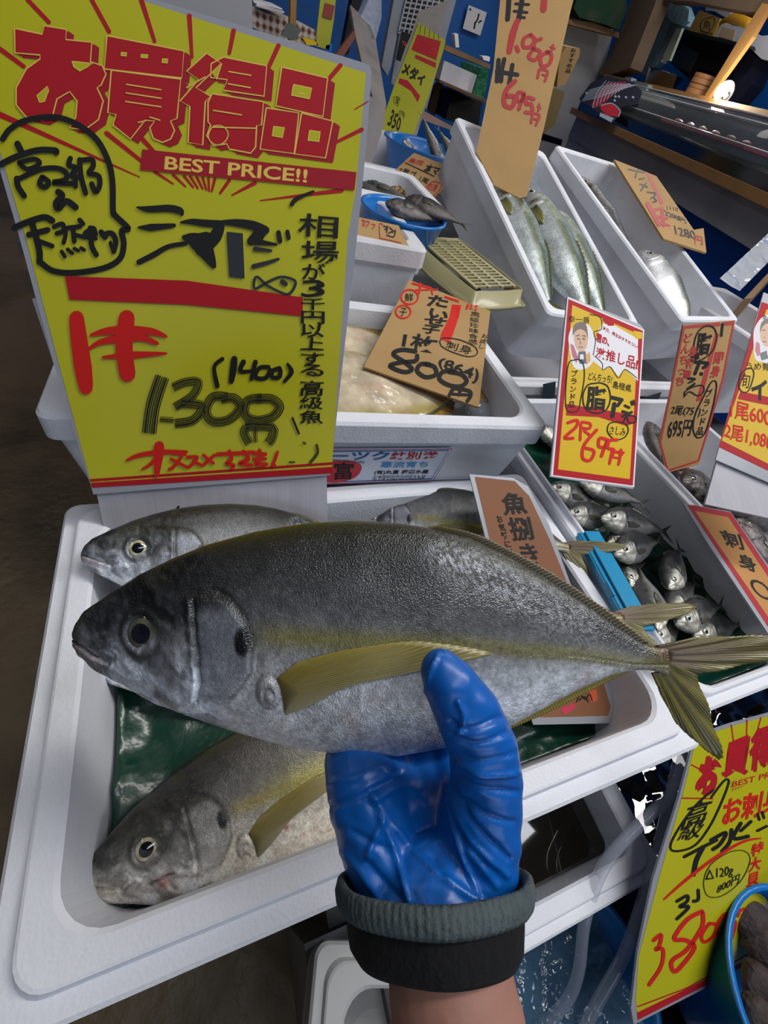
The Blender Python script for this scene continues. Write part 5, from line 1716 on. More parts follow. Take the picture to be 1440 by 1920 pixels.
for p_, w_ in ((((1080, 1175), (1000, 1220), (930, 1320), (990, 1330), (1040, 1370), (960, 1480), (925, 1495), (920, 1440), (1000, 1380), (1080, 1260), (1085, 1185)), 8), (((1120, 1240), (1080, 1300), (1090, 1340), (1140, 1310), (1160, 1250), (1125, 1240)), 6), (((1200, 1190), (1160, 1250), (1170, 1300), (1210, 1270), (1225, 1200), (1205, 1190)), 6),
               (((1215, 1260), (1195, 1350)), 6), (((1220, 1255), (1262, 1230), (1240, 1320)), 6), (((1205, 1300), (1250, 1285)), 4), (((1285, 1165), (1275, 1200)), 5), (((1265, 1180), (1310, 1160)), 5),
               (((820, 1330), (860, 1300), (850, 1360), (830, 1380), (870, 1380), (860, 1470), (795, 1570)), 7)):
    T2(p_, w_, REDP)
ab.done()

# ---- tall cardboard 1080 / 695
PT = plane((0.650, 1.288, 1.578), (0.761, 1.226, 1.599), (0.633, 0.881, 1.26))
PT = (np.array(loc_in(MA, 0.06, 0.36, 0.0)), PT[1])
CP = lambda *p: pxs(640, 0, 3.2727, p)
tc_ = Sheet('cardboard_sign', PT, [(952, -130), (1112, -150), (1070, 20), (1020, 240), (988, 368), (975, 372), (928, 348), (893, 285), (925, 130), (938, 0)], 0.004, CARD, 'tall cardboard price of 1,080 and 695 yen standing up from the tilted yellowtail box', 'price sign', part='cardboard')
CBLK = mat('grey_black_marker', '2b2b30', 0.5)
CRED = mat('soft_red_marker', 'b03c40', 0.5)
T3 = lambda pts, w, m, **k: tc_.stroke(CP(*pts), w, m, 3, 'handwriting', **k)
for p_, w_ in ((((1030, -20), (1025, 60), (1020, 120)), 9), (((1070, 25), (1150, 30)), 5), (((1060, 70), (1140, 78)), 5), (((1110, -10), (1100, 60), (1085, 130)), 9), (((1090, 105), (1125, 110)), 5), (((965, 370), (955, 500)), 8), (((1000, 365), (985, 430)), 8), (((955, 440), (1080, 460)), 8), (((1050, 400), (1030, 520)), 8), (((985, 440), (980, 500)), 8)):
    T3(p_, w_, CBLK)
for p_, w_ in ((((1080, 130), (1050, 220), (1030, 320)), [10, 13, 10]), (((1075, 290), (1085, 315)), 8), (((1165, 215), (1120, 240), (1120, 290), (1165, 285), (1185, 240), (1160, 218)), 7), (((1225, 240), (1185, 260), (1180, 300), (1150, 350), (1190, 370), (1220, 320), (1175, 300)), 7),
               (((1270, 320), (1225, 350), (1230, 405), (1275, 395), (1290, 340), (1262, 320)), 7), (((1215, 430), (1205, 480)), 5), (((1218, 425), (1265, 440), (1250, 500)), 5), (((1235, 460), (1252, 465)), 4), (((1285, 290), (1310, 300)), 4), (((1300, 278), (1290, 315)), 4),
               (((1065, 500), (1010, 560), (1000, 640), (1045, 660), (1065, 600), (1020, 590)), 9), (((1120, 575), (1085, 570), (1080, 620), (1115, 615), (1120, 580), (1090, 670)), 7), (((1180, 610), (1140, 600), (1135, 640), (1165, 640), (1170, 690), (1130, 690)), 7),
               (((1175, 700), (1165, 755)), 5), (((1178, 695), (1215, 710), (1195, 770)), 5), (((1175, 730), (1205, 735)), 4), (((1205, 655), (1222, 665)), 4), (((1215, 640), (1210, 680)), 4), (((1245, 0), (1240, 60)), 12)):
    T3(p_, w_, CRED)
tc_.done()

# ---- cardboard 2200 / 1280 lying over the tilted box
PX = plane(loc_in(MBx, 0.02, 0.5, 0.003), loc_in(MBx, 0.25, 0.5, 0.003), loc_in(MBx, 0.1, 0.1, 0.003))
PX = (PX[0] + np.array([0, 0, .012]), PX[1])
U_ = lambda *p: pxs(1000, 0, 3.2727, p)
cx_ = Sheet('cardboard_sign', PX, U_((495, 978), (755, 1080), (985, 1410), (1045, 1400), (1062, 1550), (800, 1465)), 0.005, CARD, 'cardboard price of 1280 yen lying across the tilted silver fish box', 'price sign', part='cardboard')
cx_.poly(U_((690, 1060), (715, 1070), (800, 1250), (780, 1255)), CRED, 1.5, 'red_brush_band')
for p_, w_, m_ in ((((585, 1040), (680, 1060)), 3, CBLK), (((640, 1045), (625, 1090)), 3, CBLK), (((650, 1100), (680, 1095)), 3, CBLK), (((655, 1130), (700, 1150)), 3, CBLK), (((690, 1125), (660, 1170)), 3, CBLK), (((700, 1180), (750, 1190), (720, 1220)), 3, CBLK), (((740, 1215), (755, 1235), (735, 1240)), 3, CBLK),
                   (((700, 1250), (770, 1380)), 8, CRED), (((730, 1290), (790, 1280)), 5, CRED), (((755, 1330), (820, 1340)), 5, CRED), (((790, 1300), (800, 1385)), 6, CRED), (((775, 1370), (835, 1385)), 4, CRED)):
    cx_.stroke(U_(*p_), w_, m_, 3, 'handwriting')
cx_.text('2200円', U_((795, 1285), (925, 1340), (940, 1375), (810, 1325)), CBLK, 3, 'handwriting', wob=.04, bold=.01)
cx_.text('1110', U_((815, 1262), (885, 1275), (890, 1298), (820, 1285)), CBLK, 3, 'handwriting', wob=.04)
cx_.text('1280', U_((860, 1385), (985, 1420), (1005, 1475), (870, 1440)), CBLK, 3, 'handwriting', wob=.04, bold=.01)
cx_.text('円', U_((985, 1440), (1035, 1455), (1040, 1505), (990, 1495)), CRED, 3, 'handwriting', wob=.04, bold=.01)
cx_.done()


# ================================================================ row of boxes further back
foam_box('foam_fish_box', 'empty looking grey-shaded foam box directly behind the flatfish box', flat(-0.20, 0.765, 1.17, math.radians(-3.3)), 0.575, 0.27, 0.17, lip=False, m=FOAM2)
foam_box('foam_fish_box', 'foam box of wet black fish behind the small cardboard price', flat(-0.12, 1.065, 1.165, math.radians(-3.3)), 0.66, 0.27, 0.15, lip=False)
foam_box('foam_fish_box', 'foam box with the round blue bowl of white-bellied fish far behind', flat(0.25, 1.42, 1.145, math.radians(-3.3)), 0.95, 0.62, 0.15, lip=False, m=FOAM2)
BBL = mat('blue_plastic', '1273c4', 0.35, coat=0.3)
t = empty('display_table', (0.4, 1.6, 0), 'steel table under the back rows of foam boxes', 'table')
b = MB()
b.box((-0.3, 1.03, 0.97), (1.6, 0, 0), (0, 1.1, 0), (0, 0, 0.02))
b.build('tabletop', STEEL, t)
for x in (-0.25, 1.22):
    for y in (1.1, 2.05):
        b = MB()
        b.box((x, y, 0), (0.04, 0, 0), (0, 0.04, 0), (0, 0, 0.97))
        b.build('leg', STEEL, t)


def lathe(prof, n=48):
    V, F = [], []
    for r, z in prof:
        for k in range(n):
            a = 2 * PI * k / n
            V.append((r * math.cos(a), r * math.sin(a), z))
    for i in range(len(prof) - 1):
        for k in range(n):
            F.append((i * n + k, i * n + (k + 1) % n, (i + 1) * n + (k + 1) % n, (i + 1) * n + k))
    return V, F


def bowl(name, c, r, h, m, label, cat, M=None, group=None):
    V, F = lathe([(0.001, 0), (r * 0.72, 0), (r * 0.76, 0.006), (r * 0.95, h - 0.006), (r, h - 0.004), (r, h), (r * 0.94, h), (r * 0.93, h - 0.006), (r * 0.72, 0.008), (0.001, 0.006)])
    o = mesh(name, V, F, m, smooth=True)
    o.location = tuple(c)
    if M is not None:
        o.matrix_world = M
    return tag(o, label, cat, group)


bowl('plastic_bowl', (0.385, 0.900, 1.115), 0.085, 0.065, BBL, 'blue plastic bowl of small grey fish behind the small cardboard price', 'bowl')
bowl('plastic_bowl', (0.80, 1.80, 1.05), 0.155, 0.11, BBL, 'round blue bowl holding white-bellied fish far behind', 'bowl')


def put(first, name, label, sn, tl, up, group, K=None, parts=aji_parts, **kw):
    r = lay_fish(name, label, 'fish', sn, tl, up, group)
    if first is None:
        parts(K, r, **kw)
        return r
    for ch in first.children:
        c = ch.copy()
        COL.objects.link(c)
        c.parent = r
    return first


K_WB = Kind(0, 400, 62, AT, AB, AK, aji_col((0.10, 0.09, 0.09), (0.55, 0.53, 0.50), (0.45, 0.43, 0.42)), aji_disp)
for sn, tl, lab in (((.345, .905, 1.185), (.455, .885, 1.175), 'shiny grey fish lying across the small blue bowl'), ((.40, .945, 1.19), (.49, .86, 1.185), 'second grey fish in the small blue bowl, next to the colander')):
    put(g0, 'small_grey_fish', lab, np.array(sn), np.array(tl), (0, -.4, 1), 'fish in the small blue bowl')
w0 = None
for a, b2, up, lab in (((.70, 1.78, 1.16), (.80, 1.84, 1.11), (0, -.5, 1), 'pale-bellied fish at the left of the round blue bowl'), ((.86, 1.74, 1.11), (.78, 1.83, 1.22), (.6, -.7, .2), 'pale fish standing with its forked tail up in the round blue bowl'), ((.92, 1.76, 1.14), (.86, 1.86, 1.20), (.3, -.7, .5), 'dark-tailed fish at the right of the round blue bowl')):
    w0 = put(w0, 'pale_bellied_fish', lab, np.array(a), np.array(b2), up, 'fish in the round blue bowl', K=K_WB)
bl = None
K_BK = Kind(0, 400, 62, AT, AB, AK, aji_col((0.02, 0.02, 0.02), (0.05, 0.05, 0.05), (0.05, 0.05, 0.045)), aji_disp)
for a, b2, lab in (((.30, 1.19, 1.14), (.46, 1.12, 1.135), 'wet black fish under the near corner of the 595 yen cardboard'), ((.24, 1.26, 1.145), (.40, 1.22, 1.14), 'wet black fish nearest the big sign in its back box'), ((.16, 1.16, 1.145), (.32, 1.12, 1.14), 'black fish along the front of its back box'), ((.40, 1.24, 1.135), (.52, 1.15, 1.13), 'black fish at the right end of its back box')):
    bl = put(bl, 'black_rockfish', lab, np.array(a), np.array(b2), (0, -.3, 1), 'wet black fish in the back foam box', K=K_BK)

# beige colander leaning on the tilted box
CLN = mat('beige_plastic', 'a39c72', 0.4, coat=0.3)
pc0, pc1, pc2 = Dp(772, 446, .84), Dp(888, 548, .735), Dp(815, 408, .95)
u_ = pc1 - pc0
Lc = np.linalg.norm(u_)
u_ /= Lc
w_ = pc2 - pc0
w_ = w_ - u_ * (w_ @ u_)
Wc = 0.12
w_ /= np.linalg.norm(w_)
n_ = np.cross(u_, w_)
if n_[2] < 0:
    n_ = -n_
ct = empty('colander', pc0, 'beige slotted plastic colander tray propped against the tilted yellowtail box', 'colander')
b = MB()
g = lambda u, w, n: pc0 + u_ * u + w_ * w + n_ * n
ns = 16
for i in range(ns + 1):
    x = 0.012 + (Lc - 0.03) * i / ns
    b.box(g(x, 0.012, 0.0), u_ * 0.0045, w_ * (Wc - 0.024), n_ * 0.003)
for k in range(4):
    b.box(g(0.01, 0.010 + (Wc - 0.028) * k / 3, 0.0), u_ * (Lc - 0.02), w_ * 0.007, n_ * 0.0032)
b.build('slotted_base', CLN, ct)
b = MB()
R0 = [(0, 0.02), (0.0, Wc - 0.02), (0.02, Wc), (Lc - 0.02, Wc), (Lc, Wc - 0.02), (Lc, 0.02), (Lc - 0.02, 0), (0.02, 0)]
R1 = crom([np.array(q) for q in R0], 4, True)
V = []
k = len(R1)
for (e, h) in ((0.0, 0.002), (0.006, -0.022), (0.014, -0.025), (0.016, -0.020)):
    for q in R1:
        c = np.array([Lc / 2, Wc / 2])
        d_ = (q - c) / np.linalg.norm(q - c)
        p_ = q + d_ * e
        V.append(g(p_[0], p_[1], h))
F = [(i * k + j, i * k + (j + 1) % k, (i + 1) * k + (j + 1) % k, (i + 1) * k + j) for i in range(3) for j in range(k)]
o = mesh('rim_wall', V, F, CLN, ct, True)
sd_ = o.modifiers.new('s', 'SOLIDIFY')
sd_.thickness = 0.0015

# small cardboard prices in the back row
X1 = lambda *p: pxs(640, 180, 5.5385, p)
P1 = plane((0.24, 0.80, 1.185), (0.36, 0.78, 1.185), (0.30, 0.93, 1.235))
s1 = Sheet('cardboard_sign', P1, X1((60, 1245), (190, 1260), (595, 1345), (640, 1440), (710, 1575), (175, 1475), (60, 1450)), 0.003, CARD, 'small cardboard price with red writing lying right behind the flatfish box', 'price sign', part='cardboard')
for p_, w_2, m_ in ((((215, 1290), (260, 1310)), 2, CRED), (((235, 1290), (225, 1350), (250, 1330)), 2, CRED), (((270, 1300), (290, 1320), (260, 1360)), 2, CRED), (((320, 1335), (350, 1345), (320, 1380)), 2, CRED), (((430, 1340), (395, 1335), (400, 1480)), 1.6, CRED), (((400, 1480), (500, 1500), (620, 1530)), 1.6, CRED),
                    (((440, 1355), (480, 1370), (450, 1390)), 2.4, CBLK), (((480, 1355), (470, 1420)), 2.4, CBLK), (((500, 1370), (530, 1400), (490, 1430)), 2.4, CBLK), (((530, 1420), (560, 1400), (550, 1460)), 2.4, CBLK), (((470, 1450), (540, 1470)), 2, CBLK)):
    s1.stroke(X1(*p_), w_2, m_, 3, 'handwriting')
s1.done()
P2 = plane((0.524, 1.351, 1.19), (0.624, 1.253, 1.187), (0.561, 1.189, 1.123))
s2 = Sheet('cardboard_sign', P2, X1((755, 590), (1050, 705), (1000, 820), (1060, 960), (860, 1155), (820, 1150), (370, 930), (590, 740)), 0.003, CARD, 'cardboard price of 595 yen with red and black writing in the back row', 'price sign', part='cardboard')
s2.text('高級', X1((720, 640), (870, 680), (840, 730), (690, 690)), CRED, 3, 'handwriting', bold=.02, wob=.03)
s2.text('本マ', X1((900, 700), (1040, 740), (1000, 830), (840, 790)), CBLK, 3, 'handwriting', bold=.03, wob=.03)
s2.stroke(X1((665, 695), (960, 835)), 2, CBLK, 3, 'handwriting', smooth=False)
s2.text('2尾ゴ', X1((620, 735), (790, 790), (760, 860), (570, 800)), CBLK, 3, 'handwriting', bold=.01, wob=.03)
s2.text('1尾', X1((830, 830), (920, 870), (890, 920), (800, 880)), CBLK, 3, 'handwriting', bold=.01, wob=.03)
s2.text('595円', X1((510, 850), (640, 900), (600, 990), (440, 920)), CBLK, 3, 'handwriting', bold=.01, wob=.03)
s2.text('350円', X1((660, 950), (780, 990), (750, 1070), (610, 1020)), CBLK, 3, 'handwriting', bold=.01, wob=.03)
s2.stroke(X1((960, 890), (880, 950), (800, 1040), (880, 1060), (980, 1020), (1040, 930)), 2, CRED, 3, 'handwriting', closed=True)
s2.text('刺身', X1((920, 900), (1020, 920), (980, 1000), (880, 980)), CRED, 3, 'handwriting', bold=.02, wob=.03)
s2.done()
# yellow sheet of 350 yen on its grey board
P3 = plane(Dp(775, 40, 1.95), Dp(835, 75, 1.95), Dp(716, 245, 1.75))
Y1 = lambda *p: pxs(640, 0, 4.5, p)
s3 = Sheet('sign_board', (P3[0] - P3[1] * .004, P3[1]), Y1((650, 100), (890, 5), (900, 30), (820, 300), (880, 330), (640, 1130), (440, 1300), (250, 1400), (200, 1300), (340, 1060), (600, 250)), 0.012, GREYW, 'weathered grey pasteboard behind the 350 yen yellow sheet', 'board', part='panel').done()
s3 = Sheet('price_sign', P3, Y1((650, 190), (880, 340), (870, 400), (740, 800), (540, 1300), (320, 1090), (440, 740), (600, 330)), 0.002, mat('aged_yellow_print', 'a8a82c', 0.45, spots=.3, sscale=8, scol='7f8024'), 'yellow sheet priced 350 yen far behind, right of the big sign', 'price sign', part='sheet')
for x in range(5):
    s3.stroke(Y1((670 + x * 38, 210 + x * 20), (660 + x * 40, 290 + x * 12)), 1, BLK, 1, smooth=False)
s3.poly(Y1((640, 290), (840, 350), (800, 510), (590, 420)), DRED, 1.5, 'title_letters')
s3.text('お買得品', Y1((640, 300), (830, 355), (800, 480), (600, 410)), RED, 2.5, 'title_letters', bold=.05)
s3.poly(Y1((625, 460), (800, 530), (795, 575), (620, 490)), DRED, 1.5, 'banner')
s3.text('メダイ', Y1((540, 500), (715, 640), (690, 740), (500, 620)), BLK, 3, 'handwriting', bold=.05, wob=.02)
s3.poly(Y1((490, 660), (560, 680), (665, 810), (645, 865), (590, 770), (480, 700)), DRED, 1.5, 'red_band')
s3.text('1尾', Y1((445, 800), (500, 830), (480, 900), (440, 880)), BLK, 3, 'handwriting', wob=.03)
s3.text('350', Y1((430, 920), (510, 1000), (490, 1110), (385, 1060)), BLK, 3, 'handwriting', bold=.02, wob=.03)
s3.text('(378)', Y1((485, 925), (540, 950), (530, 1010), (475, 980)), BLK, 3, 'handwriting', wob=.03)
s3.text('円', Y1((445, 1110), (490, 1135), (480, 1190), (440, 1170)), BLK, 3, 'handwriting', wob=.03)
s3.poly(Y1((320, 1080), (395, 1165), (390, 1180), (316, 1098)), RED, 1.5, 'red_band')
s3.done()
# grey boards seen from behind
P4 = plane(Dp(660, 20, 1.85), Dp(720, 100, 1.9), Dp(710, 190, 1.7))
Sheet('sign_board', P4, Y1((75, 40), (275, 230), (300, 400), (380, 880), (270, 830), (190, 600), (120, 300)), 0.012, GREYW, 'grey brown board seen from behind, just right of the big sign corner', 'board', part='panel').done()
P5 = plane(Yp(690, 200, 1.55), Yp(730, 200, 1.60), Yp(690, 320, 1.5))
Sheet('sign_board', P5, Y1((240, 810), (380, 880), (360, 1050), (250, 1400), (190, 1470), (120, 1480), (150, 1000)), 0.008, GREYW, 'scuffed grey board edge standing between the big sign and the 350 yen sheet', 'board', part='panel').done()

# clutter beyond the top edge of the big sign
def ybox(name, pts, y, depth, m, label, cat, part=None, group=None, kind=None):
    """solid box whose front outline is seen at distance y"""
    P = [Yp(px, py, y) for px, py in pts]
    b = MB()
    b.prism(P, (0, depth, 0))
    o = fixn(b.build(name, m))
    return tag(o, label, cat, group, kind)


CHK = mat('gingham_cloth', 'b9a497', 0.9)
nt = CHK.node_tree
tcn = nt.nodes.new('ShaderNodeTexCoord')
ws = []
for dirn in ('X', 'Z'):
    w = nt.nodes.new('ShaderNodeTexWave')
    w.bands_direction = dirn
    w.inputs['Scale'].default_value = 13
    w.inputs['Distortion'].default_value = 0.6
    nt.links.new(tcn.outputs['Object'], w.inputs['Vector'])
    ws.append(w)
ad = nt.nodes.new('ShaderNodeMath')
ad.operation = 'ADD'
nt.links.new(ws[0].outputs['Fac'], ad.inputs[0])
nt.links.new(ws[1].outputs['Fac'], ad.inputs[1])
rp = nt.nodes.new('ShaderNodeValToRGB')
rp.color_ramp.elements[0].position = 0.35
rp.color_ramp.elements[0].color = lin('c9bdb2') + (1,)
rp.color_ramp.elements[1].position = 1.0
rp.color_ramp.elements[1].color = lin('6b3b30') + (1,)
ml = nt.nodes.new('ShaderNodeMath')
ml.operation = 'MULTIPLY'
ml.inputs[1].default_value = 0.6
nt.links.new(ad.outputs[0], ml.inputs[0])
nt.links.new(ml.outputs[0], rp.inputs[0])
nt.links.new(rp.outputs[0], nt.nodes['Principled BSDF'].inputs['Base Color'])
N1 = lambda *p: pxs(460, 0, 5.5385, p)
GW = mat('greyish_white_panel', 'a9a8b0', 0.6)
ybox('styrofoam_board', [(270, -60), (472, -30), (474, 60), (470, 200), (300, 60), (270, 20)], 2.3, 0.05, GW, 'pale grey foam board rising behind the top edge of the big sign', 'board')
ybox('storage_basket', N1((75, 60), (200, 130), (450, 190), (720, 310), (740, 380), (700, 470), (300, 420), (60, 270)), 2.45, 0.30, CHK, 'brown and white gingham covered basket behind the big sign', 'basket')
for k, q in enumerate((((80, 0), (370, 80), (390, 100), (90, 30)), ((120, 35), (400, 115), (410, 130), (380, 140), (110, 60)))):
    ybox('paper_stack', N1(*q), 2.44 - 0.02 * k, 0.25, WPAP, ('upper' if k == 0 else 'lower') + ' bundle of white papers lying on the gingham basket', 'papers', group='papers on the gingham basket')
WOOD = mat('rough_wood', '7d6247', 0.8, bump=0.3, bscale=30, stretch=(1, 1, .1), spots=.4, sscale=9, scol='4f3b29')
LWOOD = mat('pale_wood', 'a87c47', 0.65, bump=0.2, bscale=30, stretch=(1, 1, .15), spots=.35, sscale=7, scol='7d5932')
ybox('wooden_post', N1((480, -300), (545, -300), (530, 120), (520, 420), (455, 420), (470, 120)), 2.30, 0.04, LWOOD, 'thin wooden post behind the middle of the big sign top', 'post')
ybox('photo_card', N1((455, 230), (590, 310), (510, 420), (370, 370)), 2.25, 0.01, mat('grey_photo_card', '5b625c', .6), 'small grey picture card leaning by the wooden post', 'card')
ybox('price_strip', N1((800, -200), (960, -200), (920, 200), (870, 520), (740, 480), (740, 350)), 2.2, 0.006, mat('aged_yellow_print', 'a8a82c', .5), 'narrow faded yellow strip with a red block standing behind the big sign', 'price sign')
ybox('red_block_print', N1((830, 30), (930, 60), (900, 200), (800, 170)), 2.195, 0.004, mat('faded_red_print', '8c3a34', .6), 'faded red block on the narrow yellow strip', 'print')
ybox('snack_pack', N1((600, 400), (720, 420), (760, 470), (640, 470)), 2.2, 0.05, GYEL, 'small yellow and white packet at the foot of the faded strip', 'packet')
ybox('snack_pack', N1((840, 470), (905, 460), (890, 540), (830, 520)), 2.2, 0.05, BBL, 'tiny blue packet right of the faded strip', 'packet')
ybox('red_strip', N1((560, 1900), (940, 570), (1130, 310), (1150, 380), (1010, 600), (640, 1950)), 2.1, 0.02, mat('reddish_wood', '7c4a40', .8, spots=.4), 'reddish wooden strip leaning behind the corner of the big sign', 'wood strip')
PLB = mat('clear_plastic_bag', 'c8cfdc', .15, alpha=.45, bump=.8, bscale=40, bdist=.01)
ybox('plastic_bag', Y1((230, 0), (340, -60), (340, 150), (290, 340), (250, 220), (165, 140)), 2.3, 0.06, PLB, 'clear plastic bag hanging behind the grey board', 'bag')
DKB = mat('dark_frame', '15100d', .6)
ybox('dark_post', Y1((110, -100), (200, -100), (60, 460), (0, 470)), 3.0, 0.06, DKB, 'dark upright behind the plastic bag', 'post')

# white rack column and its wire shelf
WCOL = mat('white_column_paint', 'a7adb8', .55, spots=.3, sscale=5, scol='80848c')
ybox('white_upright', Y1((470, -150), (560, -150), (420, 560), (390, 640), (340, 560)), 3.4, 0.05, WCOL, 'grey white upright left of the wire rack', 'upright')
ybox('rack_back_panel', Y1((560, -150), (1010, -150), (720, 920), (420, 700)), 3.45, 0.03, WCOL, 'grey white panel behind the wire rack', 'panel')
wr = empty('wire_rack', Yp(775, 30, 3.38), 'black and white wire grid rack on the pale panel', 'rack')
b = MB()
for k in range(9):
    a, c = Yp(764 - k * 2.2 - 0, 5 + k * 9.5 - 20, 3.38), Yp(842 - k * 2.6, 18 + k * 9.5 - 20, 3.38)
    b.tube([a, c], 0.004, 6)
for k in range(8):
    a, c = Yp(766 + k * 10, -20 + k * 2, 3.375), Yp(748 + k * 9, 58 + k * 2, 3.375)
    b.tube([a, c], 0.004, 6)
b.build('grid', mat('rack_wire', 'c3c6cc', .4), wr)
b = MB()
b.prism([Yp(*p, 3.40) for p in Y1((560, -100), (900, -100), (860, 60), (660, 100), (600, 300), (530, 260))], (0, 0.02, 0))
fixn(b.build('back_sheet', mat('rack_dark_grey', '5c5c60', .8), wr))
tb = Sheet('store_sign', plane((0, 3.36, 0), (1, 3.36, 0), (0, 3.36, 1)), Y1((515, 265), (590, 290), (540, 400), (500, 520), (462, 505)), 0.01, mat('black_sign_board', '101014', .5), 'small black sign with orange letters half hidden by the yellow sheet', 'sign', part='panel')
tb.text('Tic', Y1((510, 345), (565, 355), (555, 395), (508, 380)), mat('orange_print', 'd2603a', .4), 2, bold=.02)
tb.done()
# shelf with foam box and crate against the blue wall
wsx = empty('wooden_shelf', Yp(870, 100, 3.9), 'rough wooden wall shelf over the white foam container', 'shelf')
b = MB()
b.prism([Yp(*p, 3.9) for p in Y1((880, 375), (1260, 545), (1255, 585), (870, 425))], (0, 0.35, 0))
fixn(b.build('board', WOOD, wsx))
b = MB()
b.prism([Yp(*p, 3.9) for p in Y1((820, 700), (860, 710), (790, 980), (745, 950))], (0, 0.05, 0))
fixn(b.build('leg', WOOD, wsx))
pw = Sheet('drawing_paper', plane((0, 5.55, 0), (1, 5.55, 0), (0, 5.55, 1)), Y1((1075, 42), (1228, 105), (1172, 300), (1025, 240)), 0.004, WPAP, 'white paper with a small ink drawing pinned to the blue wall', 'paper', part='paper')
for p_ in (((1160, 120), (1150, 160)), ((1150, 165), (1125, 200)), ((1180, 175), (1160, 190)), ((1130, 190), (1120, 240)), ((1085, 75), (1090, 85))):
    pw.stroke(Y1(*p_), 3, BLK, 2, 'drawing', smooth=False)
pw.done()
ybox('white_figurine', Y1((955, 290), (985, 285), (995, 400), (965, 400)), 3.95, 0.05, WPAP, 'small white figurine standing on the rough wooden shelf', 'figurine')
ybox('small_packet', Y1((1190, 475), (1255, 480), (1250, 520), (1200, 505)), 3.95, 0.05, WPAP, 'little white packet at the right end of the rough wooden shelf', 'packet')
ybox('foam_container', Y1((868, 510), (980, 560), (1160, 640), (1105, 800), (830, 670)), 3.6, 0.30, FOAM, 'clean white foam container below the rough wooden shelf', 'foam box')
ybox('plastic_crate', Y1((1175, 575), (1250, 590), (1200, 850), (1105, 805)), 3.58, 0.3, mat('green_plastic', '0b6a44', .5, bump=.8, bscale=30, bdist=.02), 'green plastic crate beside the clean white foam container', 'crate')
ybox('black_machine', Y1((930, 800), (1190, 860), (1150, 1100), (880, 1010)), 3.7, 0.5, mat('matt_black', '08080a', .6), 'black machine in the dark under the shelf table', 'machine')
ybox('stall_table', Y1((830, 672), (1250, 855), (1245, 880), (825, 695)), 3.5, 0.6, WOOD, 'dark wooden table carrying the clean foam container', 'table')
ybox('wooden_tray', Y1((700, 940), (965, 1085), (960, 1110), (680, 1010)), 2.35, 0.03, mat('pinkish_wood', 'a08274', .7, spots=.4), 'pinkish wooden tray edge behind the round blue bowl', 'tray')

# ================================================================ sushi counter with glass case
DV = np.array([.3115, .9502, 0.0])
NV = np.array([.9502, -.3115, 0.0])
CB = np.array([2.256, 1.517, 0.0])


def cs3(s, o, z):
    return CB + DV * s + NV * o + np.array([0, 0, z])


def cas(px, py, off):
    r = ray(px, py)
    return CAM + r * ((((CB + NV * off) - CAM) @ NV) / (r @ NV))


def extr(name, prof, s0, s1, m, parent=None, smooth=False):
    b = MB()
    b.prism([cs3(s0, o, z) for o, z in prof], DV * (s1 - s0))
    return fixn(b.build(name, m, parent, smooth))


struct(extr('trim_counter_apron', [(0.04, 1.13), (0.10, 1.13), (0.10, 1.27), (0.04, 1.27)], -1.2, 2.86, GREYP))
struct(extr('wall_counter_grey', [(0.05, 0), (0.12, 0), (0.12, 1.2), (0.05, 1.2)], 1.75, 2.86, GREYP))
struct(extr('wall_counter_blue', [(0.12, 0), (0.16, 0), (0.16, 1.2), (0.12, 1.2)], -1.2, 1.75, mat('bright_blue_board', '0650b4', .5)))
ctr = extr('wooden_counter', [(-0.02, 1.27), (0.85, 1.27), (0.85, 1.31), (-0.02, 1.31)], -1.2, 2.9, LWOOD)
tag(ctr, 'pale wooden counter board under the glass sushi case', 'counter')
GLB = mat('gloss_black', '060608', .15, coat=.6)
case = empty('sushi_display_case', cs3(1.2, .2, 1.31), 'long black sushi case with curved glass front on the wooden counter', 'display case')
extr('base', [(0.0, 1.31), (0.44, 1.31), (0.44, 1.375), (0.02, 1.375), (0.0, 1.36)], -1.1, 2.80, GLB, case)
extr('back_panel', [(0.42, 1.36), (0.44, 1.36), (0.44, 1.545), (0.42, 1.545)], -1.1, 2.80, GLB, case)
gp = [(0.02 + 0.16 * (1 - math.cos(a)), 1.36 + 0.165 * math.sin(a)) for a in np.linspace(0, PI / 2, 10)] + [(0.42, 1.53)]
gq = [(o + 0.004, z - 0.004) for o, z in reversed(gp)]
GLS = mat('case_glass', 'c8d4dc', .03, alpha=.07, coat=1.0, coat_rough=.02)
b = MB()
n = len(gp)
V = [cs3(s, o, z) for s in (-1.1, 2.45) for o, z in gp]
b.add(V, [(i, i + 1, n + i + 1, n + i) for i in range(n - 1)])
o = b.build('curved_glass', GLS, case, True)
md = o.modifiers.new('s', 'SOLIDIFY')
md.thickness = 0.004
CHR = mat('highlight_pale_rail', 'c4c8cc', .3)  # rails coloured pale to stand in for highlight streaks along the glass
for oo, zz, r in ((0.028, 1.415, .003), (0.09, 1.497, .0035), (0.19, 1.528, .003)):
    b = MB()
    b.tube([cs3(-1.1, oo - .004, zz + .004), cs3(2.45, oo - .004, zz + .004)], r, 8)
    b.build('rail', CHR, case, True)
extr('end_panel', [(0.01, 1.36)] + gp + [(0.42, 1.36)], 2.45, 2.80, GLB, case)
extr('inner_shelf', [(0.08, 1.40), (0.40, 1.40), (0.40, 1.405), (0.08, 1.405)], -1.1, 2.44, mat('dark_steel', '2a2c30', .35, metal=.8), case)
TR = mat('red_tray', '8c2438', .45)
tag(extr('sushi_tray', [(0.10, 1.406), (0.24, 1.406), (0.24, 1.425), (0.10, 1.425)], 0.55, 1.5, TR), 'dark red tray inside the glass sushi case', 'tray')
rs_ = random.Random(5)
fl = None
bk = extr('shelf_board', [(0.44, 1.545), (0.66, 1.545), (0.66, 1.575), (0.44, 1.575)], -1.1, 3.75, LWOOD)
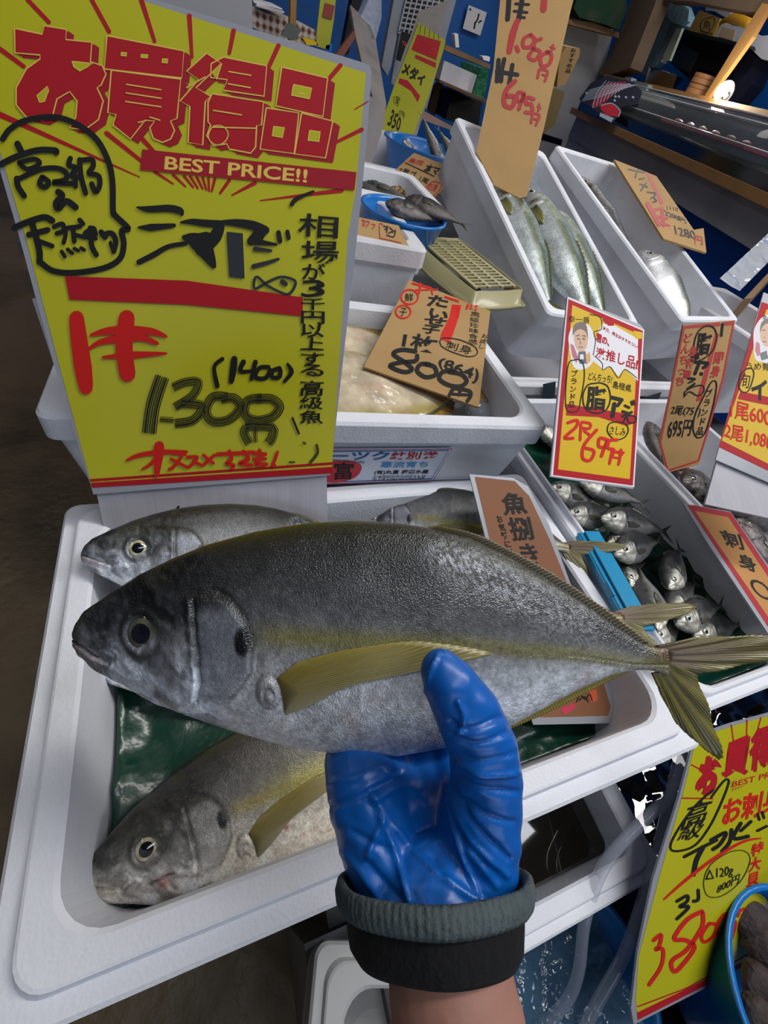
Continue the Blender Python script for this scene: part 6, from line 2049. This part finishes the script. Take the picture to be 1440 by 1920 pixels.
tag(bk, 'wooden ledge running along the top back of the glass case', 'shelf')
for s in (-0.9, 3.6):
    pass
struct(extr('wall_kitchen_blue', [(1.6, 0), (1.7, 0), (1.7, 3.3), (1.6, 3.3)], -2.2, 3.9, BLUE))
# fish-net patterned cloth over the left end of the case
P6 = plane(cs3(2.82, .0, 1.36), cs3(2.40, .0, 1.36), cs3(2.6, .12, 1.52))
P6 = (P6[0] + P6[1] * 0.03, P6[1])
V1 = lambda *p: pxs(1060, 0, 3.7895, p)
NAVY = mat('navy_cloth', '0b0c26', .85)
cl6 = Sheet('patterned_cloth', P6, V1((100, 700), (180, 590), (300, 538), (480, 580), (545, 650), (520, 740), (400, 760), (395, 800), (330, 870), (240, 810), (180, 760), (110, 725)), .004, NAVY, 'navy cloth with red and white net pattern over the end of the sushi case', 'cloth', part='cloth')
cl6.poly(V1((300, 590), (420, 580), (460, 600), (330, 680), (260, 750), (200, 770), (185, 740), (240, 660)), mat('cloth_red', '8c1830', .8), 1)
cl6.poly([tuple(p) for p in crom(V1((255, 750), (320, 735), (385, 780), (375, 825), (310, 820), (262, 790)), 5, True)], mat('cloth_bright_red', 'b0122a', .8), 1.2)
CW = mat('cloth_white', '9fa6b4', .8)
for k in range(9):
    cl6.stroke(V1((195 + k * 26, 765 - k * 16), (225 + k * 28, 660 - k * 8), (290 + k * 22, 575 + k * 4)), 1.4, CW, 2)
for k in range(7):
    cl6.stroke(V1((120 + k * 8, 715 - k * 12), (240 + k * 12, 690 - k * 14), (380 + k * 22, 640 - k * 6)), 1.2, CW, 2)
for q in ((355, 685), (380, 685), (430, 690), (350, 712), (150, 660), (480, 690)):
    cl6.stroke(V1(q, (q[0] + 3, q[1] + 3)), 4, CW, 2.5, smooth=False)
cl6.stroke(V1((255, 750), (330, 735), (388, 785), (378, 828)), 2, CW, 2.5)
cl6.poly(V1((250, 800), (345, 840), (325, 870), (242, 825)), CW, 2)
cl6.done()


def cbox(name, pts, off, depth, m, label, cat, group=None, parent=None):
    P = [cas(px, py, off) for px, py in pts]
    b = MB()
    b.prism(P, NV * depth)
    o = fixn(b.build(name, m, parent))
    if label:
        tag(o, label, cat, group)
    return o


DW = mat('brown_timber', '6f5b48', .75, bump=.3, bscale=20, stretch=(1, 1, .1), spots=.35, sscale=5, scol='4c3b2c')
cbox('timber_post', V1((520, -200), (690, -200), (640, 20), (460, 480), (290, 540), (230, 530), (300, 420), (430, 130)), .45, .12, DW, 'thick brown timber post at the left end of the sushi counter', 'post')
cbox('timber_beam', V1((700, -200), (1440, -200), (1440, 20), (1400, 95), (1130, 55), (900, 10), (700, 0)), .50, .12, DW, 'brown timber beam across the top above the sushi counter', 'beam')
cbox('wooden_stick', V1((1400, 20), (1445, 30), (1440, 60), (1330, 260), (1160, 500), (1010, 700), (985, 690), (1130, 450), (1300, 170)), .47, .025, LWOOD, 'slim pale wooden stick rising beside the bright bulb', 'stick')
TW = mat('light_blue_towel', '8fb4c8', .9, bump=.5, bscale=12, bdist=.02)
cbox('hanging_towel', V1((700, 0), (800, 10), (860, 40), (885, 110), (850, 180), (790, 210), (740, 330), (680, 440), (640, 470), (550, 530), (470, 480), (600, 200)), .75, .05, TW, 'light blue towel hanging behind the wooden ledge', 'towel')
cbox('towel_fold', V1((715, 0), (810, 20), (880, 70), (870, 150), (830, 182), (760, 160), (680, 80)), .72, .025, TW, 'rounded upper fold of cloth over the light blue towel', 'towel')
cbox('green_leaf_paper', V1((790, 200), (830, 200), (740, 430), (690, 440), (700, 380)), .70, .02, mat('white_green_paper', 'a9b7a5', .6), 'white and green paper strip right of the towel', 'paper')
KRB = mat('kraft_box', '9c7d3e', .7)
x1 = cbox('kraft_box', V1((955, 70), (1100, 130), (1040, 270), (870, 220), (865, 200)), .95, .22, KRB, 'kraft cardboard box with a round black stamp on the high shelf', 'box')
pk6 = (CB + NV * .945, -NV)
sk6 = Sheet('stamp_print', pk6, V1((975, 130), (1060, 150), (1050, 240), (960, 210)), .001, KRB, 'round black stamp drawing on the kraft box', 'stamp', part='paper')
sk6.stroke(V1((1040, 120), (970, 150), (965, 210), (1000, 235), (1050, 190), (1060, 135)), 1.2, BLK, 2, closed=True)
sk6.text('魚', V1((985, 140), (1040, 150), (1030, 215), (975, 205)), BLK, 2)
sk6.done()
cbox('label_box', V1((1000, 40), (1060, 45), (1185, 75), (1150, 130), (1060, 80), (995, 75)), 1.1, .15, mat('white_grid_label', 'b9bcc2', .6), 'white box with a grey printed label behind the kraft box', 'box')
cbox('storage_bin', V1((1110, 170), (1240, 190), (1290, 220), (1225, 310), (1060, 280)), .93, .22, mat('frosted_bin', 'aab2bd', .4), 'frosted storage bin with a tan label on the high shelf', 'bin')
cbox('bin_label', V1((1115, 190), (1210, 215), (1190, 290), (1085, 260)), .925, .004, mat('tan_label', 'a68d72', .6), 'tan label on the frosted storage bin', 'label')
b = MB()
b.tube([cas(*p, .97) for p in V1((1105, 160), (1150, 135), (1190, 130), (1240, 150), (1300, 175), (1305, 195))], [.012, .02, .03, .035, .035, .02], 10)
tag(b.build('yellow_power_tool', mat('yellow_tool', 'c08c1c', .45), smooth=True), 'yellow hand tool lying in the frosted storage bin', 'tool')
cbox('high_shelf', V1((850, 210), (1310, 320), (1310, 345), (845, 240)), .90, .30, mat('matt_black', '08080a', .6), 'black high shelf carrying the kraft box and the bin', 'shelf')
cbox('white_paper_bag', V1((1345, 260), (1440, 250), (1500, 270), (1460, 430), (1395, 420), (1300, 330)), .95, .18, mat('bag_paper', 'b9bdc8', .6), 'white paper bag at the right edge of the high shelf', 'bag')
cbox('dark_tote', V1((830, 200), (960, 250), (1180, 320), (1150, 420), (1080, 520), (940, 480), (880, 560), (740, 440), (790, 320)), 1.0, .25, mat('black_cloth', '0a0b12', .9), 'black cloth bag filling the shelf space behind the bowl', 'bag')
cbox('grey_tablet', V1((830, 315), (945, 370), (870, 515), (750, 450)), .98, .02, mat('grey_screen', '35373c', .3), 'dark grey tablet standing in front of the black cloth bag', 'tablet')
cbox('navy_curtain', V1((1280, 340), (1400, 430), (1330, 600), (1220, 730), (1170, 700), (1200, 500)), 1.0, .1, mat('navy_curtain_cloth', '0a1230', .9), 'navy cloth hanging behind the bright bulb', 'curtain')
# black lacquer tub, steamer baskets
o = bowl('lacquer_tub', cas(1247, 140, .56) - np.array([0, 0, .09]), .15, .10, GLB, 'glossy black lacquer tub on the wooden ledge', 'tub')
BAM = mat('bamboo', '8f6540', .6, bump=.3, bscale=60)
for k in range(2):
    q = cas(1318, 160, .56) - np.array([0, 0, .055])
    V, F = lathe([(0.001, 0), (.085, 0), (.088, .004), (.088, .024), (.084, .028), (.088, .032), (.088, .05), (.001, .052)], 40)
    o = mesh('bamboo_steamer', V, F, BAM, smooth=False)
    o.location = tuple(q + np.array([0, 0, .053 * k]))
    tag(o, ('lower' if k == 0 else 'upper') + ' bamboo steamer of the stack by the bright bulb', 'steamer', 'stacked bamboo steamers')
for k, q in enumerate((((425, 545), (470, 550), (460, 600), (420, 590)), ((480, 570), (590, 600), (570, 640), (470, 610)))):
    cbox('small_pack', V1(*q), .40, .05, mat('grey_white_pack', '8c9497', .5), ('small square' if k == 0 else 'flat egg') + ' pack on the glass case beside the patterned cloth', 'pack')
# clamp lamp
lp = cas(1358, 172, .42)
lm = empty('clamp_lamp', lp, 'lit bare bulb in a clear clamp lamp on the wooden ledge', 'lamp')
BUL = mat('lit_bulb', 'ffffff', .3, emit='fff4dc', estr=60)
b = MB()
ax_ = DV * -0.6 + np.array([0, 0, .2]) - NV * .75
ax_ /= np.linalg.norm(ax_)
b.tube([lp - ax_ * .035, lp - ax_ * .02, lp, lp + ax_ * .025, lp + ax_ * .04], [.008, .015, .022, .019, .006], 20)
b.build('bulb', BUL, lm, True)
b = MB()
b.tube([lp - ax_ * .11, lp - ax_ * .05], [.016, .018], 14)
b.build('socket', GLB, lm)
b = MB()
V, F = [], []
pr_ = [(.02, -.06), (.035, -.05), (.048, -.02), (.052, .005)]
uu = np.cross(ax_, [0, 0, 1.0])
uu /= np.linalg.norm(uu)
vv = np.cross(ax_, uu)
for r, h in pr_:
    for k in range(24):
        a = 2 * PI * k / 24
        V.append(lp + ax_ * h + uu * r * math.cos(a) + vv * r * math.sin(a))
F = [(i * 24 + k, i * 24 + (k + 1) % 24, (i + 1) * 24 + (k + 1) % 24, (i + 1) * 24 + k) for i in range(3) for k in range(24)]
o = mesh('clear_shade', V, F, mat('lamp_glass', 'd8dce0', .05, alpha=.12, coat=1.0), lm, True)
b = MB()
b.tube([cas(*p, .30) for p in ((1352, 205), (1320, 230), (1290, 290), (1275, 330), (1270, 370))], .003, 6)
b.build('cable', GLB, lm, True)
pl_ = bpy.data.lights.new('bulb_light', 'POINT')
pl_.energy = 14
pl_.color = (1, .9, .72)
pl_.shadow_soft_size = .04
o = bpy.data.objects.new('bulb_light', pl_)
COL.objects.link(o)
o.location = tuple(lp + ax_ * .06)
# grey partition left of the post
struct(ybox('wall_partition', [(1020, -200), (1160, -200), (1150, 60), (1100, 260), (1060, 420), (1000, 420), (1010, 250)], 5.2, .1, GREYP, 'x', 'wall', kind='structure'))
ybox('wall_ledge', V1((-10, 130), (200, 160), (380, 230), (380, 270), (190, 215), (-10, 165)), 4.9, .25, WOOD, 'rough wooden ledge on the grey partition', 'shelf')
ybox('camouflage_cloth', V1((100, -60), (430, -60), (440, 60), (380, 215), (300, 180), (100, 125), (60, 60)), 4.85, .2, mat('camouflage', '163a26', .9, spots=.9, sscale=6, scol='4a4436'), 'green camouflage cloth heaped on the rough ledge', 'cloth')
kb = Sheet('cardboard_box', plane((0, 3.2, 0), (1, 3.2, 0), (0, 3.2, 1)), V1((10, 330), (105, 345), (100, 400), (0, 600), (-60, 620), (-40, 400)), .2, CARD, 'cardboard box with black writing beyond the tall cardboard price', 'box', part='carton')
kb.vtext('おすすめ品', V1((60, 340))[0], V1((15, 520))[0], 10, BLK, .2, bold=.03)
kb.done()
ybox('tan_carton', [(1040, 165), (1060, 172), (1040, 235), (1000, 265), (1010, 180)], 3.1, .25, mat('tan_carton', '7d6a40', .7), 'tan carton below the written cardboard box', 'box')
ybox('black_bar', [(1018, 250), (1055, 262), (1052, 273), (1012, 262)], 3.0, .05, GLB, 'short black bar at the edge of the back table', 'bar')

# clear sheet and plank by the right edge
b = MB()
b.box(Dp(1395, 560, 1.15), Dp(1470, 480, 1.35) - Dp(1395, 560, 1.15), np.array([.02, .01, -.10]), np.array([.03, 0, .004]))
tag(b.build('wooden_plank', WOOD), 'brown plank leaning at the right edge by the crumpled clear film', 'plank')
fa, fb = Dp(1372, 530, 1.12), Dp(1465, 440, 1.30)
fd = fb - fa
Lf = np.linalg.norm(fd)
fdn = fd / Lf
fw = np.cross(fdn, (CAM - fa) / np.linalg.norm(CAM - fa))
Mf = frame(fa, fdn, fw, np.cross(fdn, fw))
crinkle('clear_film', 0, Lf, -.03, .03, 0, mat('clear_film_plastic', 'd8dce4', .1, alpha=.5, coat=1.0), .008, 'crumpled clear film lying at the upper right edge', 'plastic film', n=50, M=Mf)
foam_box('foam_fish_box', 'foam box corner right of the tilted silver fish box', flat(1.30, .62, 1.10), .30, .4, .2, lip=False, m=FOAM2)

# clear ice in the boxes
ICE = mat('ice', 'dfe8ee', .08, trans=.85, bump=.4, bscale=30, bdist=.01, ior=1.31)


def lump(name, c, r, label, M=None, seed=0, m=ICE, cat='ice', group=None, sq=.7):
    bm = bmesh.new()
    bmesh.ops.create_icosphere(bm, subdivisions=3, radius=r)
    rs = random.Random(seed)
    dirs = [Vector((rs.uniform(-1, 1), rs.uniform(-1, 1), rs.uniform(-1, 1))).normalized() for _ in range(12)]
    for v in bm.verts:
        d = v.co.normalized()
        k = max(d.dot(q) for q in dirs)
        v.co = d * r * (1.25 - 0.45 * k)
        v.co.z *= sq
    me = bpy.data.meshes.new(name)
    bm.to_mesh(me)
    bm.free()
    me.materials.append(m)
    o = bpy.data.objects.new(name, me)
    COL.objects.link(o)
    o.location = tuple(c)
    return tag(o, label, cat, group)


lump('ice_chunk', (.405, .475, 1.035), .024, 'clear ice chunk in the right front corner of the flatfish box', seed=3)
for k, (x, y) in enumerate(((.245, .50), (.26, .55), (.20, .545), (.27, .44), (.18, .50))):
    lump('ice_chunk', loc_in(MA, x, y, -.045), .03, 'clump of clear crushed ice at the head end of the tilted yellowtail box', seed=k + 9, group='crushed ice in the tilted yellowtail box')
tag(mesh('card_scrap', [loc_in(MA, .03, .20, -.003)] + [], []), 'x', 'x') if False else None

for k in range(6):
    lump('fish_fillet', cs3(.66 + k * .15, .17, 1.430), .026, 'small pale fillet in the row on the dark red tray', seed=70 + k, m=mat('pale_fillet', '7a5a54', .35), cat='fillet', group='fillets on the dark red tray', sq=.4)


# ================================================================ blue case on the rim, lower right things
TEAL = mat('teal_blue_plastic', '1b8fc0', .35, coat=.4)
hc = empty('plastic_case', Zp(1120, 1080, .99), 'teal blue hinged plastic case standing on the rim between the jack and mackerel boxes', 'plastic case')
a0, a1 = Zp(1090, 1008, .982), Zp(1188, 1192, .982)
axc = (a1 - a0)
Lc2 = np.linalg.norm(axc)
axc /= Lc2
sxc = np.array([axc[1], -axc[0], 0]) * -1
sxc = np.array([0, 0, 0]) + np.cross([0, 0, 1], axc)
if sxc[0] < 0:
    sxc = -sxc
b = MB()
b.box(a0 - sxc * .012, axc * Lc2, sxc * .036, np.array([0, 0, .013]))
b.build('body', TEAL, hc, bevel=.002)
b = MB()
b.box(a0 - sxc * .006 + np.array([0, 0, .0132]), axc * Lc2, sxc * .026, np.array([0, 0, .004]))
b.build('lid', TEAL, hc, bevel=.002)
b = MB()
b.box(a0 - sxc * .014 + axc * Lc2 * .55 + np.array([0, 0, .004]), axc * .02, sxc * .004, np.array([0, 0, .012]))
b.build('latch', TEAL, hc, bevel=.001)
b = MB()
b.box(a0 - sxc * .0135 + np.array([0, 0, .008]), axc * Lc2, sxc * .0025, np.array([0, 0, .003]))
b.build('hinge_strip', TEAL, hc)

# lower foam trough with water
low = foam_box('foam_fish_box', 'lower white foam trough of dark water below the near box', flat(.20, -.158, .75), .325, .31, .14, wall=.035, inr=.02)
WAT = mat('dark_water', '15120c', .04, coat=1.0, coat_rough=.02, bump=.12, bscale=9, bdist=.01, detail=1.0)
b = MB()
b.box((.24, -.118, .70), (.245, 0, 0), (0, .235, 0), (0, 0, .002))
tag(b.build('water', WAT), 'dark still water in the lower foam trough', 'water', kind='stuff')
# black water tray with ripples
BW = mat('black_rippled_water', '060607', .03, coat=1.0, coat_rough=.02, bump=0.7, bscale=7, bdist=.03, detail=1.0)
t0 = empty('black_tray', (.55, -.20, .52), 'black tray of rippling water below the abalone sheet', 'tray')
b = MB()
b.box((.15, -.45, .50), (1.1, 0, 0), (0, .50, 0), (0, 0, .01))
b.box((.15, -.45, .51), (1.1, 0, 0), (0, .01, 0), (0, 0, .06))
b.box((.15, .04, .51), (1.1, 0, 0), (0, .01, 0), (0, 0, .06))
b.box((.15, -.45, .51), (.01, 0, 0), (0, .50, 0), (0, 0, .06))
b.box((1.24, -.45, .51), (.01, 0, 0), (0, .50, 0), (0, 0, .06))
b.build('shell', mat('black_plastic', '0a0a0c', .35), t0)
o = crinkle('water', .16, 1.24, -.44, .04, .55, BW, .006, 'rippling water in the black tray', 'water', seed=8, n=120, kind='stuff')
b = MB()
b.box((.10, -.50, .0), (1.2, 0, 0), (0, .9, 0), (0, 0, .50))
tag(b.build('black_stand', mat('black_plastic', '0a0a0c', .35)), 'black stand under the tray of rippling water', 'stand')
# support of the trough
bowl('plastic_basin', (.40, -.25, .552), .13, .045, mat('deep_blue_plastic', '0c5a94', .4), 'blue basin edge under the rippling water by the bare forearm', 'basin')
o = crinkle('water', .31, .49, -.34, -.16, .585, mat('clear_rippled_water', '5c7c90', .03, alpha=.35, coat=1.0, coat_rough=.02, bump=1.0, bscale=12, bdist=.04), .006, 'clear rippling water filling the blue basin', 'water', seed=12, n=60, kind='stuff')
bowl('plastic_basket', Zp(1545, 1900, .72) - np.array([0, 0, .155]), .125, .155, BBL, 'bright blue plastic basket of dark shells in the lower right corner', 'basket')
SHL = mat('dark_shell', '3d3230', .7, bump=1.0, bscale=40, bdist=.01, spots=.5, sscale=20, scol='8a7c74')
rc2 = random.Random(3)
cbk = Zp(1545, 1900, .72)
for k in range(16):
    a, r = rc2.uniform(0, 2 * PI), .085 * rc2.random() ** .5
    lump('spiny_shell', cbk + np.array([r * math.cos(a), r * math.sin(a), -.045 + .02 * rc2.random()]), .030, 'dark spiny shell in the bright blue basket', seed=40 + k, m=SHL, cat='shell', group='shells in the bright blue basket', sq=.8)
# white container at the bottom
foam_box('foam_container', 'rounded grey white container standing at the bottom left of the forearm', frame(np.array([.060 - .0693, -.072 - .198, .72]), [.943, -.333, 0], [.333, .943, 0], [0, 0, 1]), .22, .21, .2, m=mat('grey_white_plastic', 'a8a8a8', .45), wall=.036, inr=.03, cat='container')
b = MB()
b.box((.06, -.29, 0), (.2, 0, 0), (0, .2, 0), (0, 0, .52))
tag(b.build('container_stand', STEEL), 'steel stand under the rounded grey white container', 'stand')
# clear hoses
HOS = mat('clear_hose', 'b9bfd0', .08, alpha=.32, coat=1.0, coat_rough=.03)
for pts, lab in (([(1292, 1380, .56), (1278, 1440, .57), (1258, 1490, .57), (1200, 1545, .56), (1135, 1620, .55), (1098, 1720, .55), (1085, 1820, .56), (1060, 1880, .57), (1000, 1940, .58)], 'clear plastic hose curving down left beside the forearm'),
                 ([(1285, 1370, .58), (1262, 1480, .575), (1235, 1590, .57), (1205, 1690, .56), (1170, 1790, .56), (1120, 1880, .565), (1080, 1960, .57)], 'clear plastic hose running straight down left of the abalone sheet')):
    b = MB()
    P = crom([Dp(*p) for p in pts], 8)
    b.tube(P, .0075, 14)
    tag(b.build('clear_hose', HOS, smooth=True), lab, 'hose', 'clear hoses by the lower foam trough')

bpy.data.objects.remove(_to)
